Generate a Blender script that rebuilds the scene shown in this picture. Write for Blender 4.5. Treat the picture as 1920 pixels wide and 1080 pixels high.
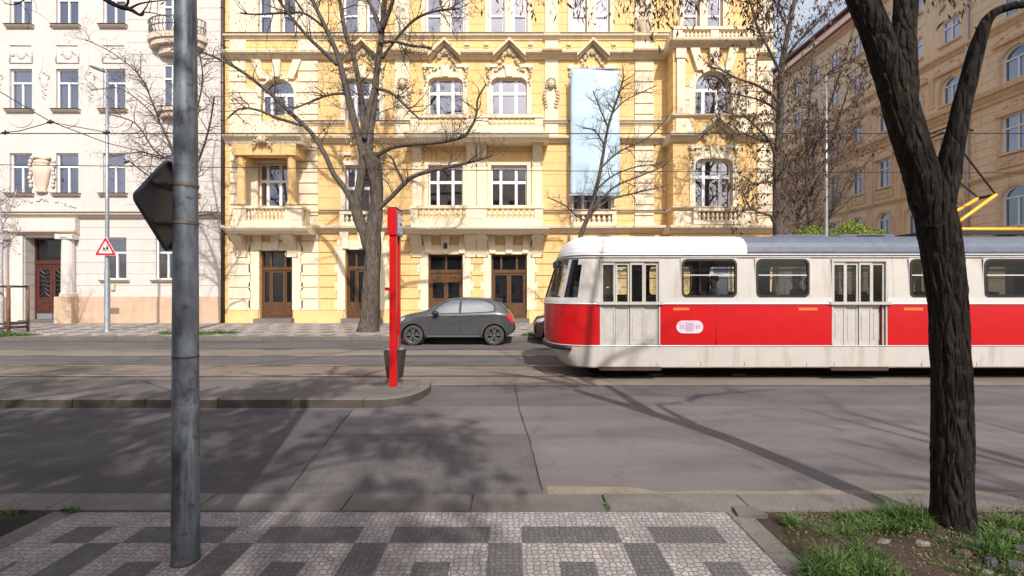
import bpy, bmesh, math, random
from mathutils import Vector, Matrix, noise as mnoise
from mathutils.bvhtree import BVHTree
for o in list(bpy.data.objects): bpy.data.objects.remove(o)
scene = bpy.context.scene
C = scene.collection
R = math.radians
# ------------------------------------------------------------------ camera, sky, sun, exposure
F = 1920 * 16 / 36.0                      # focal length in photo pixels
CAMZ, HOR = 1.95, 545.0
cam_d = bpy.data.cameras.new('camera'); cam = bpy.data.objects.new('camera', cam_d); C.objects.link(cam)
cam.location = (0, 0, CAMZ); cam.rotation_euler = (R(90), 0, 0)
cam_d.lens = 16; cam_d.sensor_width = 36; cam_d.shift_y = (HOR - 540) / 1920.0
cam_d.clip_start = 0.05; cam_d.clip_end = 2000
scene.camera = cam
scene.render.resolution_x = 1024; scene.render.resolution_y = 576
SUN_EL = R(42)
sun_dir = Vector((0.25, -0.97, 0)).normalized() * math.cos(SUN_EL) + Vector((0, 0, math.sin(SUN_EL)))
world = bpy.data.worlds.new('World'); scene.world = world; world.use_nodes = True
wn = world.node_tree; wn.nodes.clear()
sky = wn.nodes.new('ShaderNodeTexSky'); sky.sky_type = 'NISHITA'; sky.sun_disc = False
sky.sun_elevation = SUN_EL; sky.sun_rotation = math.atan2(sun_dir.x, sun_dir.y)
sky.air_density = 1.1; sky.dust_density = 4.0; sky.ozone_density = 1.0
bg = wn.nodes.new('ShaderNodeBackground'); bg.inputs[1].default_value = 0.15
wo = wn.nodes.new('ShaderNodeOutputWorld')
# drifting fair-weather clouds over the clear sky
wtc = wn.nodes.new('ShaderNodeTexCoord'); wmp = wn.nodes.new('ShaderNodeMapping'); wmp.inputs['Scale'].default_value = (1, 1, 2.2)
wnz = wn.nodes.new('ShaderNodeTexNoise'); wnz.inputs['Scale'].default_value = 2.6; wnz.inputs['Detail'].default_value = 9; wnz.inputs['Roughness'].default_value = .58
wrp = wn.nodes.new('ShaderNodeValToRGB'); wrp.color_ramp.elements[0].position = .44; wrp.color_ramp.elements[1].position = .68; wrp.color_ramp.elements[1].color = (.85,.85,.85,1)
wmx = wn.nodes.new('ShaderNodeMix'); wmx.data_type = 'RGBA'; wmx.inputs[7].default_value = (7.0, 7.1, 7.6, 1)
wn.links.new(wtc.outputs['Generated'], wmp.inputs[0]); wn.links.new(wmp.outputs[0], wnz.inputs['Vector']); wn.links.new(wnz.outputs[0], wrp.inputs[0])
wn.links.new(wrp.outputs[0], wmx.inputs[0]); wn.links.new(sky.outputs[0], wmx.inputs[6]); wn.links.new(wmx.outputs[2], bg.inputs[0]); wn.links.new(bg.outputs[0], wo.inputs[0])
sl = bpy.data.lights.new('sun', 'SUN'); sl.energy = 4.3; sl.angle = R(0.9); sl.color = (1.0, 0.95, 0.88)
so = bpy.data.objects.new('sun', sl); C.objects.link(so)
so.rotation_euler = sun_dir.to_track_quat('Z', 'Y').to_euler()
scene.view_settings.view_transform = 'Standard'; scene.view_settings.look = 'None'
scene.view_settings.exposure = 0.12; scene.view_settings.gamma = 1

# ------------------------------------------------------------------ helpers
def P(px, py, Y):
    return Vector(((px - 960) * Y / F, Y, CAMZ + (HOR - py) * Y / F))

class MB:
    def __init__(s): s.v = []; s.f = []; s.m = []; s.cm = 0; s.marks = []
    def mark(s): s.marks.append((len(s.v), len(s.f)))       # the next piece becomes an object of its own
    def quad(s, *p):
        n = len(s.v); s.v += [tuple(q) for q in p]; s.f.append(tuple(range(n, n + len(p)))); s.m.append(s.cm)
    def box(s, x0, x1, y0, y1, z0, z1):
        if x1 < x0: x0, x1 = x1, x0
        if y1 < y0: y0, y1 = y1, y0
        if z1 < z0: z0, z1 = z1, z0
        n = len(s.v)
        s.v += [(x0,y0,z0),(x1,y0,z0),(x1,y1,z0),(x0,y1,z0),(x0,y0,z1),(x1,y0,z1),(x1,y1,z1),(x0,y1,z1)]
        for f in ((0,3,2,1),(4,5,6,7),(0,1,5,4),(1,2,6,5),(2,3,7,6),(3,0,4,7)):
            s.f.append(tuple(n + i for i in f)); s.m.append(s.cm)
    def bbox(s, x0, x1, y0, y1, z0, z1, b=0.01):
        # box with bevelled long edges
        pts = [(x0+b,z0),(x1-b,z0),(x1,z0+b),(x1,z1-b),(x1-b,z1),(x0+b,z1),(x0,z1-b),(x0,z0+b)]
        s.prism(pts, y0, y1)
    def prism(s, pts, y0, y1):           # polygon in x,z extruded in y ; y0 front
        n = len(s.v); k = len(pts)
        s.v += [(x, y0, z) for x, z in pts] + [(x, y1, z) for x, z in pts]
        s.f.append(tuple(range(n, n + k))); s.m.append(s.cm)
        s.f.append(tuple(range(n + 2*k - 1, n + k - 1, -1))); s.m.append(s.cm)
        for i in range(k):
            j = (i + 1) % k
            s.f.append((n + i, n + k + i, n + k + j, n + j)); s.m.append(s.cm)
    def prismx(s, pts, x0, x1):          # polygon in y,z extruded in x
        n = len(s.v); k = len(pts)
        s.v += [(x0, y, z) for y, z in pts] + [(x1, y, z) for y, z in pts]
        s.f.append(tuple(range(n, n + k))); s.m.append(s.cm)
        s.f.append(tuple(range(n + 2*k - 1, n + k - 1, -1))); s.m.append(s.cm)
        for i in range(k):
            j = (i + 1) % k
            s.f.append((n + i, n + k + i, n + k + j, n + j)); s.m.append(s.cm)
    def prismz(s, pts, z0, z1):
        n = len(s.v); k = len(pts)
        s.v += [(x, y, z0) for x, y in pts] + [(x, y, z1) for x, y in pts]
        s.f.append(tuple(range(n + k - 1, n - 1, -1))); s.m.append(s.cm)
        s.f.append(tuple(range(n + k, n + 2*k))); s.m.append(s.cm)
        for i in range(k):
            j = (i + 1) % k
            s.f.append((n + i, n + j, n + k + j, n + k + i)); s.m.append(s.cm)
    def tube(s, pts, rad, k=8, cap=True, disp=None):
        pts = [Vector(p) for p in pts]; n0 = len(s.v); N = len(pts)
        if N < 2: return
        t = (pts[1] - pts[0]).normalized()
        a = Vector((0, 0, 1)) if abs(t.z) < .9 else Vector((1, 0, 0))
        u = t.cross(a).normalized()
        L = 0
        for i, p in enumerate(pts):
            if i < N - 1: tn = (pts[i+1] - p)
            else: tn = (p - pts[i-1])
            if 0 < i < N - 1: tn = (pts[i+1] - p).normalized() + (p - pts[i-1]).normalized()
            tn = tn.normalized() if tn.length > 1e-9 else t
            u = (u - tn * u.dot(tn)); u = u.normalized() if u.length > 1e-9 else tn.orthogonal().normalized()
            w = tn.cross(u); r = rad[i] if hasattr(rad, '__len__') else rad
            if i: L += (p - pts[i-1]).length
            for j in range(k):
                an = 2 * math.pi * j / k
                rr = r * (1 + disp(an, L, r)) if disp else r
                q = p + (u * math.cos(an) + w * math.sin(an)) * rr
                s.v.append((q.x, q.y, q.z))
        for i in range(N - 1):
            for j in range(k):
                a0 = n0 + i*k + j; b0 = n0 + i*k + (j+1) % k
                s.f.append((a0, b0, b0 + k, a0 + k)); s.m.append(s.cm)
        if cap:
            s.f.append(tuple(n0 + j for j in range(k-1, -1, -1))); s.m.append(s.cm)
            s.f.append(tuple(n0 + (N-1)*k + j for j in range(k))); s.m.append(s.cm)
    def lathe(s, prof, cx, cy, cz, k=12, sx=1, sy=1):    # prof list of (r,z)
        n0 = len(s.v)
        for r, z in prof:
            for j in range(k):
                an = 2*math.pi*j/k
                s.v.append((cx + r*math.cos(an)*sx, cy + r*math.sin(an)*sy, cz + z))
        for i in range(len(prof) - 1):
            for j in range(k):
                a0 = n0 + i*k + j; b0 = n0 + i*k + (j+1) % k
                s.f.append((a0, b0, b0 + k, a0 + k)); s.m.append(s.cm)
        s.f.append(tuple(n0 + j for j in range(k-1, -1, -1))); s.m.append(s.cm)
        s.f.append(tuple(n0 + (len(prof)-1)*k + j for j in range(k))); s.m.append(s.cm)
    def blob(s, c, r, k=8, rings=5, rot=0.0):
        rx, ry, rz = r if hasattr(r, '__len__') else (r, r, r)
        n0 = len(s.v); cr, sr = math.cos(rot), math.sin(rot)
        def put(x, y, z):
            s.v.append((c[0] + x*cr + z*sr, c[1] + y, c[2] - x*sr + z*cr))
        put(0, 0, -rz)
        for i in range(1, rings):
            th = math.pi * i / rings
            for j in range(k):
                an = 2*math.pi*j/k
                put(rx*math.sin(th)*math.cos(an), ry*math.sin(th)*math.sin(an), -rz*math.cos(th))
        put(0, 0, rz); e = len(s.v) - 1
        for j in range(k):
            s.f.append((n0, n0+1+(j+1) % k, n0+1+j)); s.m.append(s.cm)
            b = n0 + 1 + (rings-2)*k
            s.f.append((b+j, b+(j+1) % k, e)); s.m.append(s.cm)
        for i in range(rings-2):
            for j in range(k):
                a0 = n0+1+i*k+j; b0 = n0+1+i*k+(j+1) % k
                s.f.append((a0, b0, b0+k, a0+k)); s.m.append(s.cm)
    def cyl_y(s, cx, cz, r, y0, y1, k=24, r2=None):     # cylinder along y
        pts = [(cx + r*math.cos(2*math.pi*j/k), cz + r*math.sin(2*math.pi*j/k)) for j in range(k)]
        s.prism(pts, y0, y1)
    def build(s, name, mats, parent=None, smooth=False, loc=None):
        if s.marks:
            mk_ = s.marks + [(len(s.v), len(s.f))]; out = None
            for (v0, f0), (v1, f1) in zip(mk_[:-1], mk_[1:]):
                if f1 == f0: continue
                q = MB(); q.v = s.v[v0:v1]; q.f = [tuple(i-v0 for i in f) for f in s.f[f0:f1]]; q.m = s.m[f0:f1]
                out = q.build(name, mats, parent, smooth, loc)
            return out
        me = bpy.data.meshes.new(name)
        me.from_pydata(s.v, [], s.f)
        if not isinstance(mats, (list, tuple)): mats = [mats]
        for m in mats: me.materials.append(m)
        if len(mats) > 1: me.polygons.foreach_set('material_index', s.m)
        if smooth: me.polygons.foreach_set('use_smooth', [True]*len(me.polygons))
        me.validate(); me.update()
        o = bpy.data.objects.new(name, me); C.objects.link(o)
        if parent: o.parent = parent
        if loc: o.location = loc
        return o

def recalc(o):
    bm = bmesh.new(); bm.from_mesh(o.data); bmesh.ops.recalc_face_normals(bm, faces=bm.faces); bm.to_mesh(o.data); bm.free()

def tag(o, label=None, cat=None, group=None, kind=None):
    if label: o['label'] = label
    if cat: o['category'] = cat
    if group: o['group'] = group
    if kind: o['kind'] = kind
    return o
def thing(name, label, cat, loc=(0,0,0), rz=0, group=None):
    o = bpy.data.objects.new(name, None); C.objects.link(o); o.empty_display_size = .3
    o.location = loc; o.rotation_euler = (0, 0, rz)
    return tag(o, label, cat, group)

# ------------------------------------------------------------------ materials
def mk(name):
    m = bpy.data.materials.new(name); m.use_nodes = True
    nt = m.node_tree; b = nt.nodes['Principled BSDF']
    return m, nt, b
def nd(nt, t, **kw):
    n = nt.nodes.new(t)
    for k, v in kw.items():
        if k.startswith('i_'):
            key = k[2:]; key = int(key) if key.isdigit() else key
            n.inputs[key].default_value = v
        else: setattr(n, k, v)
    return n
def mixc(nt, fac, a, b, blend='MIX'):
    n = nt.nodes.new('ShaderNodeMix'); n.data_type = 'RGBA'; n.blend_type = blend
    for idx, val in ((0, fac), (6, a), (7, b)):
        if isinstance(val, bpy.types.NodeSocket): nt.links.new(val, n.inputs[idx])
        elif isinstance(val, (int, float)): n.inputs[idx].default_value = val
        else: n.inputs[idx].default_value = (*val[:3], 1)
    return n.outputs[2]
def ramp(nt, src, stops):
    r = nt.nodes.new('ShaderNodeValToRGB'); e = r.color_ramp.elements
    while len(e) < len(stops): e.new(.5)
    for i, (p, c) in enumerate(stops):
        e[i].position = p; e[i].color = (c, c, c, 1) if isinstance(c, (int, float)) else (*c, 1)
    nt.links.new(src, r.inputs[0]); return r.outputs[0]
def coords(nt, scale=(1,1,1), kind='Object'):
    tc = nt.nodes.new('ShaderNodeTexCoord'); mp = nt.nodes.new('ShaderNodeMapping')
    mp.inputs['Scale'].default_value = scale
    nt.links.new(tc.outputs[kind], mp.inputs[0]); return mp.outputs[0]
def nz(nt, co, scale, detail=6, rough=.55, dist=0):
    n = nd(nt, 'ShaderNodeTexNoise'); n.inputs['Scale'].default_value = scale
    n.inputs['Detail'].default_value = detail; n.inputs['Roughness'].default_value = rough
    n.inputs['Distortion'].default_value = dist
    nt.links.new(co, n.inputs['Vector']); return n.outputs[0]
def bump(nt, b, h, strength=.4, dist=.01, prev=None):
    bn = nd(nt, 'ShaderNodeBump'); bn.inputs['Strength'].default_value = strength; bn.inputs['Distance'].default_value = dist
    nt.links.new(h, bn.inputs['Height'])
    if prev: nt.links.new(prev, bn.inputs['Normal'])
    nt.links.new(bn.outputs[0], b.inputs['Normal']); return bn.outputs[0]
def V3(*c): return c
def plain(name, c, rough=.5, metal=0, var=.12, scale=6, bmp=0.0, bs=60, spec=.5, coat=0):
    m, nt, b = mk(name)
    co = coords(nt); n = nz(nt, co, scale)
    f = ramp(nt, n, [(.3, 0.0), (.7, 1.0)])
    col = mixc(nt, f, [x*(1-var) for x in c], [min(1, x*(1+var)) for x in c])
    nt.links.new(col, b.inputs['Base Color'])
    b.inputs['Roughness'].default_value = rough; b.inputs['Metallic'].default_value = metal
    b.inputs['Specular IOR Level'].default_value = spec
    if coat: b.inputs['Coat Weight'].default_value = coat
    if bmp: bump(nt, b, nz(nt, co, bs), bmp, .005)
    return m
def plaster(name, c, dirt=(.35,.28,.2), var=.1, course=0, cw=0.03, dirtiness=.35, z0=0.0, bmp=.35, rough=.85):
    m, nt, b = mk(name)
    co = coords(nt)
    big = nz(nt, co, .55, 6, .6); mid = nz(nt, co, 3.1, 8, .65); fine = nz(nt, co, 38, 5, .6)
    c0 = mixc(nt, ramp(nt, mid, [(.3, 0.0), (.7, 1.0)]), [x*(1-var) for x in c], [min(1, x*(1+var*.6)) for x in c])
    # vertical streaks of grime
    st = nz(nt, coords(nt, (3.0, 3.0, .25)), 1.7, 7, .65)
    mask = ramp(nt, st, [(.52, 0.0), (.78, 1.0)])
    m2 = nd(nt, 'ShaderNodeMath', operation='MULTIPLY'); nt.links.new(mask, m2.inputs[0]); m2.inputs[1].default_value = dirtiness
    col = mixc(nt, m2.outputs[0], c0, dirt)
    col = mixc(nt, ramp(nt, big, [(.35, 0.0), (.75, .28)]), col, [x*.78 for x in c])
    h = fine
    if course:
        sx = nd(nt, 'ShaderNodeSeparateXYZ'); nt.links.new(co, sx.inputs[0])
        a = nd(nt, 'ShaderNodeMath', operation='SUBTRACT'); nt.links.new(sx.outputs[2], a.inputs[0]); a.inputs[1].default_value = z0
        d = nd(nt, 'ShaderNodeMath', operation='DIVIDE'); nt.links.new(a.outputs[0], d.inputs[0]); d.inputs[1].default_value = course
        fr = nd(nt, 'ShaderNodeMath', operation='FRACT'); nt.links.new(d.outputs[0], fr.inputs[0])
        rr = ramp(nt, fr.outputs[0], [(0, 0.0), (cw/course*.5, 0.0), (cw/course, 1.0), (1-cw/course*.35, 1.0)])
        gr = nd(nt, 'ShaderNodeMath', operation='MULTIPLY_ADD'); nt.links.new(rr, gr.inputs[0]); gr.inputs[1].default_value = 8.0
        nt.links.new(fine, gr.inputs[2]); h = gr.outputs[0]
        col = mixc(nt, rr, [x*.5 for x in c], col)
    nt.links.new(col, b.inputs['Base Color']); b.inputs['Roughness'].default_value = rough
    b.inputs['Specular IOR Level'].default_value = .25
    bump(nt, b, h, bmp, .006 if not course else .006)
    return m
def glass(name, tint=(.55,.6,.72), refl=.3, body=(.015,.017,.02), clear=.55, rough=.02):
    # architectural glazing: mirror-like share + see-through share + dark tint
    m, nt, b = mk(name); out = nt.nodes['Material Output']
    b.inputs['Base Color'].default_value = (*body, 1); b.inputs['Roughness'].default_value = .15
    tr = nd(nt, 'ShaderNodeBsdfTransparent'); tr.inputs[0].default_value = (.85, .9, .92, 1)
    gl = nd(nt, 'ShaderNodeBsdfGlossy'); gl.inputs[0].default_value = (*tint, 1); gl.inputs['Roughness'].default_value = rough
    co = coords(nt); bn = nd(nt, 'ShaderNodeBump'); bn.inputs['Strength'].default_value = .05; bn.inputs['Distance'].default_value = .02
    nt.links.new(nz(nt, co, 1.1, 2), bn.inputs['Height']); nt.links.new(bn.outputs[0], gl.inputs['Normal'])
    m1 = nd(nt, 'ShaderNodeMixShader'); m1.inputs[0].default_value = clear
    nt.links.new(b.outputs[0], m1.inputs[1]); nt.links.new(tr.outputs[0], m1.inputs[2])
    fr = nd(nt, 'ShaderNodeFresnel'); fr.inputs[0].default_value = 1.5
    ad = nd(nt, 'ShaderNodeMath', operation='ADD'); ad.use_clamp = True; nt.links.new(fr.outputs[0], ad.inputs[0]); ad.inputs[1].default_value = refl
    m2 = nd(nt, 'ShaderNodeMixShader'); nt.links.new(ad.outputs[0], m2.inputs[0])
    nt.links.new(m1.outputs[0], m2.inputs[1]); nt.links.new(gl.outputs[0], m2.inputs[2])
    nt.links.new(m2.outputs[0], out.inputs[0])
    return m
def bark(name, c1, c2, zs=.25, scale=14, strength=.9, dist=.03):
    m, nt, b = mk(name)
    co = coords(nt, (1, 1, zs))
    n1 = nz(nt, co, scale, 8, .65, 1.2)
    vo = nd(nt, 'ShaderNodeTexVoronoi', feature='DISTANCE_TO_EDGE'); vo.inputs['Scale'].default_value = scale*.8
    nt.links.new(co, vo.inputs['Vector'])
    n2 = nz(nt, coords(nt), 2.2, 5)
    col = mixc(nt, ramp(nt, n1, [(.32, 0.0), (.68, 1.0)]), c1, c2)
    col = mixc(nt, ramp(nt, n2, [(.52, 0.0), (.75, .4)]), col, (c2[0]*.8, c2[1]*1.0, c2[2]*.75))
    n3 = nz(nt, coords(nt), 26, 6, .7)
    col = mixc(nt, ramp(nt, n3, [(.58, 0.0), (.70, .55)]), col, (c2[0]*2.0, c2[1]*2.1, c2[2]*1.9))
    nt.links.new(col, b.inputs['Base Color']); b.inputs['Roughness'].default_value = .95; b.inputs['Specular IOR Level'].default_value = .15
    ad = nd(nt, 'ShaderNodeMath', operation='ADD'); nt.links.new(n1, ad.inputs[0]); nt.links.new(ramp(nt, vo.outputs[0], [(0, 0.0), (.25, 1.0)]), ad.inputs[1])
    bump(nt, b, ad.outputs[0], strength, dist)
    return m
def asphalt(name, c, var=.30, warm=(.17,.135,.11), streak=.5, crack=True):
    m, nt, b = mk(name)
    co = coords(nt)
    big = nz(nt, coords(nt, (.35, 1.6, 1)), .9, 6, .6, .6); mid = nz(nt, co, 2.3, 8, .7); grit = nz(nt, co, 95, 3, .7)
    vo = nd(nt, 'ShaderNodeTexVoronoi'); vo.inputs['Scale'].default_value = 130; nt.links.new(co, vo.inputs['Vector'])
    c0 = mixc(nt, ramp(nt, big, [(.32, 0.0), (.68, 1.0)]), [x*(1-var) for x in c], [x*(1+var) for x in c])
    c0 = mixc(nt, ramp(nt, mid, [(.45, 0.0), (.8, streak)]), c0, warm)
    c0 = mixc(nt, ramp(nt, grit, [(.35, .75), (.62, 0.0)]), c0, [x*.35 for x in c])
    c0 = mixc(nt, ramp(nt, vo.outputs[0], [(0, .5), (.22, 0.0)]), c0, (.40,.38,.36))
    st = nz(nt, coords(nt, (.8, .5, 1)), 1.6, 4, .5, 1.5)
    c0 = mixc(nt, ramp(nt, st, [(.56, 0.0), (.66, .38)]), c0, [x*.5 for x in c])
    nt.links.new(c0, b.inputs['Base Color'])
    b.inputs['Roughness'].default_value = .88; b.inputs['Specular IOR Level'].default_value = .25
    ad = nd(nt, 'ShaderNodeMath', operation='ADD'); nt.links.new(grit, ad.inputs[0]); nt.links.new(mid, ad.inputs[1])
    bump(nt, b, ad.outputs[0], .45, .006)
    return m
def setts(name, c1, c2, joint, scale=17, mott=.5):
    m, nt, b = mk(name)
    co0 = coords(nt); 
    # slightly warped grid of hand laid stones
    wob = nd(nt, 'ShaderNodeTexNoise'); wob.inputs['Scale'].default_value = 2.0; nt.links.new(co0, wob.inputs['Vector'])
    mx = nd(nt, 'ShaderNodeVectorMath', operation='MULTIPLY_ADD'); nt.links.new(wob.outputs[1], mx.inputs[0]); mx.inputs[1].default_value = (.05, .05, 0); nt.links.new(co0, mx.inputs[2])
    outs = []
    for feat in ('F1', 'DISTANCE_TO_EDGE'):
        vo = nd(nt, 'ShaderNodeTexVoronoi', feature=feat, voronoi_dimensions='2D'); vo.inputs['Scale'].default_value = scale
        vo.inputs['Randomness'].default_value = .55; nt.links.new(mx.outputs[0], vo.inputs['Vector']); outs.append(vo)
    cc = nd(nt, 'ShaderNodeSeparateColor'); nt.links.new(outs[0].outputs['Color'], cc.inputs[0])
    col = mixc(nt, cc.outputs[0], c1, c2)
    col = mixc(nt, ramp(nt, nz(nt, co0, 3.0, 7, .65), [(.35, 0.0), (.7, mott)]), col, [x*.62 for x in c1])
    col = mixc(nt, ramp(nt, nz(nt, co0, 120, 3, .6), [(.3, .3), (.6, 0.0)]), col, [x*.55 for x in c1])
    col = mixc(nt, ramp(nt, nz(nt, co0, .9, 8, .7, .8), [(.42, 0.0), (.70, .55)]), col, (.13,.115,.11))
    col = mixc(nt, ramp(nt, nz(nt, co0, 9, 5, .7), [(.60, 0.0), (.72, .5)]), col, (.085,.075,.07))
    e = ramp(nt, outs[1].outputs[0], [(.0, 0.0), (.03, .2), (.15, 1.0)])
    col = mixc(nt, e, joint, col)
    nt.links.new(col, b.inputs['Base Color']); b.inputs['Roughness'].default_value = .8; b.inputs['Specular IOR Level'].default_value = .3
    hh = nd(nt, 'ShaderNodeMath', operation='MULTIPLY_ADD'); nt.links.new(nz(nt, co0, 60, 4), hh.inputs[0]); hh.inputs[1].default_value = .35; nt.links.new(e, hh.inputs[2])
    bump(nt, b, hh.outputs[0], .7, .008)
    return m

Mt = {}
Mt['yellow'] = plaster('yellow_plaster', (.76,.515,.235), dirt=(.42,.25,.1), course=.62, cw=.03, z0=.1, dirtiness=.3)
Mt['yellow_s'] = plaster('yellow_render', (.76,.52,.24), dirt=(.45,.27,.1), dirtiness=.3)
Mt['cream'] = plaster('cream_stucco', (.76,.66,.50), dirt=(.42,.33,.2), dirtiness=.35)
Mt['cream_b'] = plaster('cream_trim', (.68,.57,.41), dirt=(.35,.27,.18), dirtiness=.5, bmp=.5)
Mt['relief'] = plaster('relief_stucco', (.58,.48,.33), dirt=(.20,.14,.09), dirtiness=.7, var=.25, bmp=.6)
Mt['pink'] = plaster('pinkish_plaster', (.60,.56,.535), dirt=(.5,.42,.36), dirtiness=.3, course=0)
Mt['pink_c'] = plaster('pinkish_coursed', (.60,.56,.53), dirt=(.5,.42,.36), dirtiness=.3, course=.62, cw=.028, z0=.35)
Mt['pink_t'] = plaster('pinkish_trim', (.62,.52,.43), dirt=(.32,.26,.2), dirtiness=.5)
Mt['ochre'] = plaster('ochre_plinth', (.55,.40,.29), dirt=(.36,.24,.16), dirtiness=.6)
Mt['tan'] = plaster('tan_plaster', (.86,.68,.47), dirt=(.3,.2,.12), dirtiness=.45)
Mt['tan_c'] = plaster('tan_coursed', (.85,.66,.46), dirt=(.3,.2,.12), dirtiness=.45, course=.5, cw=.035)
Mt['tan_t'] = plaster('tan_trim', (.74,.54,.36), dirt=(.2,.14,.09), dirtiness=.6, var=.18)
Mt['white'] = plain('white_frame_paint', (.80,.80,.82), .4, var=.05)
Mt['brown'] = plain('brown_door_wood', (.10,.045,.018), .45, var=.35, scale=9, bmp=.2)
Mt['dbrown'] = plain('dark_door_wood', (.075,.022,.016), .4, var=.3, scale=9, bmp=.2)
Mt['glass'] = glass('window_glass', (.66,.68,.80), refl=.34, clear=.5)
Mt['shopglass'] = glass('door_glass', (.4,.42,.45), refl=.08, clear=.45)
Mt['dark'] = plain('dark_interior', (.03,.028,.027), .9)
Mt['curtain'] = plain('curtain_cloth', (.42,.45,.50), .9, var=.15)
Mt['metal'] = plain('grey_galvanised', (.30,.34,.38), .45, .55, var=.12)
Mt['downpipe'] = plain('brown_downpipe', (.075,.045,.038), .45, .3)
Mt['tin'] = plain('tin_flashing', (.16,.13,.115), .5, .4, var=.25)
Mt['roofred'] = plain('rusty_red_roof', (.22,.09,.06), .6, var=.2)
Mt['mansard'] = plain('pink_mansard', (.42,.27,.22), .7, var=.15)
Mt['road'] = asphalt('old_asphalt', (.172,.155,.154), warm=(.20,.17,.155))
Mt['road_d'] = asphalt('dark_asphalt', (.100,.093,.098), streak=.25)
Mt['road_m'] = asphalt('mid_asphalt', (.132,.121,.123), warm=(.175,.15,.14), streak=.45)
Mt['concrete'] = asphalt('track_concrete', (.235,.195,.170), warm=(.28,.2,.14), streak=.5)
Mt['kerbst'] = asphalt('kerb_granite', (.19,.172,.160), streak=.3)
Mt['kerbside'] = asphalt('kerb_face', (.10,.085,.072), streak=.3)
Mt['platform'] = asphalt('platform_asphalt', (.155,.138,.130), streak=.4)
Mt['joint'] = plain('crack_tar', (.028,.024,.022), .9)
Mt['sand'] = asphalt('sandy_dust', (.28,.235,.175), warm=(.2,.17,.13), streak=.6)
Mt['rail'] = plain('rail_steel', (.42,.40,.39), .24, .9)
Mt['sett_w'] = setts('pale_setts', (.33,.297,.292), (.52,.475,.47), (.15,.13,.125), 21, .8)
Mt['sett_g'] = setts('grey_setts', (.105,.102,.103), (.165,.16,.16), (.085,.078,.076), 24, .6)
Mt['sett_f'] = setts('far_setts', (.30,.26,.24), (.55,.50,.47), (.16,.14,.13), 5.5, .4)
Mt['soil_shade'] = asphalt('shaded_soil', (.030,.026,.023), var=.5, warm=(.06,.05,.04), streak=.6)  # left bed soil: the shade over it is put into a darker colour
Mt['soil'] = asphalt('brown_soil', (.062,.042,.030), var=.5, warm=(.10,.07,.045), streak=.8)
Mt['bark1'] = bark('dark_bark', (.008,.0065,.0058), (.040,.032,.027), .22, 22, 1.0, .03)
Mt['bark2'] = bark('grey_bark', (.045,.036,.03), (.17,.14,.12), .15, 16, .9, .03)
Mt['bark3'] = bark('brown_bark', (.05,.039,.034), (.15,.12,.105), .2, 16, .8, .02)
Mt['twig_pale'] = plain('pale_twig_bark', (.13,.10,.085), .9, var=.3)
Mt['twig'] = plain('twig_bark', (.05,.037,.03), .9, var=.3)
Mt['pod'] = plain('seed_pod', (.085,.045,.028), .75, var=.45, scale=3)
Mt['red'] = plain('red_paint', (.47,.004,.007), .35, var=.06, coat=.3)
Mt['black'] = plain('black_rubber', (.015,.015,.016), .6)
# ------------------------------------------------------------------ ground
def sheet(name, mat, pts, z, zs=None):
    b = MB(); b.quad(*[(x, y, z if zs is None else zs[i]) for i, (x, y) in enumerate(pts)]); o = b.build(name, mat)
    return tag(o, kind='structure')
def rect(x0, x1, y0, y1): return [(x0,y0),(x1,y0),(x1,y1),(x0,y1)]
sheet('ground', Mt['road'], rect(-400, 400, -150, 700), -0.006)
b = MB()
b.quad((-90,4.32,0),(90,4.32,0),(90,7.7,0),(-90,7.7,0)); b.build('road', Mt['road'])['kind'] = 'structure'
b = MB()
b.quad((-90,7.7,0),(90,7.7,0),(90,17.9,0),(-90,17.9,0)); b.build('road', Mt['road_m'])['kind'] = 'structure'
# darker repairs in the near lane
def lin(a, b_, t): return (a[0]+(b_[0]-a[0])*t, a[1]+(b_[1]-a[1])*t)
JA0, JA1 = (-2.18, 4.43), (-2.6, 7.40)
JB = [(0.30, 4.43), (0.26, 5.2), (0.21, 6.2), (0.12, 7.4), (0.06, 9.4)]
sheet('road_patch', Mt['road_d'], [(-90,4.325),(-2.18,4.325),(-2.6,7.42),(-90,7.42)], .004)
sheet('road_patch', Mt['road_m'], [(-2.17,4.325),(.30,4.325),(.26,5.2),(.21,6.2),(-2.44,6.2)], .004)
dust = [(.34,4.325)] + [(x/10, 4.325) for x in range(40, 141, 20)]
for k in range(90, -1, -1):
    x = .34+13.6*k/90; dust.append((x, 4.325 + (.185 if x < 1.25 else .10) + .07*mnoise.noise(Vector((x*1.1, 3.0, 0))) + .03*mnoise.noise(Vector((x*6, 1.0, 0)))))
sheet('dust_strip', Mt['sand'], dust, .006)
sheet('track_slab', Mt['concrete'], rect(-90,90,9.3,10.27), .003)
sheet('track_slab', Mt['concrete'], rect(-90,90,10.49,11.71), .003)
sheet('track_slab', Mt['road_m'], rect(-90,90,11.93,13.47), .003)
sheet('track_slab', Mt['concrete'], rect(-90,90,13.69,14.91), .003)
b = MB()
for y in (10.38, 11.82, 13.58, 15.02):
    b.box(-90, 90, y-.035, y+.035, -.05, .010)
o = b.build('rails', Mt['rail']); tag(o, kind='structure')
b = MB()
for y in (10.38, 11.82, 13.58, 15.02):
    b.quad((-90,y-.11,.002),(90,y-.11,.002),(90,y+.11,.002),(-90,y+.11,.002))
o = b.build('rail_groove', Mt['joint']); tag(o, kind='structure')
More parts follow.
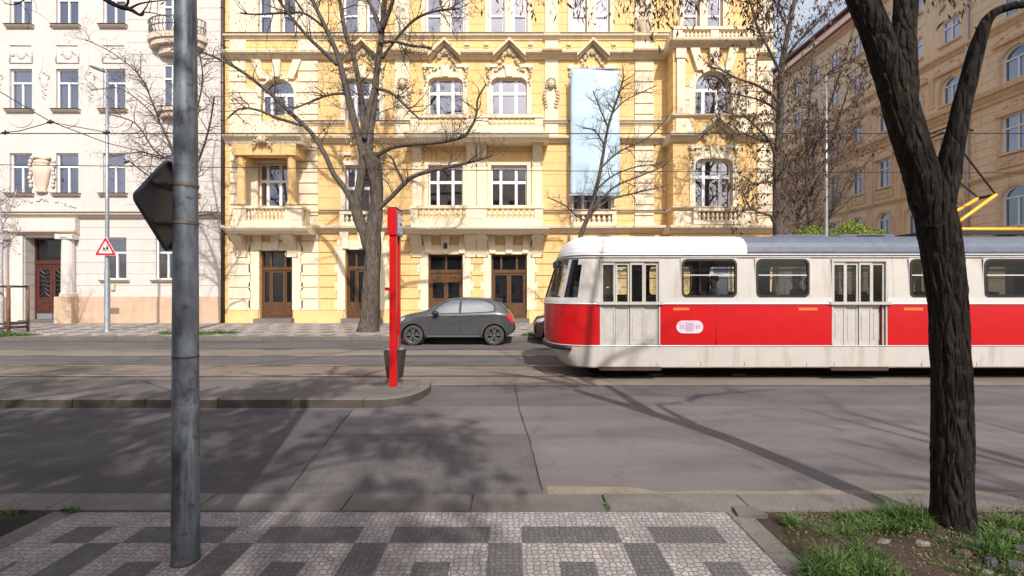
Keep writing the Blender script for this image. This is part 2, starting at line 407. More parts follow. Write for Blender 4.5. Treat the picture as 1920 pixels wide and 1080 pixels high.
# joints and cracks
rc = random.Random(4)
def crack(pts, w, z=.009, mat='joint', wob=.007):
    b = MB(); P2 = []
    for i in range(len(pts)-1):
        n = max(2, int((Vector(pts[i+1])-Vector(pts[i])).length/.18))
        for k in range(n): P2.append(lin(pts[i], pts[i+1], k/n))
    P2.append(pts[-1]); L = []; Rr = []
    for i, p in enumerate(P2):
        q = Vector(P2[min(i+1, len(P2)-1)]) - Vector(P2[max(i-1, 0)]); nrm = Vector((-q.y, q.x)).normalized()
        o_ = rc.uniform(-wob, wob); ww = w*rc.uniform(.6, 1.3)/2
        L.append((p[0]+nrm.x*(ww+o_), p[1]+nrm.y*(ww+o_))); Rr.append((p[0]+nrm.x*(o_-ww), p[1]+nrm.y*(o_-ww)))
    for i in range(len(P2)-1):
        b.quad((*Rr[i], z), (*Rr[i+1], z), (*L[i+1], z), (*L[i], z))
    return b
cb = MB()
for pts, w in (([JA0, JA1], .014), (JB, .015), ([(-9,10.2),(-6,13.0),(-5,15)], .03), ([(-3.5,10.2),(-2.6,13)], .03),
               ([(-12,15.3),(-3,15.5),(8,15.3)], .04), ([(-20,17.2),(12,17.1)], .05),
               ([(-90,8.95+.36),(90,9.31)], .03), ([(.8,10.6),(.4,12.2),(-.5,15)], .03)):
    c = crack(pts, w); n = len(cb.v); cb.v += c.v; cb.f += [tuple(i+n for i in f) for f in c.f]; cb.m += c.m
o = cb.build('road_cracks', Mt['joint']); tag(o, kind='structure')
# near kerb strip
b = MB(); kx = [-12,-9.1,-8.0,-6.9,-5.6,-4.12,-2.8,-1.51,-.37,.85,2.12,3.4,4.7,6,9,12]
for a, c in zip(kx[:-1], kx[1:]):
    b.bbox(a+.006, c-.006, 3.995, 4.32, -.1, .022+rc.uniform(-.004,.004), .008)
for v in range(len(b.v)): pass
o = b.build('kerb', Mt['kerbst']); tag(o, kind='structure')
# near pavement : the mosaic pattern, cell by cell
b = MB(); U = .257; V0 = 3.985; H = .244; xl, xr = -3.82, 1.87
xs = sorted(set([round(-.18 + U*i, 4) for i in range(-16, 10)] + [xl, xr, -3.56, 1.66]))
xs = [x for x in xs if xl <= x <= xr]
for r in range(0, 24):
    y1 = V0 - H*r; y0 = y1 - H
    for a, c in zip(xs[:-1], xs[1:]):
        i = math.floor(((a+c)/2 + .18)/U) % 4; rr = r % 8
        dark = (rr == 1 and i != 0) or (rr in (2, 3, 4) and i == 0) or (rr in (3,) and i == 2) or (rr == 5 and i != 0)
        if rr == 5: dark = i != 0
        if (a+c)/2 < -3.56 or (a+c)/2 > 1.66: dark = False
        b.cm = 1 if dark else 0
        b.quad((a,y0,.012),(c,y0,.012),(c,y1,.012),(a,y1,.012))
o = b.build('pavement', [Mt['sett_w'], Mt['sett_g']]); tag(o, kind='structure')
b = MB()
for x0, x1 in ((-4.02,-3.825),(1.875,2.07)):
    y = 3.99
    while y > -3:
        b.bbox(x0, x1, y-.62, y-.008, -.1, .016+rc.uniform(-.003,.004), .006); y -= .63
o = b.build('pavement_edging', Mt['kerbst']); tag(o, kind='structure')
sheet('pavement', Mt['sett_w'], rect(-60, 60, -30, -3.02), .008)
# soil beds with a little relief
def bed(x0, x1, y0, y1, seed, mat='soil'):
    b = MB(); nx, ny = int((x1-x0)/.06), int((y1-y0)/.06)
    for j in range(ny+1):
        for i in range(nx+1):
            x = x0+(x1-x0)*i/nx; y = y0+(y1-y0)*j/ny
            e = min(1, min(x-x0, x1-x, y-y0, y1-y)/.25)
            h = .012 + e*(.05 + .05*mnoise.noise(Vector((x*1.3, y*1.3, seed))) + .025*mnoise.noise(Vector((x*7, y*7, seed))))
            b.v.append((x, y, h))
    for j in range(ny):
        for i in range(nx):
            a = j*(nx+1)+i; b.f.append((a, a+1, a+nx+2, a+nx+1)); b.m.append(0)
    o = b.build('soil', Mt[mat], smooth=True); tag(o, kind='structure'); return o
bed(2.075, 6.6, .2, 3.985, 1); bed(-8.5, -4.025, .5, 3.985, 2, 'soil_shade')
# island platform
def arcpts(): return [(-2.45,7.56),(-2.15,7.58),(-1.92,7.68),(-1.74,7.88),(-1.62,8.2),(-1.56,8.6),(-1.60,9.0),(-1.72,9.25)]
ar = arcpts()
outer = [(-60,7.56)] + ar + [(-60,9.25)]
b = MB()
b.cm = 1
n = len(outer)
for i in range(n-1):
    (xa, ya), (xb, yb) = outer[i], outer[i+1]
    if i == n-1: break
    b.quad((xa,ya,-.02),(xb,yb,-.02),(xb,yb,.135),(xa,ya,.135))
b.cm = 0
inner = [(-60,7.74)] + [(-2.42,7.74),(-2.2,7.76),(-2.04,7.83),(-1.9,7.98),(-1.80,8.25),(-1.75,8.6),(-1.78,8.95),(-1.86,9.15)] + [(-60,9.15)]
mid = []
for (xa,ya),(xb,yb) in zip(outer, inner): 
    l = max(1e-6, math.hypot(xb-xa, yb-ya)); mid.append((xa+(xb-xa)*.018/l*1, ya+(yb-ya)*.018/l))
for i in range(n-1):
    b.quad((*outer[i],.135),(*outer[i+1],.135),(*mid[i+1],.15),(*mid[i],.15))
    b.quad((*mid[i],.15),(*mid[i+1],.15),(*inner[i+1],.15),(*inner[i],.15))
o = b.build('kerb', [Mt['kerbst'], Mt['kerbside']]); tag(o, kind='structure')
b = MB(); b.quad(*[(x, y, .147) for x, y in inner]); o = b.build('tram_platform', Mt['platform']); tag(o, kind='structure')
sheet('platform_patch', Mt['kerbst'], [(-3.0,8.0),(-1.95,8.0),(-1.80,8.35),(-1.80,9.0),(-2.75,9.0)], .150)
cb = MB()
for x in [-2.47 - 1.05*1*k*1.15 for k in range(0, 40)]:
    cb.box(x-.006, x+.006, 7.552, 7.74, .0, .1525)
c = crack([(-7.4,9.1),(-5.6,7.8)], .03, .151); n_ = len(cb.v); cb.v += c.v; cb.f += [tuple(i+n_ for i in f) for f in c.f]; cb.m += c.m
o = cb.build('kerb_joints', Mt['joint']); tag(o, kind='structure')
# far pavement and kerb
b = MB(); kx = -62.0
while kx < 14:
    b.bbox(kx+.005, kx+1.15, 17.9, 18.2, -.05, .135, .015); kx += 1.16
o = b.build('kerb', Mt['kerbst']); tag(o, kind='structure')
b = MB(); b.quad((-62,18.2,.13),(14.2,18.2,.13),(14.2,24.45,.232),(-62,24.45,.232))
o = b.build('pavement', Mt['sett_f']); tag(o, kind='structure')
b = MB(); b.cm = 0
ry = random.Random(8)
for i in range(-62, 14):
    for j in range(5):
        # darker and paler lozenges of the far mosaic
        x = i + .5*(j % 2); y = 18.55 + j*1.15; z = .134 + (y-18.2)*.0163
        b.quad((x+.1,y,z),(x+.55,y-.35*.9,z-.0057),(x+1.0-.1,y,z),(x+.55,y+.33,z+.0057))
o = b.build('pavement_pattern', setts('far_dark_setts', (.16,.145,.14), (.24,.22,.21), (.10,.09,.08), 8)); tag(o, kind='structure')
b = MB(); b.quad((27.0,17,.13),(28.7,17,.13),(28.7,90,.13),(27.0,90,.13)); b.quad((27,17,-.05),(27,17,.13),(27,90,.13),(27,90,-.05))
o = b.build('pavement', Mt['sett_f']); tag(o, kind='structure')

# ------------------------------------------------------------------ facade toolkit (local frame: x along, -y outwards, z up)
def arch_top(x0, x1, zs, za, n=14):
    c = (x0+x1)/2; w = (x1-x0)/2
    return [(c - w*math.cos(math.pi*i/n), zs + (za-zs)*math.sin(math.pi*i/n)) for i in range(n+1)]
def cham_top(x0, x1, z1, c):
    return [(x0, z1-c), (x0+c*.25, z1-c*.45), (x0+c, z1), (x1-c, z1), (x1-c*.25, z1-c*.45), (x1, z1-c)]
def wall(b, x0, x1, z0, z1, holes, y=0.0, rev=.28):
    """holes: dicts x0,x1,z0,z1, top (optional list of points)"""
    X = sorted(set([x0, x1] + [h['x0'] for h in holes] + [h['x1'] for h in holes])); X = [x for x in X if x0 <= x <= x1]
    Z = sorted(set([z0, z1] + [h['z0'] for h in holes] + [h['z1'] for h in holes])); Z = [z for z in Z if z0 <= z <= z1]
    for i in range(len(X)-1):
        for j in range(len(Z)-1):
            cx = (X[i]+X[i+1])/2; cz = (Z[j]+Z[j+1])/2
            if any(h['x0'] < cx < h['x1'] and h['z0'] < cz < h['z1'] for h in holes): continue
            b.quad((X[i],y,Z[j]),(X[i+1],y,Z[j]),(X[i+1],y,Z[j+1]),(X[i],y,Z[j+1]))
    for h in holes:
        a, c, lo, hi = h['x0'], h['x1'], h['z0'], h['z1']; r = h.get('rev', rev)
        t = h.get('top') or [(a, hi), (c, hi)]
        b.quad((a,y,lo),(a,y+r,lo),(a,y+r,t[0][1]),(a,y,t[0][1]))
        b.quad((c,y,lo),(c,y,t[-1][1]),(c,y+r,t[-1][1]),(c,y+r,lo))
        b.quad((a,y,lo),(c,y,lo),(c,y+r,lo),(a,y+r,lo))
        for (xa,za),(xb,zb) in zip(t[:-1], t[1:]):
            b.quad((xa,y,za),(xa,y+r,za),(xb,y+r,zb),(xb,y,zb))
            if h.get('top'): b.quad((xa,y,za),(xb,y,zb),(xb,y,hi),(xa,y,hi))
def window(par, h, y=0.0, rev=.28, vm=(.5,), tr=.35, fw=.07, mw=.07, upper=True, curtain=0, mat=None, gmat=None, name='window', low=0.0):
    a, c, lo, hi = h['x0'], h['x1'], h['z0'], h['z1']; r = h.get('rev', rev)
    t = h.get('top') or [(a, hi), (c, hi)]
    yb = y + r - .02; out = [(a, lo), (c, lo)] + list(reversed(t))
    cx, cz = (a+c)/2, (lo+hi)/2; kx = ((c-a)-2*fw)/(c-a); kz = ((hi-lo)-2*fw)/(hi-lo)
    inn = [(cx+(x-cx)*kx, cz+(z-cz)*kz) for x, z in out]
    b = MB(); n = len(out)
    for i in range(n):
        j = (i+1) % n
        b.quad((out[i][0],yb-.07,out[i][1]),(out[j][0],yb-.07,out[j][1]),(inn[j][0],yb-.07,inn[j][1]),(inn[i][0],yb-.07,inn[i][1]))
        b.quad((inn[i][0],yb-.07,inn[i][1]),(inn[j][0],yb-.07,inn[j][1]),(inn[j][0],yb+.03,inn[j][1]),(inn[i][0],yb+.03,inn[i][1]))
    zt = t[0][1] if h.get('arch') else hi - (hi-lo)*tr if tr else hi
    if tr or h.get('arch'): b.box(a+fw*.9, c-fw*.9, yb-.085, yb+.02, zt-mw*.55, zt+mw*.55)
    for v in vm:
        x = a + (c-a)*v
        b.box(x-mw/2, x+mw/2, yb-.078, yb+.015, lo+fw*.9, (zt-mw*.5) if (not upper or h.get('arch')) else hi-fw*.9)
    # glazing bars of each sash
    es = [a+fw] + [a+(c-a)*v for v in vm] + [c-fw]
    if low:
        b.box(a+fw, c-fw, yb-.06, yb+.01, lo+low-.02, lo+low+.02)
    o = b.build(name, mat or Mt['white'], par)
    g = MB(); g.quad(*[(x, yb-.015, z) for x, z in inn]); g.build('pane', gmat or Mt['glass'], o)
    if curtain:
        k = MB(); rr = random.Random(int(a*97+lo*31)); 
        def drape(xa, xb):
            m = max(4, int((xb-xa)/.05)); pr = None
            for i in range(m+1):
                x = xa+(xb-xa)*i/m; yy = yb+.10+.025*math.sin(i*1.9)
                if pr: k.quad((pr[0],pr[1],lo+.04),(x,yy,lo+.04),(x,yy,hi-.05),(pr[0],pr[1],hi-.05))
                pr = (x, yy)
        w = (c-a)
        if curtain == 1: drape(a+w*.05, a+w*rr.uniform(.2,.35)); drape(c-w*rr.uniform(.28,.42), c-w*.05)
        elif curtain == 2: drape(a+w*.08, c-w*.08)
        elif curtain == 3: drape(c-w*.4, c-w*.05)
        k.build('curtain', Mt['curtain'], o)
    return o
def cornice(b, x0, x1, z0, z1, d, y=0.0, ends=True):
    """moulded horizontal band projecting d at its top"""
    h = z1-z0
    prof = [(y+.01, z0), (y-d*.25, z0), (y-d*.3, z0+h*.2), (y-d*.55, z0+h*.38), (y-d*.62, z0+h*.55), (y-d*.95, z0+h*.62), (y-d, z0+h*.9), (y-d*.98, z1), (y+.01, z1+.02)]
    b.prismx(prof, x0, x1)
def ring(b, t, w, y, d):
    """raised moulding following the point list t (x,z), width w outwards (up/side)"""
    cx = sum(p[0] for p in t)/len(t); cz = min(p[1] for p in t) - .2
    o = []
    for x, z in t:
        v = Vector((x-cx, z-cz)); v.normalize(); o.append((x+v.x*w, z+v.y*w))
    for i in range(len(t)-1):
        b.quad((t[i][0],y-d,t[i][1]),(t[i+1][0],y-d,t[i+1][1]),(o[i+1][0],y-d,o[i+1][1]),(o[i][0],y-d,o[i][1]))
        b.quad((o[i][0],y-d,o[i][1]),(o[i+1][0],y-d,o[i+1][1]),(o[i+1][0],y+.01,o[i+1][1]),(o[i][0],y+.01,o[i][1]))
        b.quad((t[i+1][0],y-d,t[i+1][1]),(t[i][0],y-d,t[i][1]),(t[i][0],y+.01,t[i][1]),(t[i+1][0],y+.01,t[i+1][1]))
    return o
def courses(b, x0, x1, z0, z1, h, y=0.0, d=.045, gap=.035, alt=0.0):
    z = z0; k = 0
    while z < z1-.05:
        e = alt if k % 2 else 0
        t = min(z+h, z1)
        b.bbox(x0-e, x1+e, y-d, y+.01, z+gap/2, t-gap/2, .018); z += h; k += 1
BAL = None
def baluster_mesh(hgt, r):
    b = MB(); p = [(.9,0),(.9,.10),(.55,.12),(.5,.2),(.85,.33),(1,.45),(.8,.6),(.45,.78),(.42,.86),(.85,.89),(.85,1.0)]
    b.lathe([(r*a, hgt*z) for a, z in p], 0, 0, 0, 8)
    me = bpy.data.meshes.new('baluster'); me.from_pydata(b.v, [], b.f); me.materials.append(Mt['cream'])
    me.polygons.foreach_set('use_smooth', [True]*len(me.polygons)); return me
_bm = {}
def balusters(par, x0, x1, y, z0, z1, n):
    key = (round(z1-z0, 2), n)
    w = (x1-x0)/n
    if key not in _bm: _bm[key] = baluster_mesh(z1-z0, w*.40)
    for i in range(n):
        o = bpy.data.objects.new('baluster', _bm[key]); C.objects.link(o); o.parent = par
        o.location = (x0+w*(i+.5), y, z0)
def bracket(b, xc, w, z0, z1, d, y=0.0):
    """S-scroll console: outer face curve from z1 (full depth) to z0 (wall)"""
    H = z1-z0; pts = [(y+.01, z1), (y-d, z1), (y-d, z1-H*.10)]
    for i in range(1, 13):
        t = i/12
        pts.append((y - d*(.93*(1-t)**1.5 + .10) - .06*d*math.sin(t*math.pi*2), z1 - H*(.10 + .86*t)))
    pts += [(y-d*.14, z0), (y+.01, z0)]
    b.prismx(pts, xc-w/2, xc+w/2)
    # volutes
    for zz, rr in ((z1-H*.22, d*.22), (z0+H*.10, d*.13)):
        for sx in (-1, 1):
            n0 = len(b.v)
            yy = y-d*.72 if zz > z0+H*.5 else y-d*.16
            for x in (xc+sx*w/2, xc+sx*(w/2+.03)):
                for j in range(10):
                    an = 2*math.pi*j/10; b.v.append((x, yy+rr*math.cos(an), zz+rr*math.sin(an)))
            for j in range(10):
                k = (j+1) % 10; b.f.append((n0+j, n0+k, n0+10+k, n0+10+j)); b.m.append(b.cm)
            b.f.append(tuple(range(n0+10, n0+20))); b.m.append(b.cm)
def foliage_relief(b, xc, zc, w, h, y, seed, n=26, depth=.10):
    r = random.Random(seed)
    for i in range(n):
        t = r.random(); s = 1 if i % 2 else -1
        x = s*t*w/2; z = -h*.5*t**1.4 + h*.35*(1-t) + r.uniform(-.12,.12)*h
        rr = r.uniform(.5, 1.2)*min(w, h)*.085*(1.2-.4*t)
        b.blob((xc+x, y-depth*.35, zc+z), (rr*1.5, depth*r.uniform(.5,.9), rr), 7, 4, r.uniform(-1,1)*1.2)
def head_relief(b, xc, zc, r, y, depth=.14):
    b.blob((xc, y-depth*.5, zc), (r*.62, depth*.8, r*.85), 10, 7)
    b.blob((xc, y-depth*1.1, zc-r*.08), (r*.12, depth*.35, r*.2), 6, 5)
    for sx in (-1, 1):
        for k in range(4): b.blob((xc+sx*r*(.62+.08*k), y-depth*.3, zc+r*(.7-.42*k)), (r*.26, depth*.6, r*.26), 7, 5)
    for k in range(5): b.blob((xc+(k-2)*r*.28, y-depth*.35, zc+r*(.98-.05*abs(k-2))), (r*.2, depth*.6, r*.24), 7, 5)
def pediment(par, xc, w, zb, zp, th, d, y=0.0, seed=1, halfw_flat=0.0, arch=False):
    """gabled cornice piece: raking mouldings rising from zb to the peak zp"""
    b = MB()
    if arch:
        t = [(xc+math.cos(math.pi*(1-i/12))*w/2, zb+(zp-zb)*math.sin(math.pi*i/12)) for i in range(13)]
    else: t = [(xc-w/2, zb), (xc, zp), (xc+w/2, zb)]
    for (dd, k0, k1) in ((d, .45, 1.0), (d*.6, 0.0, .46)):
        for i in range(len(t)-1):
            (xa, za), (xb, zb_) = t[i], t[i+1]
            q = [(xa, za-th*(1-k0)), (xb, zb_-th*(1-k0)), (xb, zb_-th*(1-k1)), (xa, za-th*(1-k1))]
            b.prism(q, y-dd, y+.01)
    o = b.build('pediment', Mt['cream_b'], par)
    r = MB(); foliage_relief(r, xc, zb+.02, w*.78, (zp-zb)*1.5, y, seed, 34, .13)
    head_relief(r, xc, zb+(zp-zb)*.30, (zp-zb)*.30, y)
    r.build('relief', Mt['relief'], o, smooth=True)
    return o
# ------------------------------------------------------------------ the yellow house
Y0 = 24.4
def S(d=0.0): return F/(Y0-d)
def X(px, d=0.0): return (px-960)/S(d)
def Z(py, d=0.0): return CAMZ + (HOR-py)/S(d)
def HL(x0, x1, y0, y1, d=0.0, **k):
    h = dict(x0=X(x0,d), x1=X(x1,d), z0=Z(y1,d), z1=Z(y0,d)); h.update(k); return h
def arched(h, frac=.32):
    zs = h['z1']-(h['x1']-h['x0'])*frac*1.0
    h['top'] = arch_top(h['x0'], h['x1'], zs, h['z1']); h['arch'] = True; return h
def chamf(h, c=.28): h['top'] = cham_top(h['x0'], h['x1'], h['z1'], c); return h
yh = thing('yellow_apartment_house', 'yellow and cream stucco apartment house with balconies and carved window gables', 'building', (0, Y0, 0))
XL, XR, ZT = X(422), X(1448), 21.5
doors = [HL(487,549,470,597), HL(648,713,468,597), HL(803,868,477,597), HL(921,988,477,597), HL(1075,1145,477,597)]
f1 = [HL(484,540,306,388), HL(648,713,310,415), HL(803,868,310,387), HL(921,988,310,387), HL(1075,1145,310,393)]
f2 = [arched(HL(490,552,148,216), .45), HL(648,712,148,228), chamf(HL(803,868,146,214)), chamf(HL(921,988,146,214)), HL(1075,1145,148,228)]
f3 = []
for a in ((483,510),(527,554),(643,672),(687,713),(798,828),(843,872),(917,946),(961,989),(1072,1100),(1115,1143),(1281,1311),(1325,1355)):
    f3.append(HL(a[0], a[1], -24, 68))
b = MB(); wall(b, XL, XR, .1, ZT, doors+f1+f2+f3)
b.build('wall', Mt['yellow'], yh)
b = MB()                                             # body behind the facade
b.quad((XL,0,.0),(XL,0,ZT),(XL,14,ZT),(XL,14,0)); b.quad((XR,0,0),(XR,14,0),(XR,14,ZT),(XR,0,ZT)); b.quad((XL,14,0),(XL,14,ZT),(XR,14,ZT),(XR,14,0))
b.quad((XL,0,ZT),(XR,0,ZT),(XR,14,ZT),(XL,14,ZT))
b.build('side_wall', Mt['yellow_s'], yh)
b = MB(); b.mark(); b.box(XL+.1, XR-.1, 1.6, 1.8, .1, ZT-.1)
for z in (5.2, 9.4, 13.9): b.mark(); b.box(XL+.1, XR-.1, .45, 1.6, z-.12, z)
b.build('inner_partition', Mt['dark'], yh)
b = MB(); b.prismx([(-.5,ZT),(14,ZT),(7,ZT+3)], XL-.3, XR+.3); b.build('roof', Mt['roofred'], yh)
# windows
for i, h in enumerate(f1):
    window(yh, h, vm=(.27,.70), tr=.40, mw=.14, fw=.07, curtain=[3,1,0,0,2][i])
for i, h in enumerate(f2):
    window(yh, h, vm=(.27,.70), tr=.40, mw=.15, fw=.07, curtain=[0,1,0,0,2][i])
for i, h in enumerate(f3):
    window(yh, h, vm=(), tr=.55, mw=.10, fw=.10, curtain=(i % 3 == 0)*1)
# doors : glazed shop doors and the carved front door
def shopdoor(h, carved=False):
    a, c, lo, hi = h['x0'], h['x1'], h['z0'], h['z1']; y = .24; w = c-a
    b = MB(); fw = .09; zt = hi-(hi-lo)*.26
    b.box(a,a+fw,y-.06,y+.05,lo,hi); b.box(c-fw,c,y-.06,y+.05,lo,hi); b.box(a+fw,c-fw,y-.055,y+.05,hi-fw,hi)
    b.box(a+fw,c-fw,y-.08,y+.05,zt-.1,zt+.08)
    lv = (.28,.72) if not carved else (.5,)
    for v in lv: b.box(a+w*v-.05,a+w*v+.05,y-.055,y+.05,zt+.08,hi-fw)
    o = b.build('door', Mt['brown'], yh)
    es = [a+fw] + [a+w*v for v in ((.28,.72) if not carved and w < 1.9 else (.5,))] + [c-fw]
    for k in range(len(es)-1):
        x0, x1 = es[k]+.006, es[k+1]-.006
        q = MB(); st = .07 if x1-x0 < .5 else .11; zk = lo+(hi-lo)*.24
        q.box(x0,x0+st,y-.045,y+.03,lo+.02,zt-.11); q.box(x1-st,x1,y-.045,y+.03,lo+.02,zt-.11)
        q.box(x0+st,x1-st,y-.04,y+.03,lo+.02,zk); q.box(x0+st,x1-st,y-.04,y+.03,zt-.11-st,zt-.11)
        q.bbox(x0+st+.05,x1-st-.05,y-.062,y-.03,lo+.14,zk-.10,.02)
        if carved:
            zc = (zk+zt)/2
            q.box(x0+st,x1-st,y-.038,y+.03,zk,zk+.25); q.box(x0+st,x1-st,y-.038,y+.03,zt-.6,zt-.2)
            foliage_relief(q, (x0+x1)/2, zt-.38, (x1-x0)*.7, .34, y-.03, k+3, 18, .05)
            foliage_relief(q, (x0+x1)/2, zk+.12, (x1-x0)*.7, .2, y-.03, k+9, 10, .05)
        q.build('door_leaf', Mt['brown'], o)
    g = MB(); g.quad((a+fw,y+.01,lo+(hi-lo)*.2),(c-fw,y+.01,lo+(hi-lo)*.2),(c-fw,y+.01,hi-fw),(a+fw,y+.01,hi-fw)); g.build('pane', Mt['shopglass'], o)
    hm = MB(); xm = es[len(es)//2] + (.07 if len(es) % 2 else 0)
    hm.tube([(xm,y-.07,lo+1.05),(xm,y-.11,lo+1.07),(xm,y-.11,lo+1.45),(xm,y-.07,lo+1.47)], .014, 8); hm.build('handle', plain('brass',(.5,.36,.16),.3,.9), o)
    s = MB(); s.bbox(a-.12, c+.12, -.42, .2, .12, lo+.01, .02); s.build('doorstep', Mt['kerbst'], yh)
for i, h in enumerate(doors): shopdoor(h, i == 2)
# surrounds with notched blocks and three keystones
def door_surround(h):
    a, c, lo, hi = h['x0'], h['x1'], h['z0'], h['z1']; b = MB(); w = .42; d = .07
    b.bbox(a-w, a-.002, -d, .01, lo+.45, hi, .015); b.bbox(c+.002, c+w, -d, .01, lo+.45, hi, .015)
    b.bbox(a-w, c+w, -d-.01, .01, hi+.002, hi+.48, .015)
    z = lo+.55; k = 0
    while z < hi-.1:
        if k % 2 == 0:
            b.bbox(a-w-.14, a-w, -d+.01, .01, z, z+.42, .015); b.bbox(c+w, c+w+.14, -d+.01, .01, z, z+.42, .015)
        z += .48; k += 1
    xc = (a+c)/2
    for s in (-1, 0, 1):
        x = xc+s*.82; q = [(x-.16+s*.05, hi+.05), (x+.16+s*.05, hi+.05), (x+.24+s*.16, hi+.98), (x-.24+s*.16, hi+.98)]
        b.prism(q, -d-.10, -d+.0)
    b.build('door_surround', Mt['cream'], yh)
for h in doors: door_surround(h)
b = MB()
b.bbox(X(836)-.11, X(836)+.11, -.20, -.165, Z(467), Z(456), .03); b.build('number_plaque', Mt['downpipe'], yh)
# plinth
b = MB(); zp0, zp1 = .1, Z(582)
for a, c in ((430,485),(551,645),(716,800),(871,918),(991,1072),(1148,1448)):
    b.mark(); b.bbox(X(a), X(c), -.09, .01, zp0, zp1, .02)
b.build('plinth', Mt['yellow_s'], yh)
# rusticated ground floor
b = MB()
for a, c in ((430,470),(566,598)): b.mark(); courses(b, X(a), X(c), zp1, Z(437), .62, gap=.05, d=.06)
b2 = MB()
for a, c in ((600,632),(729,787),(884,905),(1004,1058),(1161,1190),(1226,1262)): b2.mark(); courses(b2, X(a), X(c), zp1, Z(440), .62, gap=.06, d=.055)
b.build('rustication', Mt['cream'], yh); b2.build('rustication', Mt['yellow_s'], yh)
# vertical quoin strips, cream
b = MB()
for a, c in ((432,462),(560,597),(1190,1225),(1419,1447)):
    for y0, y1 in ((425,268),(256,112),(98,76),(64,-60)):
        b.mark()
        if y0 == 98: b.bbox(X(a), X(c), -.06, .01, Z(y0), Z(y1), .02)
        else: courses(b, X(a), X(c), Z(y0), Z(y1), .58 if y0 > 64 else 3.4, gap=.07, d=.08)
b.build('quoins', Mt['cream'], yh)
b = MB()
for a, c in ((741,768),(1022,1046)):
    for y0, y1 in ((256,112),(98,76),(64,-60)): b.mark(); b.bbox(X(a), X(c), -.08, .01, Z(y0)+.005, Z(y1)-.005, .02)
b.build('pilaster', Mt['cream'], yh)
b = MB()
for a, c in ((462,484),(541,560)): b.mark(); b.bbox(X(a), X(c), -.03, .01, Z(424), Z(268), .02)
b.mark(); b.bbox(X(455), X(485), -.03, .01, Z(66), Z(-60), .02); b.mark(); b.bbox(X(556), X(570), -.03, .01, Z(66), Z(-60), .02)
for a, c in ((432,490),(553,597)): b.mark(); courses(b, X(a)+.01, X(c)-.01, Z(256), Z(165), .58, gap=.06, d=.05)
b.build('wall_panel', Mt['cream'], yh)
# bands and cornices
bands = ((66,76,.22),(100,113,.42),(229,236,.16),(258,269,.34),(396,401,.14),(424,437,.40))
for y0, y1, d in bands:
    b = MB()
    if y0 == 100:   # broken by the gables
        segs = [(422,655),(709,808),(862,928),(982,1083),(1137,1250)]
        segs.append((1417,1448))
    elif y0 in (66,): segs = [(422,1448)]
    elif y0 == 258: segs = [(560,660),(704,770),(1018,1250),(1417,1448)]
    elif y0 == 229: segs = [(560,648),(713,770),(1018,1250),(1417,1448)]
    elif y0 == 396: segs = [(560,770),(1018,1250),(1417,1448)]
    else: segs = [(422,430),(560,770),(1018,1250),(1417,1448)]
    for a, c in segs: b.mark(); cornice(b, X(a), X(c), Z(y1), Z(y0), d)
    b.build('cornice', Mt['cream_b'], yh)
# zinc flashing lines on the ledges
b = MB()
for y0, d, segs in ((66,.24,[(422,1448)]),(229,.18,[(560,648),(713,770),(1018,1250)]),(396,.16,[(600,770),(1018,1250)])):
    for a, c in segs: b.mark(); b.box(X(a), X(c), -d-.02, .0, Z(y0)+.004, Z(y0)+.035)
b.build('flashing', Mt['tin'], yh)
# cornice breaks over the pilasters
b = MB()
for a, c in ((735,775),(1016,1052),(1184,1246)): b.mark(); cornice(b, X(a), X(c), Z(110), Z(99), .58)
for a, c in ((738,771),(1019,1049),(1187,1229)): b.mark(); cornice(b, X(a), X(c), Z(77.5), Z(67.2), .3)
for a, c in ((1184,1231),): b.mark(); cornice(b, X(a), X(c), Z(271), Z(259), .45); b.mark(); cornice(b, X(a), X(c), Z(436.5), Z(424.6), .5)
b.build('cornice_break', Mt['cream_b'], yh)
# gables over second floor windows
for i, xc in enumerate((682, 835, 955, 1110)):
    pediment(yh, X(xc), X(xc+30)-X(xc-30), Z(107), Z(78), .26, .46, 0, 10+i)
pediment(yh, X(682), X(712)-X(652), Z(262), Z(243), .28, .36, 0, 31, arch=True)
# window surrounds
def surround(par, h, w=.24, d=.07, y=0.0, ears=True, seed=1, hood=True, mat=None, base=True):
    a, c, lo, hi = h['x0'], h['x1'], h['z0'], h['z1']; t = h.get('top') or [(a,hi),(c,hi)]; b = MB()
    b.bbox(a-w, a-.002, y-d, y+.01, lo, t[0][1], .02); b.bbox(c+.002, c+w, y-d, y+.01, lo, t[-1][1], .02)
    if h.get('top'): ring(b, t, w, y, d); 
    else: b.bbox(a-w, c+w, y-d-.006, y+.01, hi+.002, hi+w, .02)
    if hood:
        xc = (a+c)/2; z = hi+.02
        if h.get('top'): b.bbox(a+.05, c-.05, y-d*.9, y+.01, z, z+.55, .03)
        b.prism([(xc-.16,z),(xc+.16,z),(xc+.24,z+.62),(xc-.24,z+.62)], y-d-.09, y-d*.5)
        b.bbox(a-w-.05, a+.35, y-d-.06, y+.01, z+.5, z+.68, .03); b.bbox(c-.35, c+w+.05, y-d-.06, y+.01, z+.5, z+.68, .03)
    o = b.build('window_surround', mat or Mt['cream'], par)
    if hood:
        r = MB()
        for s, xx in ((-1, a-w*.6), (1, c+w*.6)):
            for k in range(6): r.blob((xx+s*.06*math.sin(k*1.3), y-d-.03, hi+.45-k*.17), (.09-.008*k, .06, .09), 7, 5)
        foliage_relief(r, (a+c)/2, hi+.5, (c-a)*.9, .5, y-d, seed, 22, .11)
        r.build('relief', Mt['relief'], o, smooth=True)
    return o
surround(yh, f2[0], hood=False, w=.3); 
b = MB()
for k in (-1,0,1): b.mark(); b.prism([(X(521)+k*.75-.17, Z(146)+.0-abs(k)*.12),(X(521)+k*.75+.17, Z(146)-abs(k)*.12),(X(521)+k*1.1+.22, Z(115)),(X(521)+k*1.1-.22, Z(115))], -.2, .0)
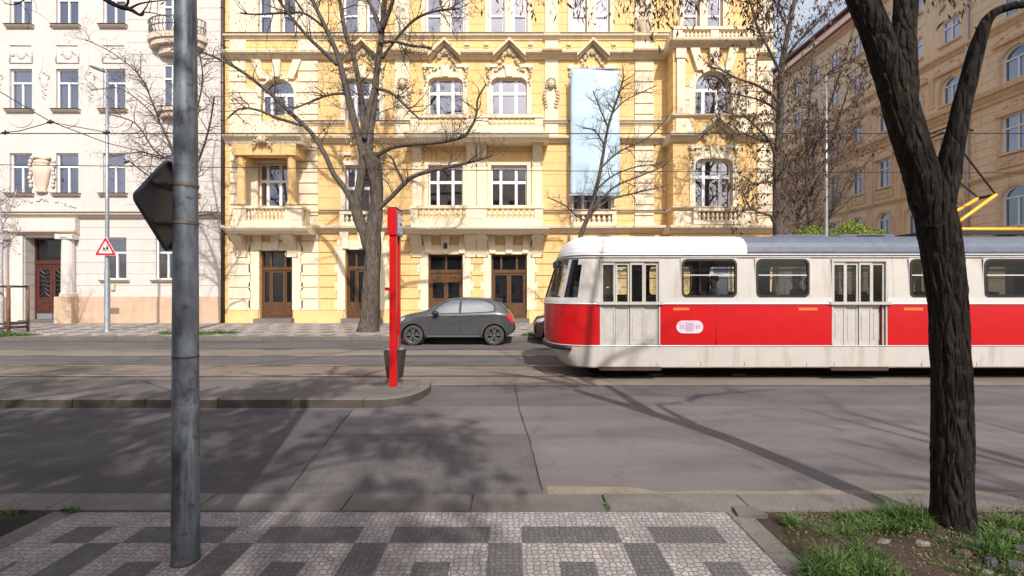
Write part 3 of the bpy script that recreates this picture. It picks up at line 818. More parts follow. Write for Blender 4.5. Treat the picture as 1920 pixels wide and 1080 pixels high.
b.build('keystone', Mt['cream'], yh)
for i in (1,2,3,4): surround(yh, f2[i], seed=40+i)
surround(yh, f1[1], seed=50); surround(yh, f1[4], seed=51)
for i in (2,3): surround(yh, f1[i], hood=False, w=.2)
surround(yh, f1[0], hood=False, w=.14, d=.05)
for k in range(0, 12, 2):
    a, c = f3[k], f3[k+1]; b = MB(); w = .22
    b.bbox(a['x0']-w, a['x0']-.002, -.06, .01, a['z0'], a['z1'], .02); b.bbox(c['x1']+.002, c['x1']+w, -.06, .01, a['z0'], a['z1'], .02)
    b.bbox(a['x1']+.002, c['x0']-.002, -.10, .01, a['z0'], a['z1'], .03)
    b.bbox(a['x0']-w, c['x1']+w, -.08, .01, a['z1']+.002, a['z1']+.4, .03)
    b.build('window_surround', Mt['cream'], yh)
# little drop ornaments on the frieze and the carved masks on the pilasters
b = MB()
for px in (793,876,912,995,1067,1151,640,724):
    b.mark(); b.bbox(X(px)-.12, X(px)+.12, -.10, .01, Z(86), Z(80), .02)
    for k in range(3): b.blob((X(px)+(k-1)*.07, -.05, Z(90)-(.0 if k != 1 else .07)), .045, 6, 4)
b.build('drop_ornament', Mt['cream_b'], yh)
def mask(px, y0=142, y1=205):
    r = MB(); xc = X(px); head_relief(r, xc, Z(160), .30, -.07, .2)
    for s in (-1, 1):
        for k in range(6): r.blob((xc+s*(.30+.05*math.sin(k)), -.09, Z(172)-k*.17), (.13, .07, .075), 7, 5, s*.5)
    r.build('carved_mask', Mt['relief'], yh, smooth=True)
mask(1033); mask(756)
r = MB(); xc = X(1207)                                # urn on the strip
r.lathe([(.10,0),(.22,.04),(.14,.14),(.30,.35),(.38,.7),(.36,.95),(.26,1.0),(.34,1.06),(.2,1.12),(.12,1.3),(.02,1.36)], xc, -.16, Z(71), 14, 1, .5)
for s in (-1,1): r.tube([(xc+s*.32,-.2,Z(71)+.95),(xc+s*.48,-.2,Z(71)+.85),(xc+s*.44,-.2,Z(71)+.55),(xc+s*.3,-.2,Z(71)+.45)], .035, 6)
foliage_relief(r, xc, Z(74), .9, .3, -.1, 77, 14, .1)
r.build('urn_relief', Mt['relief'], yh, smooth=True)
# small balustrades under the plain windows
def small_bal(x0, x1, y0, y1, d, y, n, par=yh):
    b = MB(); b.bbox(X(x0-8,d), X(x1+8,d), y-.28, y+.01, Z(y0,d), Z(y0-5,d), .02)
    b.bbox(X(x0-8,d), X(x1+8,d), y-.28, y+.01, Z(y1+8,d), Z(y1,d), .02)
    b.bbox(X(x0-8,d), X(x0,d), y-.26, y+.01, Z(y1,d)+.002, Z(y0,d)-.002, .02); b.bbox(X(x1,d), X(x1+8,d), y-.26, y+.01, Z(y1,d)+.002, Z(y0,d)-.002, .02)
    o = b.build('balustrade', Mt['cream'], par); balusters(o, X(x0,d), X(x1,d), y-.14, Z(y1,d), Z(y0,d), n)
small_bal(648,712,403,418,0,0,7); small_bal(1078,1146,403,418,0,0,7)
# balconies
def balcony(x0, x1, yr0, yr1, yb1, yp1, ys1, openings, peds, d=1.08, nb=9, name='balcony'):
    """x0..x1 parapet; rail yr0-yr1, balusters to yb1, parapet foot yp1, slab to ys1"""
    b = MB(); x0m, x1m = X(x0,d), X(x1,d); yf = -d
    b.bbox(x0m-.05, x1m+.05, yf-.06, yf+.24, Z(yr1,d), Z(yr0,d), .03)
    b.bbox(x0m, x1m, yf-.0, yf+.2, Z(yp1,d), Z(yb1,d), .02)
    for a, c in peds: b.bbox(X(a,d), X(c,d), yf-.015, yf+.21, Z(yb1,d)+.002, Z(yr1,d)-.002, .02)
    for xa in (x0m, x1m-.2):                                   # side parapets
        b.box(xa+.005, xa+.195, yf+.2, -.0, Z(yp1,d), Z(yb1,d)-.004); b.box(xa-.04, xa+.24, yf+.24, 0, Z(yr1,d)+.003, Z(yr0,d)-.003)
        b.box(xa+.03, xa+.17, yf+.5, -.0, Z(yb1,d), Z(yr1,d)-.003)
    prof = [(0.0, Z(ys1,d)), (yf+.12, Z(ys1,d)), (yf+.04, Z(ys1,d)+.08), (yf-.06, Z(ys1,d)+.12), (yf-.16, Z(yp1,d)-.09), (yf-.18, Z(yp1,d)-.002), (0.0, Z(yp1,d)-.002)]
    b.prismx(prof, x0m-.32, x1m+.32)
    o = b.build(name, Mt['cream'], yh)
    for a, c in openings: balusters(o, X(a,d), X(c,d), yf+.1, Z(yb1,d), Z(yr1,d), nb)
    return o
balcony(770,1018,385,391,409,426,437, [(783,874),(912,1003)], [(770,783),(874,912),(1003,1018)])
balcony(770,1018,215,221,236,249,262, [(783,876),(915,1003)], [(770,783),(876,915),(1003,1018)])
balcony(437,566,386,391,412,425,437, [(461,534)], [(437,461),(534,566)], nb=10)
# brackets
b = MB()
for px in (783,884,904,1007,455,549): b.mark(); bracket(b, X(px), .55, Z(482), Z(437.5), .85)
b.build('bracket', Mt['cream_b'], yh, smooth=False)
b = MB()
for px in (783,884,904,1007): b.mark(); bracket(b, X(px), .5, Z(312), Z(262.6), .8)
b.build('bracket', Mt['cream_b'], yh)
b = MB()
for px in (783,884,904,1007): b.mark(); b.bbox(X(px)-.27, X(px)+.27, -.12, .01, Z(386), Z(313), .02)
b.build('pilaster', Mt['cream'], yh)
# loggia on the left balcony
lg = MB(); d = .9
for px in (453, 547):
    xc = X(px, d); lg.mark()
    lg.lathe([(.27,0),(.27,.12),(.22,.16),(.205,.3),(.21,1.4),(.19,2.55),(.2,2.6),(.26,2.66),(.27,2.8)], xc, -d, Z(386,d), 16)
o = lg.build('column', Mt['yellow_s'], yh, smooth=True)
lg = MB()
lg.box(X(443,d), X(462,d), -.95, -.2, Z(304,d), Z(294,d))
lg.bbox(X(441,d), X(560,d), -d-.3, -d+.28, Z(293.5,d), Z(273,d), .02)
for xx in (X(441,d), X(560,d)-.5): lg.box(xx+.01, xx+.49, -d+.28, 0, Z(293,d), Z(273,d))
lg.box(X(441,d)+.51, X(560,d)-.51, -d+.28, 0, Z(281,d), Z(274,d))
lg.build('loggia_beam', Mt['yellow_s'], yh)
lg = MB(); prof = [(0,Z(272.8,d)),(-d-.30,Z(272.8,d)),(-d-.36,Z(268,d)),(-d-.55,Z(262,d)),(-d-.6,Z(257,d)),(0,Z(252,d))]
lg.prismx(prof, X(437,d)-.22, X(563,d)+.25); lg.bbox(X(437,d), X(563,d), -d-.2, 0, Z(251,d), Z(228,d), .03)
lg.build('loggia_cornice', Mt['cream'], yh)
r = MB(); foliage_relief(r, X(500,d), Z(268,d), 1.0, .6, -d-.45, 5, 22, .14); head_relief(r, X(500,d), Z(268,d), .2, -d-.5); r.build('relief', Mt['cream_b'], yh, smooth=True)
# ---- right projecting bay
D = 1.0; bx0, bx1 = X(1262,D), X(1417,D); bt = Z(84,D)
bh = [arched(HL(1303,1370,133,216,D), .5), chamf(HL(1303,1373,298,388,D)), HL(1303,1373,470,597,D)]
b = MB(); wall(b, bx0, bx1, .1, bt, bh, y=-D, rev=.3)
b.quad((bx0,-D,.1),(bx0,-D,bt),(bx0,0,bt),(bx0,0,.1)); b.quad((bx1,-D,.1),(bx1,0,.1),(bx1,0,bt),(bx1,-D,bt)); b.quad((bx0,-D,bt),(bx1,-D,bt),(bx1,0,bt),(bx0,0,bt))
b.build('bay_wall', Mt['yellow'], yh)
for h, vm in ((bh[0],(.27,.66)), (bh[1],(.27,.72)), (bh[2],(.5,))):
    window(yh, h, y=-D, rev=.3, vm=vm, tr=.36, mw=.15, fw=.08)
surround(yh, bh[0], y=-D, hood=False, w=.32, mat=Mt['cream']); surround(yh, bh[1], y=-D, seed=61, w=.28)
pediment(yh, X(1341,D), X(1378,D)-X(1304,D), Z(250,D), Z(220,D), .36, .5, -D, 71)
b = MB()
for (y0, y1, dd) in ((216,222,.2),(252,266,.42),(388,394,.22),(424,437,.46),(79,91,.5)):
    segs = [(1262,1417)] if y0 != 252 else [(1262,1306),(1377,1417)]
    b.mark()
    for a, c in segs: cornice(b, X(a,D)-(.3*(a==1262)*dd*2), X(c,D)+(.3*(c==1417)*dd*2), Z(y1,D), Z(y0,D), dd, -D)
    zz0, zz1 = Z(y1,D), Z(y0,D)                        # return on the left flank
    b.box(bx0-dd*.6, bx0+.005, -D-.0, .0, zz0+.003, zz1-.003)
b.build('bay_cornice', Mt['cream_b'], yh)
b = MB()
for a, c in ((1268,1283),(1398,1414)):
    b.mark(); b.bbox(X(a,D), X(c,D), -D-.12, -D+.01, Z(214,D), Z(112,D), .02); b.bbox(X(a-2,D), X(c+2,D), -D-.17, -D+.01, Z(111,D), Z(92,D), .02)
for a, c in ((1284,1302),(1372,1397)): b.mark(); courses(b, X(a,D), X(c,D), Z(214,D), Z(160,D), .7, y=-D, gap=.05, d=.05)
for k in (-1,0,1): b.mark(); b.prism([(X(1337,D)+k*.7-.16, Z(130,D)-abs(k)*.12),(X(1337,D)+k*.7+.16, Z(130,D)-abs(k)*.12),(X(1337,D)+k*1.0+.24, Z(93,D)),(X(1337,D)+k*1.0-.24, Z(93,D))], -D-.2, -D)
for a, c in ((1266,1300),(1376,1410)): b.mark(); b.bbox(X(a,D), X(c,D), -D-.08, -D+.01, Z(251,D), Z(223,D), .03)
for a, c in ((1264,1302),(1382,1414)): b.mark(); b.bbox(X(a,D), X(c,D), -D-.06, -D+.01, Z(422,D), Z(396,D), .03)
b.build('bay_pilaster', Mt['cream'], yh)
small_bal(1305,1380,397,414,D,-D,9)
# terrace balustrade on the bay
o = MB(); yf = -D-.05
o.bbox(bx0-.05, bx1+.05, yf-.05, yf+.25, Z(56,D), Z(51,D), .03); o.bbox(bx0, bx1, yf, yf+.2, bt+.02, Z(75,D), .02)
for a, c in ((1262,1279),(1332,1347),(1400,1417)): o.bbox(X(a,D), X(c,D), yf-.01, yf+.22, Z(75,D)+.002, Z(56,D)-.002, .02)
o.box(bx0+.01, bx0+.19, yf+.25, 0, bt+.02, Z(51,D)-.01)
o = o.build('balustrade', Mt['cream'], yh)
balusters(o, X(1279,D), X(1332,D), yf+.1, Z(75,D), Z(56,D), 7); balusters(o, X(1347,D), X(1400,D), yf+.1, Z(75,D), Z(56,D), 7)
# banner
bn = MB(); nx, nz_ = 16, 40; bd = .62
for j in range(nz_+1):
    for i in range(nx+1):
        u, v = i/nx, j/nz_
        bn.v.append((X(1070,bd)+(X(1162,bd)-X(1070,bd))*u, -.62+.035*math.sin(u*5+v*4)+.02*math.sin(v*17+u*3), Z(365,bd)+(Z(130,bd)-Z(365,bd))*v))
for j in range(nz_):
    for i in range(nx):
        a = j*(nx+1)+i; bn.f.append((a,a+1,a+nx+2,a+nx+1)); bn.m.append(0)
mb_, nt, pb = mk('banner_cloth')
co = coords(nt); cl = mixc(nt, ramp(nt, nz(nt, coords(nt,(1,1,.5)), .9, 5), [(.35,0.0),(.65,1.0)]), (.36,.50,.62), (.45,.58,.68))
cl = mixc(nt, ramp(nt, nz(nt, co, 5, 6), [(.5,0.0),(.8,.35)]), cl, (.56,.66,.73))
nt.links.new(cl, pb.inputs['Base Color']); pb.inputs['Roughness'].default_value = .6
bo = bn.build('banner', mb_, None, smooth=True, loc=(0, Y0, 0))
tag(bo, 'tall pale blue cloth banner hanging down the yellow facade', 'banner')
sm = bo.modifiers.new('thick', 'SOLIDIFY'); sm.thickness = .006
k = MB(); 
for py in (129, 366): k.tube([(X(1067,bd),-.62,Z(py,bd)),(X(1165,bd),-.62,Z(py,bd))], .03, 8)
for px, py in ((1075,129),(1157,129),(1075,366),(1157,366)): k.tube([(X(px,bd),-.62,Z(py,bd)),(X(px,bd),0,Z(py,bd))], .02, 6)
k.build('banner_rail', Mt['metal'], bo)
# downpipe between the houses
dp = MB(); dp.tube([(X(420),-.12,.2),(X(420),-.12,ZT)], .085, 12)
for z in range(1, 21, 2): dp.tube([(X(420),-.12,z),(X(420),-.12,z+.06)], .105, 12)
dp = dp.build('downpipe', Mt['downpipe'], None, smooth=True, loc=(0, Y0, 0)); tag(dp, 'dark brown downpipe running down between the pinkish and the yellow house', 'downpipe')

# ------------------------------------------------------------------ pinkish house at the left
ph = thing('pinkish_apartment_house', 'pale pinkish plaster apartment house with tan base and dark red door', 'building', (0, Y0, 0))
PL, PR = X(-420), X(417)
hs = {}
cols = [(-240,-198),(-155,-113),(-68,-26),(18,60),(105,147),(193,235)]
row3 = [HL(a,c,-26,49,rev=.2) for a,c in cols]; row2 = [HL(a,c,129,207,rev=.2) for a,c in cols]; row1 = [HL(a,c,287,364,rev=.2) for a,c in cols]
row3.append(HL(306,370,-14,68,rev=.12)); row2.append(HL(306,370,121,202,rev=.12)); row1.append(HL(306,370,287,366,rev=.15))
gf = [HL(47,115,445,600,rev=.62), HL(196,237,445,524,rev=.2), HL(292,334,445,524,rev=.2), HL(-110,-60,445,524,rev=.2), HL(-200,-150,445,524,rev=.2)]
zb1, zp1 = Z(404), Z(556)
b = MB(); wall(b, PL, X(238), zb1, ZT, row1[:6]+row2[:6]+row3[:6]); b.build('wall', Mt['pink'], ph)
b = MB(); wall(b, X(238), PR, zb1, ZT, [row1[6], row2[6], row3[6]]); b.build('wall', Mt['pink_c'], ph)
b = MB(); wall(b, PL, PR, .1, zb1, gf); b.build('wall', Mt['pink_c'], ph)
b = MB(); b.quad((PL,0,0),(PL,0,ZT),(PL,14,ZT),(PL,14,0)); b.quad((PL,14,0),(PL,14,ZT),(PR,14,ZT),(PR,14,0)); b.quad((PR,.02,0),(PR,14,0),(PR,14,ZT),(PR,.02,ZT)); b.quad((PL,0,ZT),(PR,0,ZT),(PR,14,ZT),(PL,14,ZT)); b.build('side_wall', Mt['pink'], ph)
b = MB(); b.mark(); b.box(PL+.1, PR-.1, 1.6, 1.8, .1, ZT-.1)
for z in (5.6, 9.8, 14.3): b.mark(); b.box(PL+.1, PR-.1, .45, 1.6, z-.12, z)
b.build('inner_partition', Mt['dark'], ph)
b = MB(); b.prismx([(-.5,ZT),(14,ZT),(7,ZT+3)], PL-.3, PR); b.build('roof', Mt['roofred'], ph)
for i, h in enumerate(row1+row2+row3):
    wide = h['x1']-h['x0'] > 1.5
    window(ph, h, rev=.2, vm=(.5,) if not wide else (.27,.72), tr=.33, mw=.085, fw=.075, upper=wide, curtain=1 if not wide else 0)
    if i % 7 != 6 or True:
        s = MB(); e = .13 if not wide else .2
        s.prismx([(.1,h['z0']-.11),(-.10,h['z0']-.11),(-.17,h['z0']-.05),(-.2,h['z0']-.01),(.1,h['z0']+.02)], h['x0']-e, h['x1']+e)
        s.build('sill', Mt['pink_t'], ph)
        s = MB(); s.box(h['x0']-e-.02, h['x1']+e+.02, -.23, .12, h['z0']+.022, h['z0']+.045); s.build('flashing', Mt['tin'], ph)
for h in gf[1:]:
    window(ph, h, rev=.2, vm=(.5,), tr=.36, mw=.085, fw=.075, upper=False, curtain=2)
    s = MB(); s.prismx([(.1,h['z0']-.13),(-.10,h['z0']-.13),(-.2,h['z0']-.02),(.1,h['z0']+.02)], h['x0']-.2, h['x1']+.2); s.build('sill', Mt['pink_t'], ph)
# plinth, cornice, door portal
b = MB()
for a, c in ((-420,22),(150,417)): b.mark(); b.bbox(X(a), X(c), -.08, .01, .1, zp1, .02)
b.mark(); b.bbox(X(150), X(143), -.2, .01, .1, zp1, .02)
b.build('plinth', Mt['ochre'], ph)
b = MB(); b.mark(); cornice(b, PL, PR, Z(409), Z(400), .3); b.mark(); cornice(b, X(28), X(150), Z(440), Z(433.5), .34); b.build('cornice', Mt['pink_t'], ph)
b = MB()
b.box(PL, PR, -.34, 0, Z(400)+.004, Z(400)+.04); b.build('flashing', Mt['tin'], ph)
b = MB()
for a, c in ((-8,22),(117,148)):
    xc = (X(a)+X(c))/2; b.mark()
    b.lathe([(.40,0),(.40,.15),(.33,.22),(.32,2.2),(.30,3.0),(.34,3.05),(.42,3.15),(.42,3.3)], xc, -.12, Z(556)+.0, 16, 1, .8)
    b.bbox(xc-.46, xc+.46, -.4, .01, Z(440.5), Z(449), .03)
b.mark(); b.bbox(X(24), X(46), -.10, .01, .12, Z(441), .02); b.mark(); b.bbox(X(-8), X(150), -.28, .01, Z(433), Z(410), .02)
b.build('door_surround', Mt['pink'], ph)
b = MB()
for a, c in ((-8,22),(117,148)):
    xc = (X(a)+X(c))/2; b.mark(); b.bbox(xc-.46, xc+.46, -.44, -.081, .1, Z(556), .02)
b.build('column_base', Mt['ochre'], ph)
h = gf[0]; a, c, lo, hi = h['x0'], h['x1'], h['z0'], h['z1']; y = .55; zt = hi-(hi-lo)*.27
b = MB(); fw = .1
b.box(a,a+fw,y-.06,y+.05,lo,hi); b.box(c-fw,c,y-.06,y+.05,lo,hi); b.box(a+fw,c-fw,y-.05,y+.05,hi-fw,hi); b.box(a+fw,c-fw,y-.08,y+.05,zt-.35,zt)
b.bbox(a+fw,c-fw,y-.14,y-.08,zt-.2,zt-.1,.02)
o = b.build('door', Mt['dbrown'], ph)
xm = (a+c)/2
for x0, x1 in ((a+fw,xm-.006),(xm+.006,c-fw)):
    q = MB(); st = .15; z1 = zt-.35; zk = lo+(z1-lo)*.42
    q.box(x0,x0+st,y-.045,y+.03,lo+.02,z1); q.box(x1-st,x1,y-.045,y+.03,lo+.02,z1); q.box(x0+st,x1-st,y-.04,y+.03,lo+.02,zk); q.box(x0+st,x1-st,y-.04,y+.03,z1-st,z1)
    q.bbox(x0+st,x1-st,y-.065,y-.03,lo+.45,zk-.45,.02); q.bbox(x0+st,x1-st,y-.065,y-.03,zk-.32,zk-.12,.02)
    q.build('door_leaf', Mt['dbrown'], o)
    q = MB(); q.box(x0+.02,x1-.02,y-.052,y-.04,lo+.03,lo+.32); q.build('kick_plate', Mt['metal'], o)
    q = MB()
    for k in range(6):
        q.tube([(x0+st+.02, y-.02, zk+.1+k*.28), ((x0+x1)/2, y-.03, zk+.28+k*.2), (x1-st-.02, y-.02, zk+.05+k*.27)], .012, 5)
    q.build('grille', Mt['tin'], o)
g = MB(); g.quad((a+fw,y+.01,lo+.9),(c-fw,y+.01,lo+.9),(c-fw,y+.01,hi-fw),(a+fw,y+.01,hi-fw)); g.build('pane', Mt['shopglass'], o)
b = MB(); b.bbox(a-.1, c+.05, -.3, .6, .12, lo+.01, .02); b.build('doorstep', Mt['kerbst'], ph)
# reliefs
def panel_relief(px, y0, y1, seed):
    b = MB(); x0, x1 = X(px-22), X(px+22)
    for (a0, c0, z0, z1) in ((x0,x1,Z(y0),Z(y0)+.05),(x0,x1,Z(y1)-.05,Z(y1)),(x0,x0+.05,Z(y1)+.001,Z(y0)-.001),(x1-.05,x1,Z(y1)+.001,Z(y0)-.001)): b.box(a0,c0,-.04,.01,z0,z1)
    zc = (Z(y0)+Z(y1))/2; b.blob(((x0+x1)/2, 0, zc), (.26,.07,.3), 14, 8)
    foliage_relief(b, (x0+x1)/2, zc+.05, 1.2, .5, .0, seed, 26, .05)
    b.build('relief_panel', Mt['pink'], ph, smooth=True)
for k, px in enumerate((-134,-47,40,127,214)): panel_relief(px, 86, 117, k+1)
def medallion(px, seed):
    b = MB(); xc = X(px); b.blob((xc,0,Z(155)),(.22,.07,.28),12,7)
    for k in range(7): b.blob((xc+math.sin(k*2.1)*.07,-.0,Z(163)-k*.1),(.13-.012*k,.05,.07),7,5)
    for s in (-1,1):
        b.tube([(xc+s*.2,-.01,Z(150)),(xc+s*.32,-.01,Z(143)),(xc+s*.12,-.01,Z(130)),(xc+s*.12,-.01,Z(90))], .022, 5)
    foliage_relief(b, xc, Z(140), .6, .4, 0, seed, 14, .05)
    b.build('medallion', Mt['pink'], ph, smooth=True)
for k, px in enumerate((-4,83,170)): medallion(px, 20+k)
b = MB(); xc = X(80)                                   # big urn relief between the first floor windows
b.lathe([(.25,0),(.32,.05),(.22,.2),(.34,.5),(.44,1.0),(.46,1.3),(.36,1.42),(.30,1.5),(.40,1.6),(.42,1.68),(.3,1.75)], xc, -.05, Z(362), 18, 1, .5)
for k in range(7): b.blob((xc-.42+.14*k, -.12, Z(297)+.05*math.sin(k)), (.12,.1,.10), 7, 5)
for s in (-1,1):
    for k in range(7): b.blob((xc+s*(.62+.05*math.sin(k*2)), -.05, Z(303)-k*.22), (.1,.06,.12), 7, 5)
b.build('urn_relief', Mt['pink_t'], ph, smooth=True)
b = MB()
for px, w in ((80,130),(0,60)): b.mark(); foliage_relief(b, X(px), Z(380), w/35, .5, 0, px+3, 40, .06)
for px in (40,127,214):
    b.mark(); t = [(X(px)-.62*math.cos(math.pi*i/12), Z(221)-.5*math.sin(math.pi*i/12)) for i in range(13)]
    for (xa,za),(xb,zb) in zip(t[:-1],t[1:]): b.tube([(xa,-.0,za),(xb,-.0,zb)], .03, 5)
b.build('frieze_relief', Mt['pink'], ph, smooth=True)
# round balcony of the bay
b = MB(); xc = X(335); n = 18
def half(r, x=xc): return [(x+r*1.55*math.cos(math.pi*i/n), -r*.75*math.sin(math.pi*i/n)) for i in range(n+1)]
for r0, z0, z1 in ((1.02,Z(82),Z(72)),(.92,Z(92),Z(82)+.0),(.65,Z(106),Z(92))):
    q = half(r0); b.prismz([(x, y) for x, y in q], z0+.001, z1)
o = b.build('balcony', Mt['pink_t'], ph)
b = MB(); q = half(.95)
for i in range(0, n+1):
    x, y = q[i]; b.tube([(x,y,Z(72)),(x,y-.12*math.sin(math.pi*i/n),Z(60)),(x,y,Z(43))], .018, 5)
for z in (Z(71), Z(57), Z(43)): b.tube([(x,y,z) for x,y in q], .028, 6)
b.build('railing', Mt['tin'], o)
b = MB(); q = half(.72); b.prismz(q, Z(213), Z(207)); q = half(.60); b.prismz(q, Z(222), Z(213)-.001); b.build('balcony', Mt['pink_t'], ph)
b = MB(); b.bbox(X(209), X(217), -.1, .01, Z(544), Z(532), .02); b.bbox(X(210), X(216), -.12, -.08, Z(540), Z(536), .01); b.build('meter_box', Mt['pink_t'], ph)
b = MB(); b.bbox(X(208), X(226), -.1, -.07, Z(588), Z(577), .01)
for k in range(5): b.box(X(209), X(225), -.115, -.1, Z(586)+k*.05, Z(586)+k*.05+.02)
b.build('vent_grille', plain('vent',(.25,.18,.14),.6), ph)

# ------------------------------------------------------------------ tan houses along the cross street (facade faces -X)
XS = 28.6
def tanhouse(name, label, u0, u1, cols, near):
    th = thing(name, label, 'building', (XS, 0, 0), -math.pi/2)
    holes = []; rows = [(1.6,4.4,0),(5.6,7.95,1),(9.9,12.05,0),(13.7 if near else 14.2,15.9,1),(17.7 if near else 18.2,19.75,0),(21.4,23.1,0)]
    for c in cols:
        w = .62 if not near else .78
        for z0, z1, ar in rows:
            if z0 == 1.6: continue
            h = dict(x0=-c-w, x1=-c+w, z0=z0, z1=z1)
            if ar: arched(h, .42)
            holes.append(h)
    zt = 24.4
    b = MB(); wall(b, -u1, -u0, .1, zt, holes, rev=.22); b.build('wall', Mt['tan_c'] if near else Mt['tan'], th)
    b = MB(); b.quad((-u1,0,0),(-u1,14,0),(-u1,14,zt),(-u1,0,zt)); b.quad((-u0,0,0),(-u0,0,zt),(-u0,14,zt),(-u0,14,0)); b.quad((-u1,14,0),(-u0,14,0),(-u0,14,zt),(-u1,14,zt)); b.build('side_wall', Mt['tan'], th)
    b = MB(); b.box(-u1+.1, -u0-.1, 1.5, 1.7, .1, zt-.1); b.build('inner_partition', Mt['dark'], th)
    b = MB()
    for z0, z1, d in ((4.6,5.1,.35),(8.5,8.8,.2),(13.0,13.8,.55),(17.1,17.5,.3),(zt-.4,zt,.45)): b.mark(); cornice(b, -u1, -u0, z0, z1, d)
    b.build('cornice', Mt['tan_t'], th)
    b = MB(); b.prismx([(-.55,zt+.01),(2.2,zt+3.1),(14,zt+3.1),(14,zt+.01)], -u1, -u0); b.build('mansard_roof', Mt['mansard'], th)
    b = MB(); b.mark(); b.box(-u1, -u0, -.62, -.50, zt+.02, zt+.16); b.mark(); b.box(-u1, -u0, 1.75, 14, zt+3.12, zt+3.3); b.build('gutter', Mt['roofred'], th)
    for i, h in enumerate(holes):
        z0 = h['z0']; ar = h.get('arch')
        window(th, h, rev=.22, vm=(.5,), tr=.34, mw=.08, fw=.09, upper=not ar, curtain=[0,1,2,0,3][(i*7) % 5])
        s = MB(); s.bbox(h['x0']-.16, h['x1']+.16, -.16, .05, z0-.13, z0-.01, .02)
        if not (z0 > 17): 
            w = .2
            t = h.get('top') or [(h['x0'],h['z1']),(h['x1'],h['z1'])]
            s.bbox(h['x0']-w, h['x0']-.003, -.07, .01, z0, t[0][1], .02); s.bbox(h['x1']+.003, h['x1']+w, -.07, .01, z0, t[0][1], .02)
            if ar: ring(s, t, .2, 0, .07)
            else: s.bbox(h['x0']-w-.1, h['x1']+w+.1, -.16, .01, h['z1']+.02, h['z1']+.26, .03)
            if ar and z0 > 10: s.bbox(h['x0']-w-.25, h['x1']+w+.25, -.26, .01, h['z1']+.3, h['z1']+.48, .04)
        s.build('window_surround', Mt['tan_t'], th)
        if 9 < z0 < 11:
            s = MB(); s.bbox(h['x0']-.25, h['x1']+.25, -.10, .01, z0-.85, z0-.2, .03); foliage_relief(s, (h['x0']+h['x1'])/2, z0-.52, 1.4, .32, -.1, i, 20, .05)
            foliage_relief(s, (h['x0']+h['x1'])/2, h['z1']+.6, 1.6, .4, 0, i+5, 20, .06); s.build('relief', Mt['tan_t'], th)
        if z0 > 17 and z0 < 19:
            s = MB(); foliage_relief(s, (h['x0']+h['x1'])/2, 16.75, 2.2, .45, 0, i, 24, .08); s.build('relief', Mt['tan_t'], th)
    # pilasters between the windows
    b = MB(); cs = sorted(cols)
    for a, c in zip(cs[:-1], cs[1:]):
        m = -(a+c)/2
        b.mark(); b.bbox(m-.32, m+.32, -.09, .01, 8.82, 12.3, .03); b.bbox(m-.4, m+.4, -.14, .01, 12.3, 12.7, .03)
        b.mark(); b.bbox(m-.3, m+.3, -.07, .01, 5.15, 8.45, .03); b.mark(); b.bbox(m-.22, m+.22, -.06, .01, 14.3, 16.2, .03)
    if len(cs) > 1: b.build('pilaster', Mt['tan_t'], th)
    b = MB()
    for c in cols:
        b.mark(); b.bbox(-c-.55, -c+.55, -.05, .02, 1.4, 4.2, .03)
    b.build('shop_shutter', Mt['downpipe'], th)
    # ground storey rustication
    b = MB(); courses(b, -u1+.02, -u0-.02, .15, 1.3, .5, d=.08, gap=.05); b.build('plinth', Mt['tan_t'], th)
    return th
tanhouse('tan_corner_house', 'tan house with grooved plaster nearest the right picture edge', 19.5, 28.45, [25.8, 21.8], True)
tanhouse('tan_apartment_house', 'long tan apartment house with arched windows and pink mansard along the side street', 28.5, 85, [29.7,32.35,35.0,37.7,40.4,43.1,45.8,48.5,51.2,53.9,56.6,59.3], False)
dp = MB(); dp.tube([(XS-.14,28.47,.2),(XS-.14,28.47,24.3)], .09, 10); dp = dp.build('downpipe', plain('pale_pipe',(.5,.42,.4),.5,.2), smooth=True); tag(dp, 'pale downpipe on the tan houses seen right of the near trunk', 'downpipe')
# dormers on the mansard
for i, yy in enumerate((33.5, 38.0, 42.5, 47, 51.5)):
    pass
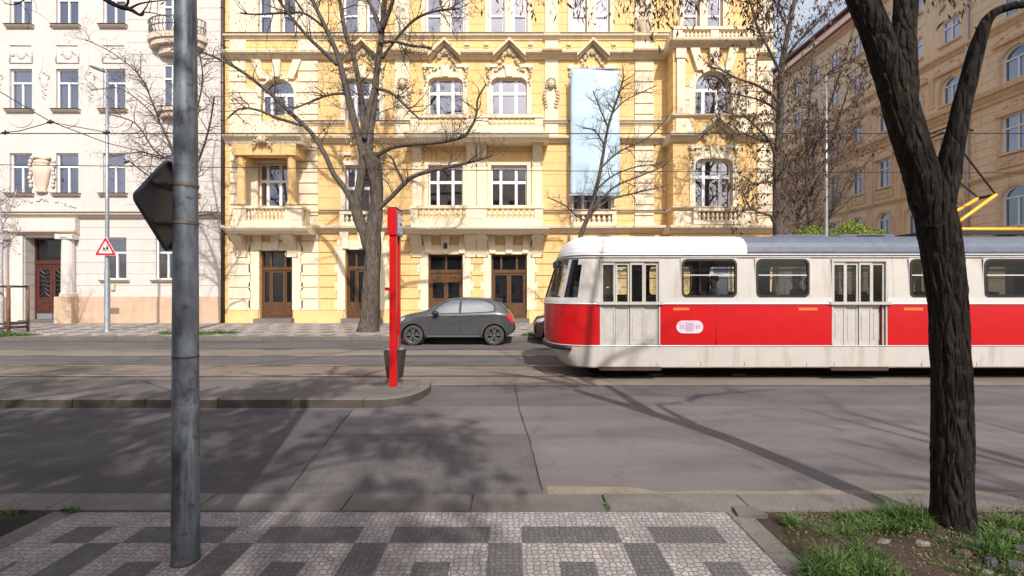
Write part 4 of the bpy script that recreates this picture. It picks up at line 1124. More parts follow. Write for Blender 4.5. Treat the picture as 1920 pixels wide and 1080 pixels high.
# ------------------------------------------------------------------ trees
def bez(pts, n=6):
    """Catmull-Rom through the points (Vector, radius)"""
    out = []; N = len(pts)
    for i in range(N-1):
        p0 = pts[max(i-1,0)]; p1 = pts[i]; p2 = pts[i+1]; p3 = pts[min(i+2,N-1)]
        for k in range(n):
            t = k/n; t2, t3 = t*t, t*t*t
            v = (p1[0]*2 + (p2[0]-p0[0])*t + (p0[0]*2-p1[0]*5+p2[0]*4-p3[0])*t2 + (p1[0]*3-p0[0]-p2[0]*3+p3[0])*t3)*.5
            out.append((v, p1[1]+(p2[1]-p1[1])*t))
    out.append(pts[-1]); return out
class Tree:
    def __init__(s, seed, podn=3, podsize=(.022,.085), kn=3, lens=(1.5,.75,.38), dens=(2.4,5,9), tw=.0055, droop=.12, flat=1.0):
        s.r = random.Random(seed); s.wood = MB(); s.tw_ = MB(); s.pods = MB(); s.podn = podn; s.ps = podsize
        s.lens = lens; s.dens = dens; s.tw = tw; s.droop = droop; s.flat = flat
    def limb(s, pts, k=12, n=6, sprout=1.0, disp=None, spfrom=.25, length=1.0):
        q = bez(pts, n); s.wood.tube([a for a, _ in q], [r for _, r in q], k, disp=disp)
        if sprout: s.sprout(q, 0, sprout, spfrom, length)
    def sprout(s, q, lev, mult=1.0, frm=.2, length=1.0):
        r = s.r; L = sum((q[i+1][0]-q[i][0]).length for i in range(len(q)-1))
        cnt = s.dens[lev]*L*mult; cnt = int(cnt) + (r.random() < cnt-int(cnt))
        for _ in range(cnt):
            t = frm + (1-frm)*r.random(); i = min(int(t*(len(q)-1)), len(q)-2); f = t*(len(q)-1)-i
            p = q[i][0].lerp(q[i+1][0], f); rad = q[i][1]+(q[i+1][1]-q[i][1])*f
            tn = (q[i+1][0]-q[i][0]).normalized()
            o = Vector((r.gauss(0,1), r.gauss(0,s.flat), r.gauss(.25,.8))); o = (o - tn*o.dot(tn)).normalized()
            d = (tn*r.uniform(.25,1.0) + o*r.uniform(.6,1.1)).normalized()
            ln = s.lens[lev]*r.uniform(.45,1.25)*length*(1.15-.5*t)
            s.grow(p, d, ln, min(rad*.6, (.018,.010,.0055)[lev]*r.uniform(.7,1.3)*max(1, s.tw/.0055)), lev)
        if lev >= 1: s.tip(q[-1][0])
    def grow(s, p, d, ln, rad, lev):
        r = s.r; n = (6,5,3)[lev]; pts = [(p, rad)]; st = ln/n
        for i in range(n):
            d = (d + Vector((r.gauss(0,.17), r.gauss(0,.17), r.gauss(0,.17) - s.droop*(i/n)*(.5+lev*.5) + .03))).normalized()
            p = p + d*st; pts.append((p, max(rad*(1-(i+1)/n*.75), .0022*max(1, s.tw/.0055))))
        (s.wood if lev == 0 else s.tw_).tube([a for a, _ in pts], [b for _, b in pts], (6,4,3)[lev], cap=False)
        if lev < 2: s.sprout(pts, lev+1)
        else:
            if r.random() < .8: s.tip(p)
    def tip(s, p):
        r = s.r; n = s.podn*r.uniform(0,2)
        n = int(n) + (r.random() < n-int(n))
        for _ in range(n):
            w, l = s.ps[0]*r.uniform(.6,1.3), s.ps[1]*r.uniform(.5,1.25)
            c = p + Vector((r.gauss(0,.045), r.gauss(0,.045), r.gauss(-.02,.05)))
            dn = Vector((r.gauss(0,.45), r.gauss(0,.45), -1)).normalized(); sd = dn.cross(Vector((r.gauss(0,1), r.gauss(0,1), .1))).normalized()
            bend = dn.cross(sd)*l*r.uniform(-.18,.18)
            a = c; m = c + dn*l*.5 + bend; e = c + dn*l
            s.pods.quad(a, m+sd*w/2, e, m-sd*w/2)
    def build(s, name, label, cat, group, bark_, base, podname='seed_pods', tw='twig'):
        root = thing(name, label, cat, base, 0, group)
        off = Vector(base)
        for mb, nm, mt, sm in ((s.wood,'trunk',bark_,True),(s.tw_,'branches',Mt[tw],True),(s.pods,podname,Mt['pod'],False)):
            if not mb.v: continue
            mb.v = [(v[0]-off.x, v[1]-off.y, v[2]-off.z) for v in mb.v]
            mb.build(nm, mt, root, smooth=sm)
        return root
WK = [1.0]
def L(Y, *pts, y2=None):
    """limb from photo measurements (px, py, width px) at distance Y, drifting to y2"""
    out = []; N = len(pts)
    for i, (px, py, w) in enumerate(pts):
        yy = Y if y2 is None else Y+(y2-Y)*i/(N-1)
        out.append((P(px, py, yy), w/2*yy/F*math.cos(math.atan((px-960)/F))*WK[0]))
    return out
# --- centre tree on the far pavement
t = Tree(11, podn=1.3, podsize=(.038,.105), dens=(3.0,4.2,5.2), lens=(1.5,.8,.42), tw=.0075)
fl = lambda an, l, r: .10*math.sin(an*5+l*2.0) + .06*math.sin(an*9-l*3)
t.limb(L(20, (690,628,46),(691,612,38),(693,580,32),(696,530,30),(699,480,29),(698,445,30),(703,415,26),(706,385,24),(706,350,24),(700,310,28),(694,290,30)), 20, 7, 0, disp=fl)
t.limb(L(20, (694,470,22),(684,440,22),(672,408,21),(668,385,19),(675,350,17),(679,320,18),(684,295,20)), 16, 6, 0, disp=fl)
t.limb(L(20, (668,395,17),(655,368,12),(640,345,11),(625,325,11),(607,285,10),(580,245,9),(545,212,8.5),(518,185,8),(488,160,7),(455,135,6.5),(420,115,5.5),(395,104,5),(360,92,4),(322,82,3), y2=19.3), 12, 5, .9, spfrom=.3)
t.limb(L(20, (684,300,17),(675,268,15),(663,222,14),(650,170,13),(640,130,12),(632,100,10),(612,55,9),(590,10,8),(570,-35,6), y2=19.6), 14, 5, 1)
t.limb(L(20, (686,298,14),(683,260,13),(678,190,11),(664,110,10),(650,70,9),(640,20,8),(634,-25,6), y2=20.6), 12, 5, .9)
t.limb(L(20, (692,300,17),(693,255,15),(700,205,13),(705,150,12),(712,90,12),(718,40,10),(723,-25,9), y2=20.2), 14, 5, 1)
t.limb(L(19.9, (700,170,9),(694,200,11),(688,230,12),(684,262,12)), 12, 5, 0)
t.limb(L(19.7, (632,122,8),(607,97,7.5),(580,72,7),(550,37,6),(530,10,5),(515,-10,4), y2=18.9), 10, 5, 1.1)
t.limb(L(19.8, (618,60,6),(575,27,5),(540,24,4.5),(480,27,4),(450,24,3), y2=18.8), 8, 5, 1.2)
t.limb(L(20, (696,300,10),(712,288,9),(740,275,8.5),(780,270,8),(827,266,7),(868,256,6),(884,237,5),(893,215,4.5),(896,185,4),(912,157,3), y2=19.0), 10, 5, .9)
t.limb(L(20, (703,412,11),(712,390,10),(735,368,9),(758,344,9),(775,331,8),(805,321,7.5),(850,311,7),(900,299,5),(925,290,3), y2=19.0), 10, 5, .8)
t.limb(L(19.8, (758,344,5),(745,318,4),(736,298,3.5),(722,288,2.5)), 8, 4, 1)
t.limb(L(19.6, (565,235,6),(520,221,5.5),(482,206,5),(450,204,4),(427,222,3)), 8, 5, 1.2)
t.limb(L(19.9, (650,175,6),(617,178,5),(580,192,4),(548,205,3), y2=19.3), 8, 5, 1.2)
t.limb(L(20, (712,80,7),(740,78,6),(770,85,5),(810,90,4), y2=19.2), 8, 5, 1.6)
t.limb(L(20, (705,165,7),(735,175,6),(760,198,5),(785,222,3), y2=19.2), 8, 5, 1.4)
t.limb(L(20, (714,60,9),(703,28,8),(688,-5,6), y2=20.5), 8, 4, 1)
t.limb(L(20, (717,55,9),(732,15,8),(745,-25,6), y2=19.4), 8, 4, 1.4)
t.limb(L(20, (716,110,6),(745,70,5),(780,35,5),(820,20,4),(862,16,3), y2=19.0), 8, 4, 2.0)
t.build('street_tree', 'tall bare tree with forked grey trunk rising before the yellow house beside the red post', 'tree', 'trees along the far pavement', Mt['bark2'], tuple(P(690,628,20)*Vector((1,1,0)) if False else (P(690,628,20).x, 20, .13)))
# --- slim tree behind the tram
WK[0] = .8
t = Tree(23, podn=.6, dens=(4.0,4.6,5.6), lens=(1.15,.6,.34), tw=.006, droop=.03)
t.limb(L(20, (1055,622,14),(1070,540,12),(1082,470,11),(1092,432,10.5),(1104,402,10),(1115,365,9),(1125,322,8),(1134,270,7),(1141,235,6),(1152,200,5),(1162,170,4),(1170,140,3)), 12, 5, .9, spfrom=.4, disp=fl)
for q in ([(1104,405,6),(1140,376,5),(1190,362,4),(1245,350,2.5)],[(1108,396,6),(1150,352,5),(1200,330,4),(1245,312,2.5)],[(1126,316,5),(1160,285,4),(1215,258,3.5),(1250,222,2.5)],
          [(1117,356,5),(1152,328,4),(1200,311,3),(1240,309,2)],[(1098,414,4),(1080,404,3.5),(1058,384,3),(1026,370,2)],[(1133,272,4),(1115,245,3.5),(1092,240,3)],[(1140,240,4),(1126,205,3.5),(1112,170,2.5)],[(1146,215,4),(1170,190,3),(1205,172,2.5),(1232,160,2)]):
    t.limb(L(20, *q, y2=19.4+random.Random(q[1][0]).random()), 7, 5, 1.3, spfrom=.15, length=.75)
t.build('street_tree', 'slender bare tree before the blue banner, its lower trunk behind the tram', 'tree', 'trees along the far pavement', Mt['bark3'], (P(1055,622,20).x, 20, .13))
# --- dark tree right of the yellow house, hung with pods
WK[0] = .85
t = Tree(37, podn=1.9, podsize=(.075,.20), dens=(2.6,3.2,4.2), lens=(1.5,.8,.42), tw=.006, droop=.16)
t.limb(L(20, (1462,625,34),(1460,540,28),(1459,470,25),(1459,430,24),(1457,395,19),(1456,350,17),(1458,300,16),(1461,240,16),(1463,180,15),(1466,120,14),(1478,60,11),(1490,0,9),(1500,-50,7)), 16, 5, 1, spfrom=.35, disp=fl)
for q in ([(1462,440,14),(1475,412,12),(1495,382,10),(1520,345,9),(1545,310,8),(1560,285,7),(1566,258,6),(1590,215,5),(1612,170,4),(1632,150,3)],
          [(1458,190,8),(1440,172,7),(1415,158,6),(1380,146,5),(1350,130,4),(1325,124,3)],[(1457,300,8),(1445,270,7),(1435,255,6),(1405,225,5),(1390,215,3)],
          [(1453,420,10),(1445,405,7),(1430,400,5),(1405,388,4),(1390,350,3)],[(1467,118,9),(1495,80,7),(1530,45,6),(1560,5,4)],[(1462,240,8),(1490,200,6),(1530,155,5),(1590,115,4),(1645,95,3)],
          [(1462,210,7),(1430,190,5),(1395,180,4),(1365,175,3)],[(1465,140,8),(1440,90,6),(1420,50,5),(1405,0,4)],[(1480,60,7),(1460,20,5),(1440,-20,4)],
          [(1460,330,7),(1485,300,6),(1505,290,5),(1540,240,4)],[(1458,350,6),(1440,340,5),(1415,345,4),(1395,330,3)],[(1459,270,6),(1425,262,5),(1390,250,4),(1370,262,2)]):
    t.limb(L(20, *q, y2=19.0+1.8*random.Random(q[1][0]).random()), 8, 5, 1.5, spfrom=.12)
t.build('street_tree', 'dark leaning tree hung with brown seed pods at the right end of the yellow house', 'tree', 'trees along the far pavement', Mt['bark3'], (P(1462,625,20).x, 20, .13))
WK[0] = 1.0
# --- trees further along the side street
for sd, (px, Yb, top, lab) in enumerate(((1520, 27.0, 70, 'twiggy brown tree in the side street just right of the dark leaning tree'), (1500, 36.0, 210, 'small far bare tree low in the side street gap'), )):
    t = Tree(50+sd, podn=.6, podsize=(.05,.15), dens=(1.9,2.7,3.6), lens=(2.0,1.0,.5), tw=.009, droop=.1)
    xb = P(px, 500, Yb).x; zt = P(px, top, Yb).z; r_ = random.Random(sd+5)
    t.limb([(Vector((xb,Yb,.1)),.2),(Vector((xb+.1,Yb,zt*.25)),.16),(Vector((xb-.1,Yb+.2,zt*.55)),.11),(Vector((xb+.2,Yb,zt)),.03)], 10, 6, .9, spfrom=.25)
    for k in range(9):
        z0 = zt*r_.uniform(.2,.6); an = r_.uniform(0, 6.28); ln = zt*r_.uniform(.2,.34)
        p0 = Vector((xb, Yb, z0)); dv = Vector((math.cos(an)*.7, math.sin(an)*.7, .9))
        t.limb([(p0,.08),(p0+dv*ln*.35,.06),(p0+dv*ln*.7+Vector((0,0,.4)),.04),(p0+dv*ln+Vector((0,0,.9)),.015)], 7, 4, 1.0, spfrom=.15)
    t.build('street_tree', lab, 'tree', 'trees in the side street', Mt['bark3'], (xb, Yb, .1), tw='twig_pale')
# --- tree behind the near pole
t = Tree(61, podn=1.0, podsize=(.026,.08), dens=(3.2,4.2,5.2), lens=(1.2,.65,.36), tw=.0065, droop=.06)
t.limb(L(20, (350,624,22),(348,540,18),(346,470,16),(344,420,15),(341,370,13),(336,330,11),(326,290,7),(312,255,5),(300,230,4),(285,190,3.5),(262,142,3),(212,100,2.5),(160,74,2)), 12, 5, 1, spfrom=.5)
for q in ([(342,380,9),(350,330,8),(346,270,7),(340,200,6),(330,130,5),(338,60,4)],[(336,330,7),(312,300,5),(288,280,4),(262,240,3.5),(240,224,3),(200,214,2)],[(340,360,6),(310,338,4.5),(280,330,3.5),(240,300,3)],
          [(346,430,6),(365,408,5),(385,402,4),(402,401,3)],[(343,350,7),(372,300,5),(392,240,4),(402,180,3)],[(326,290,4),(300,296,3),(270,286,3),(238,288,2.5),(200,296,2)],[(344,290,5),(365,220,4),(380,150,3),(372,90,3)],[(300,230,3),(262,190,2.5),(220,165,2),(170,170,1.5)]):
    t.limb(L(20, *q, y2=19.2+1.4*random.Random(q[1][0]).random()), 8, 5, 1.4, spfrom=.1)
t.build('street_tree', 'bare spreading tree before the pinkish house, trunk hidden by the near pole', 'tree', 'trees along the far pavement', Mt['bark3'], (P(350,624,20).x, 20, .13))
# --- staked young tree at the left edge
t = Tree(71, podn=.9, dens=(4,5,6), lens=(.8,.45,.28), tw=.006)
t.limb(L(19.6, (2,628,12),(3,560,10),(2,500,8),(4,450,6),(0,400,4),(-6,330,3)), 10, 5, 1, spfrom=.55)
for q in ([(3,470,4),(20,450,3),(40,428,2)],[(2,490,4),(-20,450,3),(-50,420,2)],[(2,430,3),(18,395,2.5),(30,360,2)],[(0,400,3),(-10,370,2),(-8,310,1.5)]):
    t.limb(L(19.6, *q), 6, 4, 2, spfrom=.1, length=.8)
t.build('young_tree', 'thin young tree with whitewashed trunk between stakes at the left edge', 'tree', None, plain('whitewashed_bark', (.42,.40,.42), .9, var=.3), (P(2,628,19.6).x, 19.6, .13))
# --- the near tree
dr = random.Random(3)
def dispf(seed, amp=.13):
    def f(an, l, r):
        x, y = math.cos(an), math.sin(an)
        # long interlacing ridges with deep furrows
        a = mnoise.noise(Vector((x*2.6+.35*math.sin(l*4), y*2.6, l*1.7+seed)))
        v = 1-abs(mnoise.noise(Vector((x*4.2+seed+.5*mnoise.noise(Vector((l*3,seed,0))), y*4.2, l*2.4))))*2.0
        c = 1-abs(mnoise.noise(Vector((x*8.5+seed, y*8.5+1.3*mnoise.noise(Vector((l*4,x,y))), l*5.2))))*2.2
        g = mnoise.noise(Vector((x*15, y*15, l*16+seed)))
        return amp*(a*.45 + v*.42 + c*.38 + g*.16) - amp*.45
    return f
t = Tree(81, podn=1.6, podsize=(.019,.085), dens=(1.3,2.8,4.2), lens=(1.1,.55,.3), tw=.0040, droop=.30)
WK[0] = .95
t.limb(L(3.65, (1791,1030,185),(1790,1010,132),(1787,985,102),(1785,930,88),(1785,850,86),(1785,760,86),(1784,700,85),(1780,640,82),(1777,580,82),(1771,520,84),(1764,470,86),(1758,430,88),(1750,388,82),(1742,350,46)), 110, 26, 0, disp=dispf(1.0))
t.limb(L(3.65, (1782,620,14),(1773,545,30),(1760,445,66),(1745,382,86),(1720,305,74),(1703,250,74),(1688,200,74),(1673,150,70),(1656,100,64),(1638,50,61),(1616,0,60),(1595,-60,55),(1570,-150,48)), 90, 22, 0, disp=dispf(3.0))
t.limb(L(3.65, (1704,262,26),(1697,215,50),(1694,160,62),(1692,110,60),(1695,60,53),(1698,10,50),(1700,-60,46),(1706,-160,40), y2=3.85), 70, 20, 0, disp=dispf(5.0))
t.limb(L(3.62, (1748,430,50),(1762,375,66),(1776,325,58),(1786,280,50),(1795,240,45),(1803,200,42),(1812,165,41),(1822,125,39),(1830,95,37),(1838,70,33),(1850,40,27),(1868,22,23),(1900,11,21),(1935,3,20),(1990,-30,18), y2=3.4), 56, 14, 0, disp=dispf(8.0, .10))
up = Vector((0,0,1))
# upper limbs, out of the picture but casting the shade and carrying the hanging twigs
for k, (a, b_, c_, r0) in enumerate((((2.75,3.65,5.2),(2.0,3.4,6.6),(1.0,3.2,7.6),.10),((3.1,3.9,5.1),(3.2,4.2,7.0),(3.6,4.4,9.0),.09),((2.9,3.7,5.3),(1.4,4.3,5.9),(-.4,4.6,6.0),.07),
                                     ((3.0,3.7,5.2),(2.4,4.6,5.9),(1.9,5.6,6.4),.06),((4.3,3.4,4.3),(5.2,3.3,4.9),(6.8,3.0,5.6),.06),((3.0,3.6,5.4),(2.2,2.4,6.6),(1.5,1.2,7.6),.08),((3.2,3.8,5.6),(4.2,3.0,7.0),(5.2,2.0,8.2),.07))):
    a, b_, c_ = Vector(a), Vector(b_), Vector(c_)
    t.limb([(a,r0),(a.lerp(b_,.5)+Vector((0,0,.12)),r0*.85),(b_,r0*.7),(b_.lerp(c_,.5),r0*.5),(c_,r0*.22)], 12, 5, 1.5, spfrom=.15, length=1.15)
# the visible hanging pod twigs along the top edge
hr = random.Random(19)
for (px, py, Y, n) in ((890,2,4.4,5),(955,4,4.3,5),(1005,0,4.3,4),(1052,8,4.2,5),(1085,14,4.2,6),(1160,12,4.2,6),(1200,25,4.1,7),(1235,45,4.1,6),(1262,50,4.1,5),(1290,14,4.2,6),(1330,10,4.2,6),(1400,30,4.2,7),(1425,60,4.2,7),(1450,30,4.2,7),(1770,4,3.9,4),(1815,2,3.9,4),(840,-6,4.4,4),(610,-6,4.6,3)):
    top = P(px, -90, Y); e = P(px, py, Y)
    t.limb([(top+Vector((hr.uniform(-.1,.1),0,.3)),.006),(top.lerp(e,.5)+Vector((hr.uniform(-.04,.04),0,0)),.004),(e,.0022)], 5, 4, 0)
    for k in range(n*(12 if px > 1150 else 8)):
        p = top.lerp(e, hr.uniform(.25,1.05)) + Vector((hr.gauss(0,.085), hr.gauss(0,.10), hr.gauss(0,.02)))
        t.tw_.tube([p+Vector((hr.uniform(-.05,.05),0,.07)), p], .0018, 3, cap=False); sv = t.podn; t.podn = .9; t.tip(p); t.podn = sv
nt1 = t.build('near_tree', 'thick dark rough-barked tree forking in two at the right of the near pavement', 'tree', 'trees along the near pavement', Mt['bark1'], (P(1785,1010,3.65).x, 3.65, .03))
# --- near-pavement neighbours whose crowns shade the lane (they stand beside and behind the camera)
def shade_tree(seed, base, h, spread, n, label, dens=1.0, pod=(.05,.14), podn=3.0):
    t = Tree(seed, podn=podn, podsize=pod, dens=(2.2*dens,3.4*dens,4.4*dens), lens=(1.5,.8,.4), tw=.009, droop=.12)
    r = random.Random(seed); bx, by = base; bo = Vector((bx, by, 0))
    t.limb([(bo,.24),(bo+Vector((.05,0,h*.22)),.19),(bo+Vector((-.1,.1,h*.5)),.13),(bo+Vector((.1,-.1,h)),.03)], 14, 6, .6, spfrom=.45)
    for k in range(n):
        an = 2*math.pi*(k+r.random()*.7)/n; z0 = h*r.uniform(.34,.6); p0 = bo+Vector((0,0,z0)); dv = Vector((math.cos(an), math.sin(an), 0))*spread*r.uniform(.7,1.1)
        t.limb([(p0,.09),(p0+dv*.35+up*h*.10,.065),(p0+dv*.7+up*h*.2,.04),(p0+dv+up*h*r.uniform(.18,.34),.012)], 8, 5, 1.0, spfrom=.15)
    return t.build('street_tree', label, 'tree', 'trees along the near pavement', Mt['bark3'], (bx, by, 0))
shade_tree(101, (-8.6,1.2), 10.5, 3.6, 10, 'podded tree standing outside the left of the near pavement')
t = Tree(91, podn=1.0, podsize=(.02,.08), dens=(3,4,5), lens=(.5,.3,.2), tw=.004)
t.limb(L(5.0, (120,-40,26),(175,-20,18),(200,0,13),(225,13,11),(243,17,11),(262,28,6),(270,26,3)), 12, 6, .4, spfrom=.5)
t.limb(L(5.0, (245,15,5),(262,7,4),(285,3,3),(312,0,2)), 6, 5, 1); t.limb(L(5.0, (262,27,4),(272,23,3),(295,26,2),(318,32,1.6)), 6, 5, 1)
t.limb(L(5.0, (60,-10,4),(30,8,3),(8,6,2)), 6, 5, 2.0)
t.build('tree_bough', 'dark bough reaching in at the top left corner', 'bough', None, Mt['bark1'], (P(120,-40,5.0).x, 5.0, 0))
shade_tree(103, (-3.6,-2.6), 9.5, 4.6, 13, 'dense podded tree behind the viewer towards the left', 1.5, pod=(.09,.17), podn=7)
shade_tree(105, (-6.2,-6.6), 10.5, 4.2, 11, 'podded tree well behind the viewer to the left', 1.2, pod=(.09,.17), podn=6)
shade_tree(107, (7.6,-1.5), 8.5, 3.2, 8, 'thin podded tree behind the viewer towards the right', .7, podn=1.5)
shade_tree(109, (-10.5,-1.0), 9.5, 4.0, 9, 'podded tree far left on the near pavement', 1.2, pod=(.09,.17), podn=6)

# ------------------------------------------------------------------ plants
def grass(name, label, spots, n, h, seed, kind='stuff', base_z=None, mat=None, w=.006):
    b = MB(); r = random.Random(seed)
    for _ in range(n):
        cx, cy, rx, ry, bz = r.choice(spots); a = r.uniform(0, 6.28); q = math.sqrt(r.random())*(1+.15*r.gauss(0,1))
        x, y = cx+rx*q*math.cos(a), cy+ry*q*math.sin(a)
        # clumpiness
        if mnoise.noise(Vector((x*5, y*5, seed))) < -.25: continue
        hh = h*(.35+r.random()**2.2*1.7)*(1.15-.6*q)*(.55+.9*max(0, .5+mnoise.noise(Vector((x*3.1, y*3.1, seed+4))))); dx, dy = r.gauss(0,.6)*hh, r.gauss(0,.6)*hh; sx, sy = math.cos(a*7)*w, math.sin(a*7)*w
        z = bz
        b.v += [(x-sx,y-sy,z),(x+sx,y+sy,z),(x+dx*.35+sx*.8,y+dy*.35+sy*.8,z+hh*.6),(x+dx*.35-sx*.8,y+dy*.35-sy*.8,z+hh*.6),(x+dx,y+dy,z+hh*.9)]
        k = len(b.v)-5; b.f += [(k,k+1,k+2,k+3),(k+3,k+2,k+4)]; b.m += [0,0]
    o = b.build(name, mat or GR); tag(o, label, name.replace('_',' ').split('.')[0], None, kind); return o
m, nt, pb = mk('grass_blades'); co = coords(nt)
g1 = mixc(nt, ramp(nt, nz(nt, co, 6, 5), [(.3,0.0),(.7,1.0)]), (.026,.062,.010), (.080,.155,.022))
g1 = mixc(nt, ramp(nt, nz(nt, co, 30, 2), [(.55,0.0),(.75,.6)]), g1, (.20,.22,.07))
nt.links.new(g1, pb.inputs['Base Color']); pb.inputs['Roughness'].default_value = .6; GR = m
sp = []; rg = random.Random(12); EX = ((1480,968,14,8),(1520,975,26,14),(1570,985,34,16),(1620,980,40,18),(1670,975,44,20),(1710,970,44,22),(1590,1000,36,12),(1640,1068,70,18),(1580,1040,50,20),(1610,1030,40,14),(1870,1000,40,14),(1885,1030,40,18))
for px, py, w_, h_ in ((1500,972,24,12),(1545,968,30,12),(1590,965,40,14),(1640,962,40,16),(1690,958,45,18),(1725,962,30,20),(1560,1055,40,22),(1620,1060,60,28),(1660,1045,40,20),(1550,1000,20,8),(1850,985,30,12),(1890,978,40,14),(1860,1030,35,14),(1900,1015,40,16),(1700,985,40,12),(1530,1070,30,10),(1905,1050,30,10)) + EX:
    Yg = (CAMZ-.05)*F/(py+14-HOR); p = P(px, py+14, Yg); sp.append((p.x, Yg, w_*Yg/F, h_*Yg/F*1.6, .03))
grass('grass', 'green grass tufts growing round the foot of the near tree', sp, 26000, .08, 5, w=.0038)
for k, (px, py, w_, dp_, n, lab) in enumerate(((365,623,75,.45,5200,'strip of grass on the far pavement behind the near pole'),(15,626,40,.4,2200,'grass under the young tree stakes'),(1000,626,22,.3,1200,'small grass patch behind the grey car'))):
    Yg = 1.80*F/(py-HOR+3); xx = P(px, py, Yg).x
    grass('grass', lab, [(xx+q*w_*Yg/F*.5, Yg+.25*abs(q), w_*Yg/F*.55, dp_, .125) for q in (-1,0,1)], n, .10, 30+k, w=.012)
bedsp = [(3.0,3.45,.95,.5,.05),(4.3,3.5,.9,.45,.05),(3.3,2.9,.9,.4,.05)]
grass('short_grass', 'short sparse grass spread over the soil round the near trunk', bedsp, 15000, .034, 9, w=.003)
grass('weeds', 'weeds in the kerb joint at the left of the near pavement', [(P(105,965,3.97).x+.1, 4.0, .10, .05, .01),(-4.3,3.9,.1,.08,.02)], 500, .05, 41)
grass('weeds', 'weeds in the kerb joint below the dusty strip', [(.85,4.05,.02,.06,.01)], 120, .035, 42)
# hedge tops behind the tram in the side street
def bush(px, py, Y, rx, rz, seed, label):
    b = MB(); r = random.Random(seed); c = P(px, py, Y)
    for _ in range(5200):
        th = r.uniform(0, 6.28); q = r.random()**.35; u = r.uniform(-1, 1); k = math.sqrt(1-u*u)
        bumpy = 1+.28*mnoise.noise(Vector((math.cos(th)*k*3, math.sin(th)*k*3, u*3+seed)))
        x, y, z = c.x+rx*q*k*math.cos(th)*bumpy, c.y+rx*.6*q*k*math.sin(th)*bumpy, c.z+rz*q*u*bumpy
        s = r.uniform(.05,.11); n = Vector((r.gauss(0,1), r.gauss(0,1), r.gauss(.6,1))).normalized(); a = n.orthogonal().normalized(); d = n.cross(a)
        p = Vector((x,y,z)); b.quad(p-a*s*.5, p+d*s*.35, p+a*s*.5, p-d*s*.35)
    root = thing('bush', label, 'bush', (c.x, c.y, .1), 0, 'fresh green bushes in the side street')
    b.v = [(v[0]-c.x, v[1]-c.y, v[2]-.1) for v in b.v]; b.build('foliage', LF, root)
    st = MB()
    for k in range(7):
        a = k*.9; st.tube([(math.cos(a)*.15,math.sin(a)*.15,0),(math.cos(a)*.5,math.sin(a)*.4,c.z*.5),(math.cos(a)*rx*.5,math.sin(a)*rx*.3,c.z)], [.05,.035,.012], 6)
    st.build('stems', Mt['twig'], root)
m, nt, pb = mk('spring_leaves'); co = coords(nt)
g1 = mixc(nt, ramp(nt, nz(nt, co, 4, 5), [(.35,0.0),(.65,1.0)]), (.07,.14,.012), (.28,.36,.03))
nt.links.new(g1, pb.inputs['Base Color']); pb.inputs['Roughness'].default_value = .55; LF = m
bush(1598,448,24.5,1.2,1.0,1,'bright green bush right of the tall lamp post in the side street'); bush(1520,450,25.0,1.0,.75,2,'low green bush left of the tall lamp post in the side street'); bush(1648,452,25.2,.7,.6,3,'rightmost green bush, nearest the near trunk')
# stones round the near tree
rs = random.Random(6)
def stone(px, py, sx, sy, sz, rz, label, mat):
    Yg = (CAMZ-.05)*F/(py-HOR); p = P(px, py, Yg); b = MB(); n = 7
    base = [(math.cos(2*math.pi*i/n+rs.uniform(-.3,.3))*rs.uniform(.7,1.1), math.sin(2*math.pi*i/n)*rs.uniform(.7,1.1)) for i in range(n)]
    lo = [(x*sx, y*sy, -.02) for x, y in base]; mi = [(x*sx*.96, y*sy*.96, sz*.55) for x, y in base]; hi = [(x*sx*.72+rs.uniform(-.1,.1)*sx, y*sy*.72, sz*rs.uniform(.8,1.15)) for x, y in base]
    b.v = lo+mi+hi
    for k in (0, n):
        for i in range(n): j = (i+1) % n; b.f.append((k+i,k+j,k+n+j,k+n+i)); b.m.append(0)
    b.f.append(tuple(range(2*n,3*n))); b.m.append(0); b.f.append(tuple(range(n-1,-1,-1))); b.m.append(0)
    o = b.build('stone', mat, loc=(p.x, Yg, .05)); o.rotation_euler = (rs.uniform(-.15,.15), rs.uniform(-.15,.15), rz); tag(o, label, 'stone', 'broken stones round the near tree')
slate = asphalt('slate_stone', (.085,.082,.088), streak=.3); pale = asphalt('pale_stone', (.25,.225,.20), streak=.5); brn = asphalt('brown_stone', (.17,.115,.085), streak=.5)
stone(1657,1022,.06,.035,.035,.3,'pale chipped stone lying in soil left of the near trunk, in front of the grass',pale)
stone(1730,1022,.05,.04,.03,-.4,'pale stone directly before the foot of the near trunk',pale)
stone(1812,1042,.045,.04,.035,.2,'brown broken stone right of the trunk foot',brn)
stone(1796,1040,.035,.03,.03,.9,'dark slate chip touching the brown broken stone',slate)
stone(1858,1060,.06,.045,.045,.5,'dark slate slab low in the soil near the bottom right corner',slate)
stone(1905,1066,.07,.04,.045,-.3,'large slate piece in the bottom right corner',slate)
stone(1872,1005,.07,.035,.03,.1,'flat grey slab in the grass right of the trunk',pale)
stone(1900,1003,.06,.04,.035,.7,'dark stone beside the flat grey slab at the right edge',slate)
stone(1838,1022,.05,.03,.03,-.2,'small slate stone between trunk and flat grey slab',slate)
stone(1850,1075,.05,.03,.02,.2,'pale flat stone at the bottom edge below the slate slab',pale)
stone(1606,985,.05,.025,.025,0,'greyish stone half hidden in the grass left of the near trunk',pale)
stone(1582,1074,.03,.03,.035,0,'small round grey stone at the bottom edge in the grass',slate)
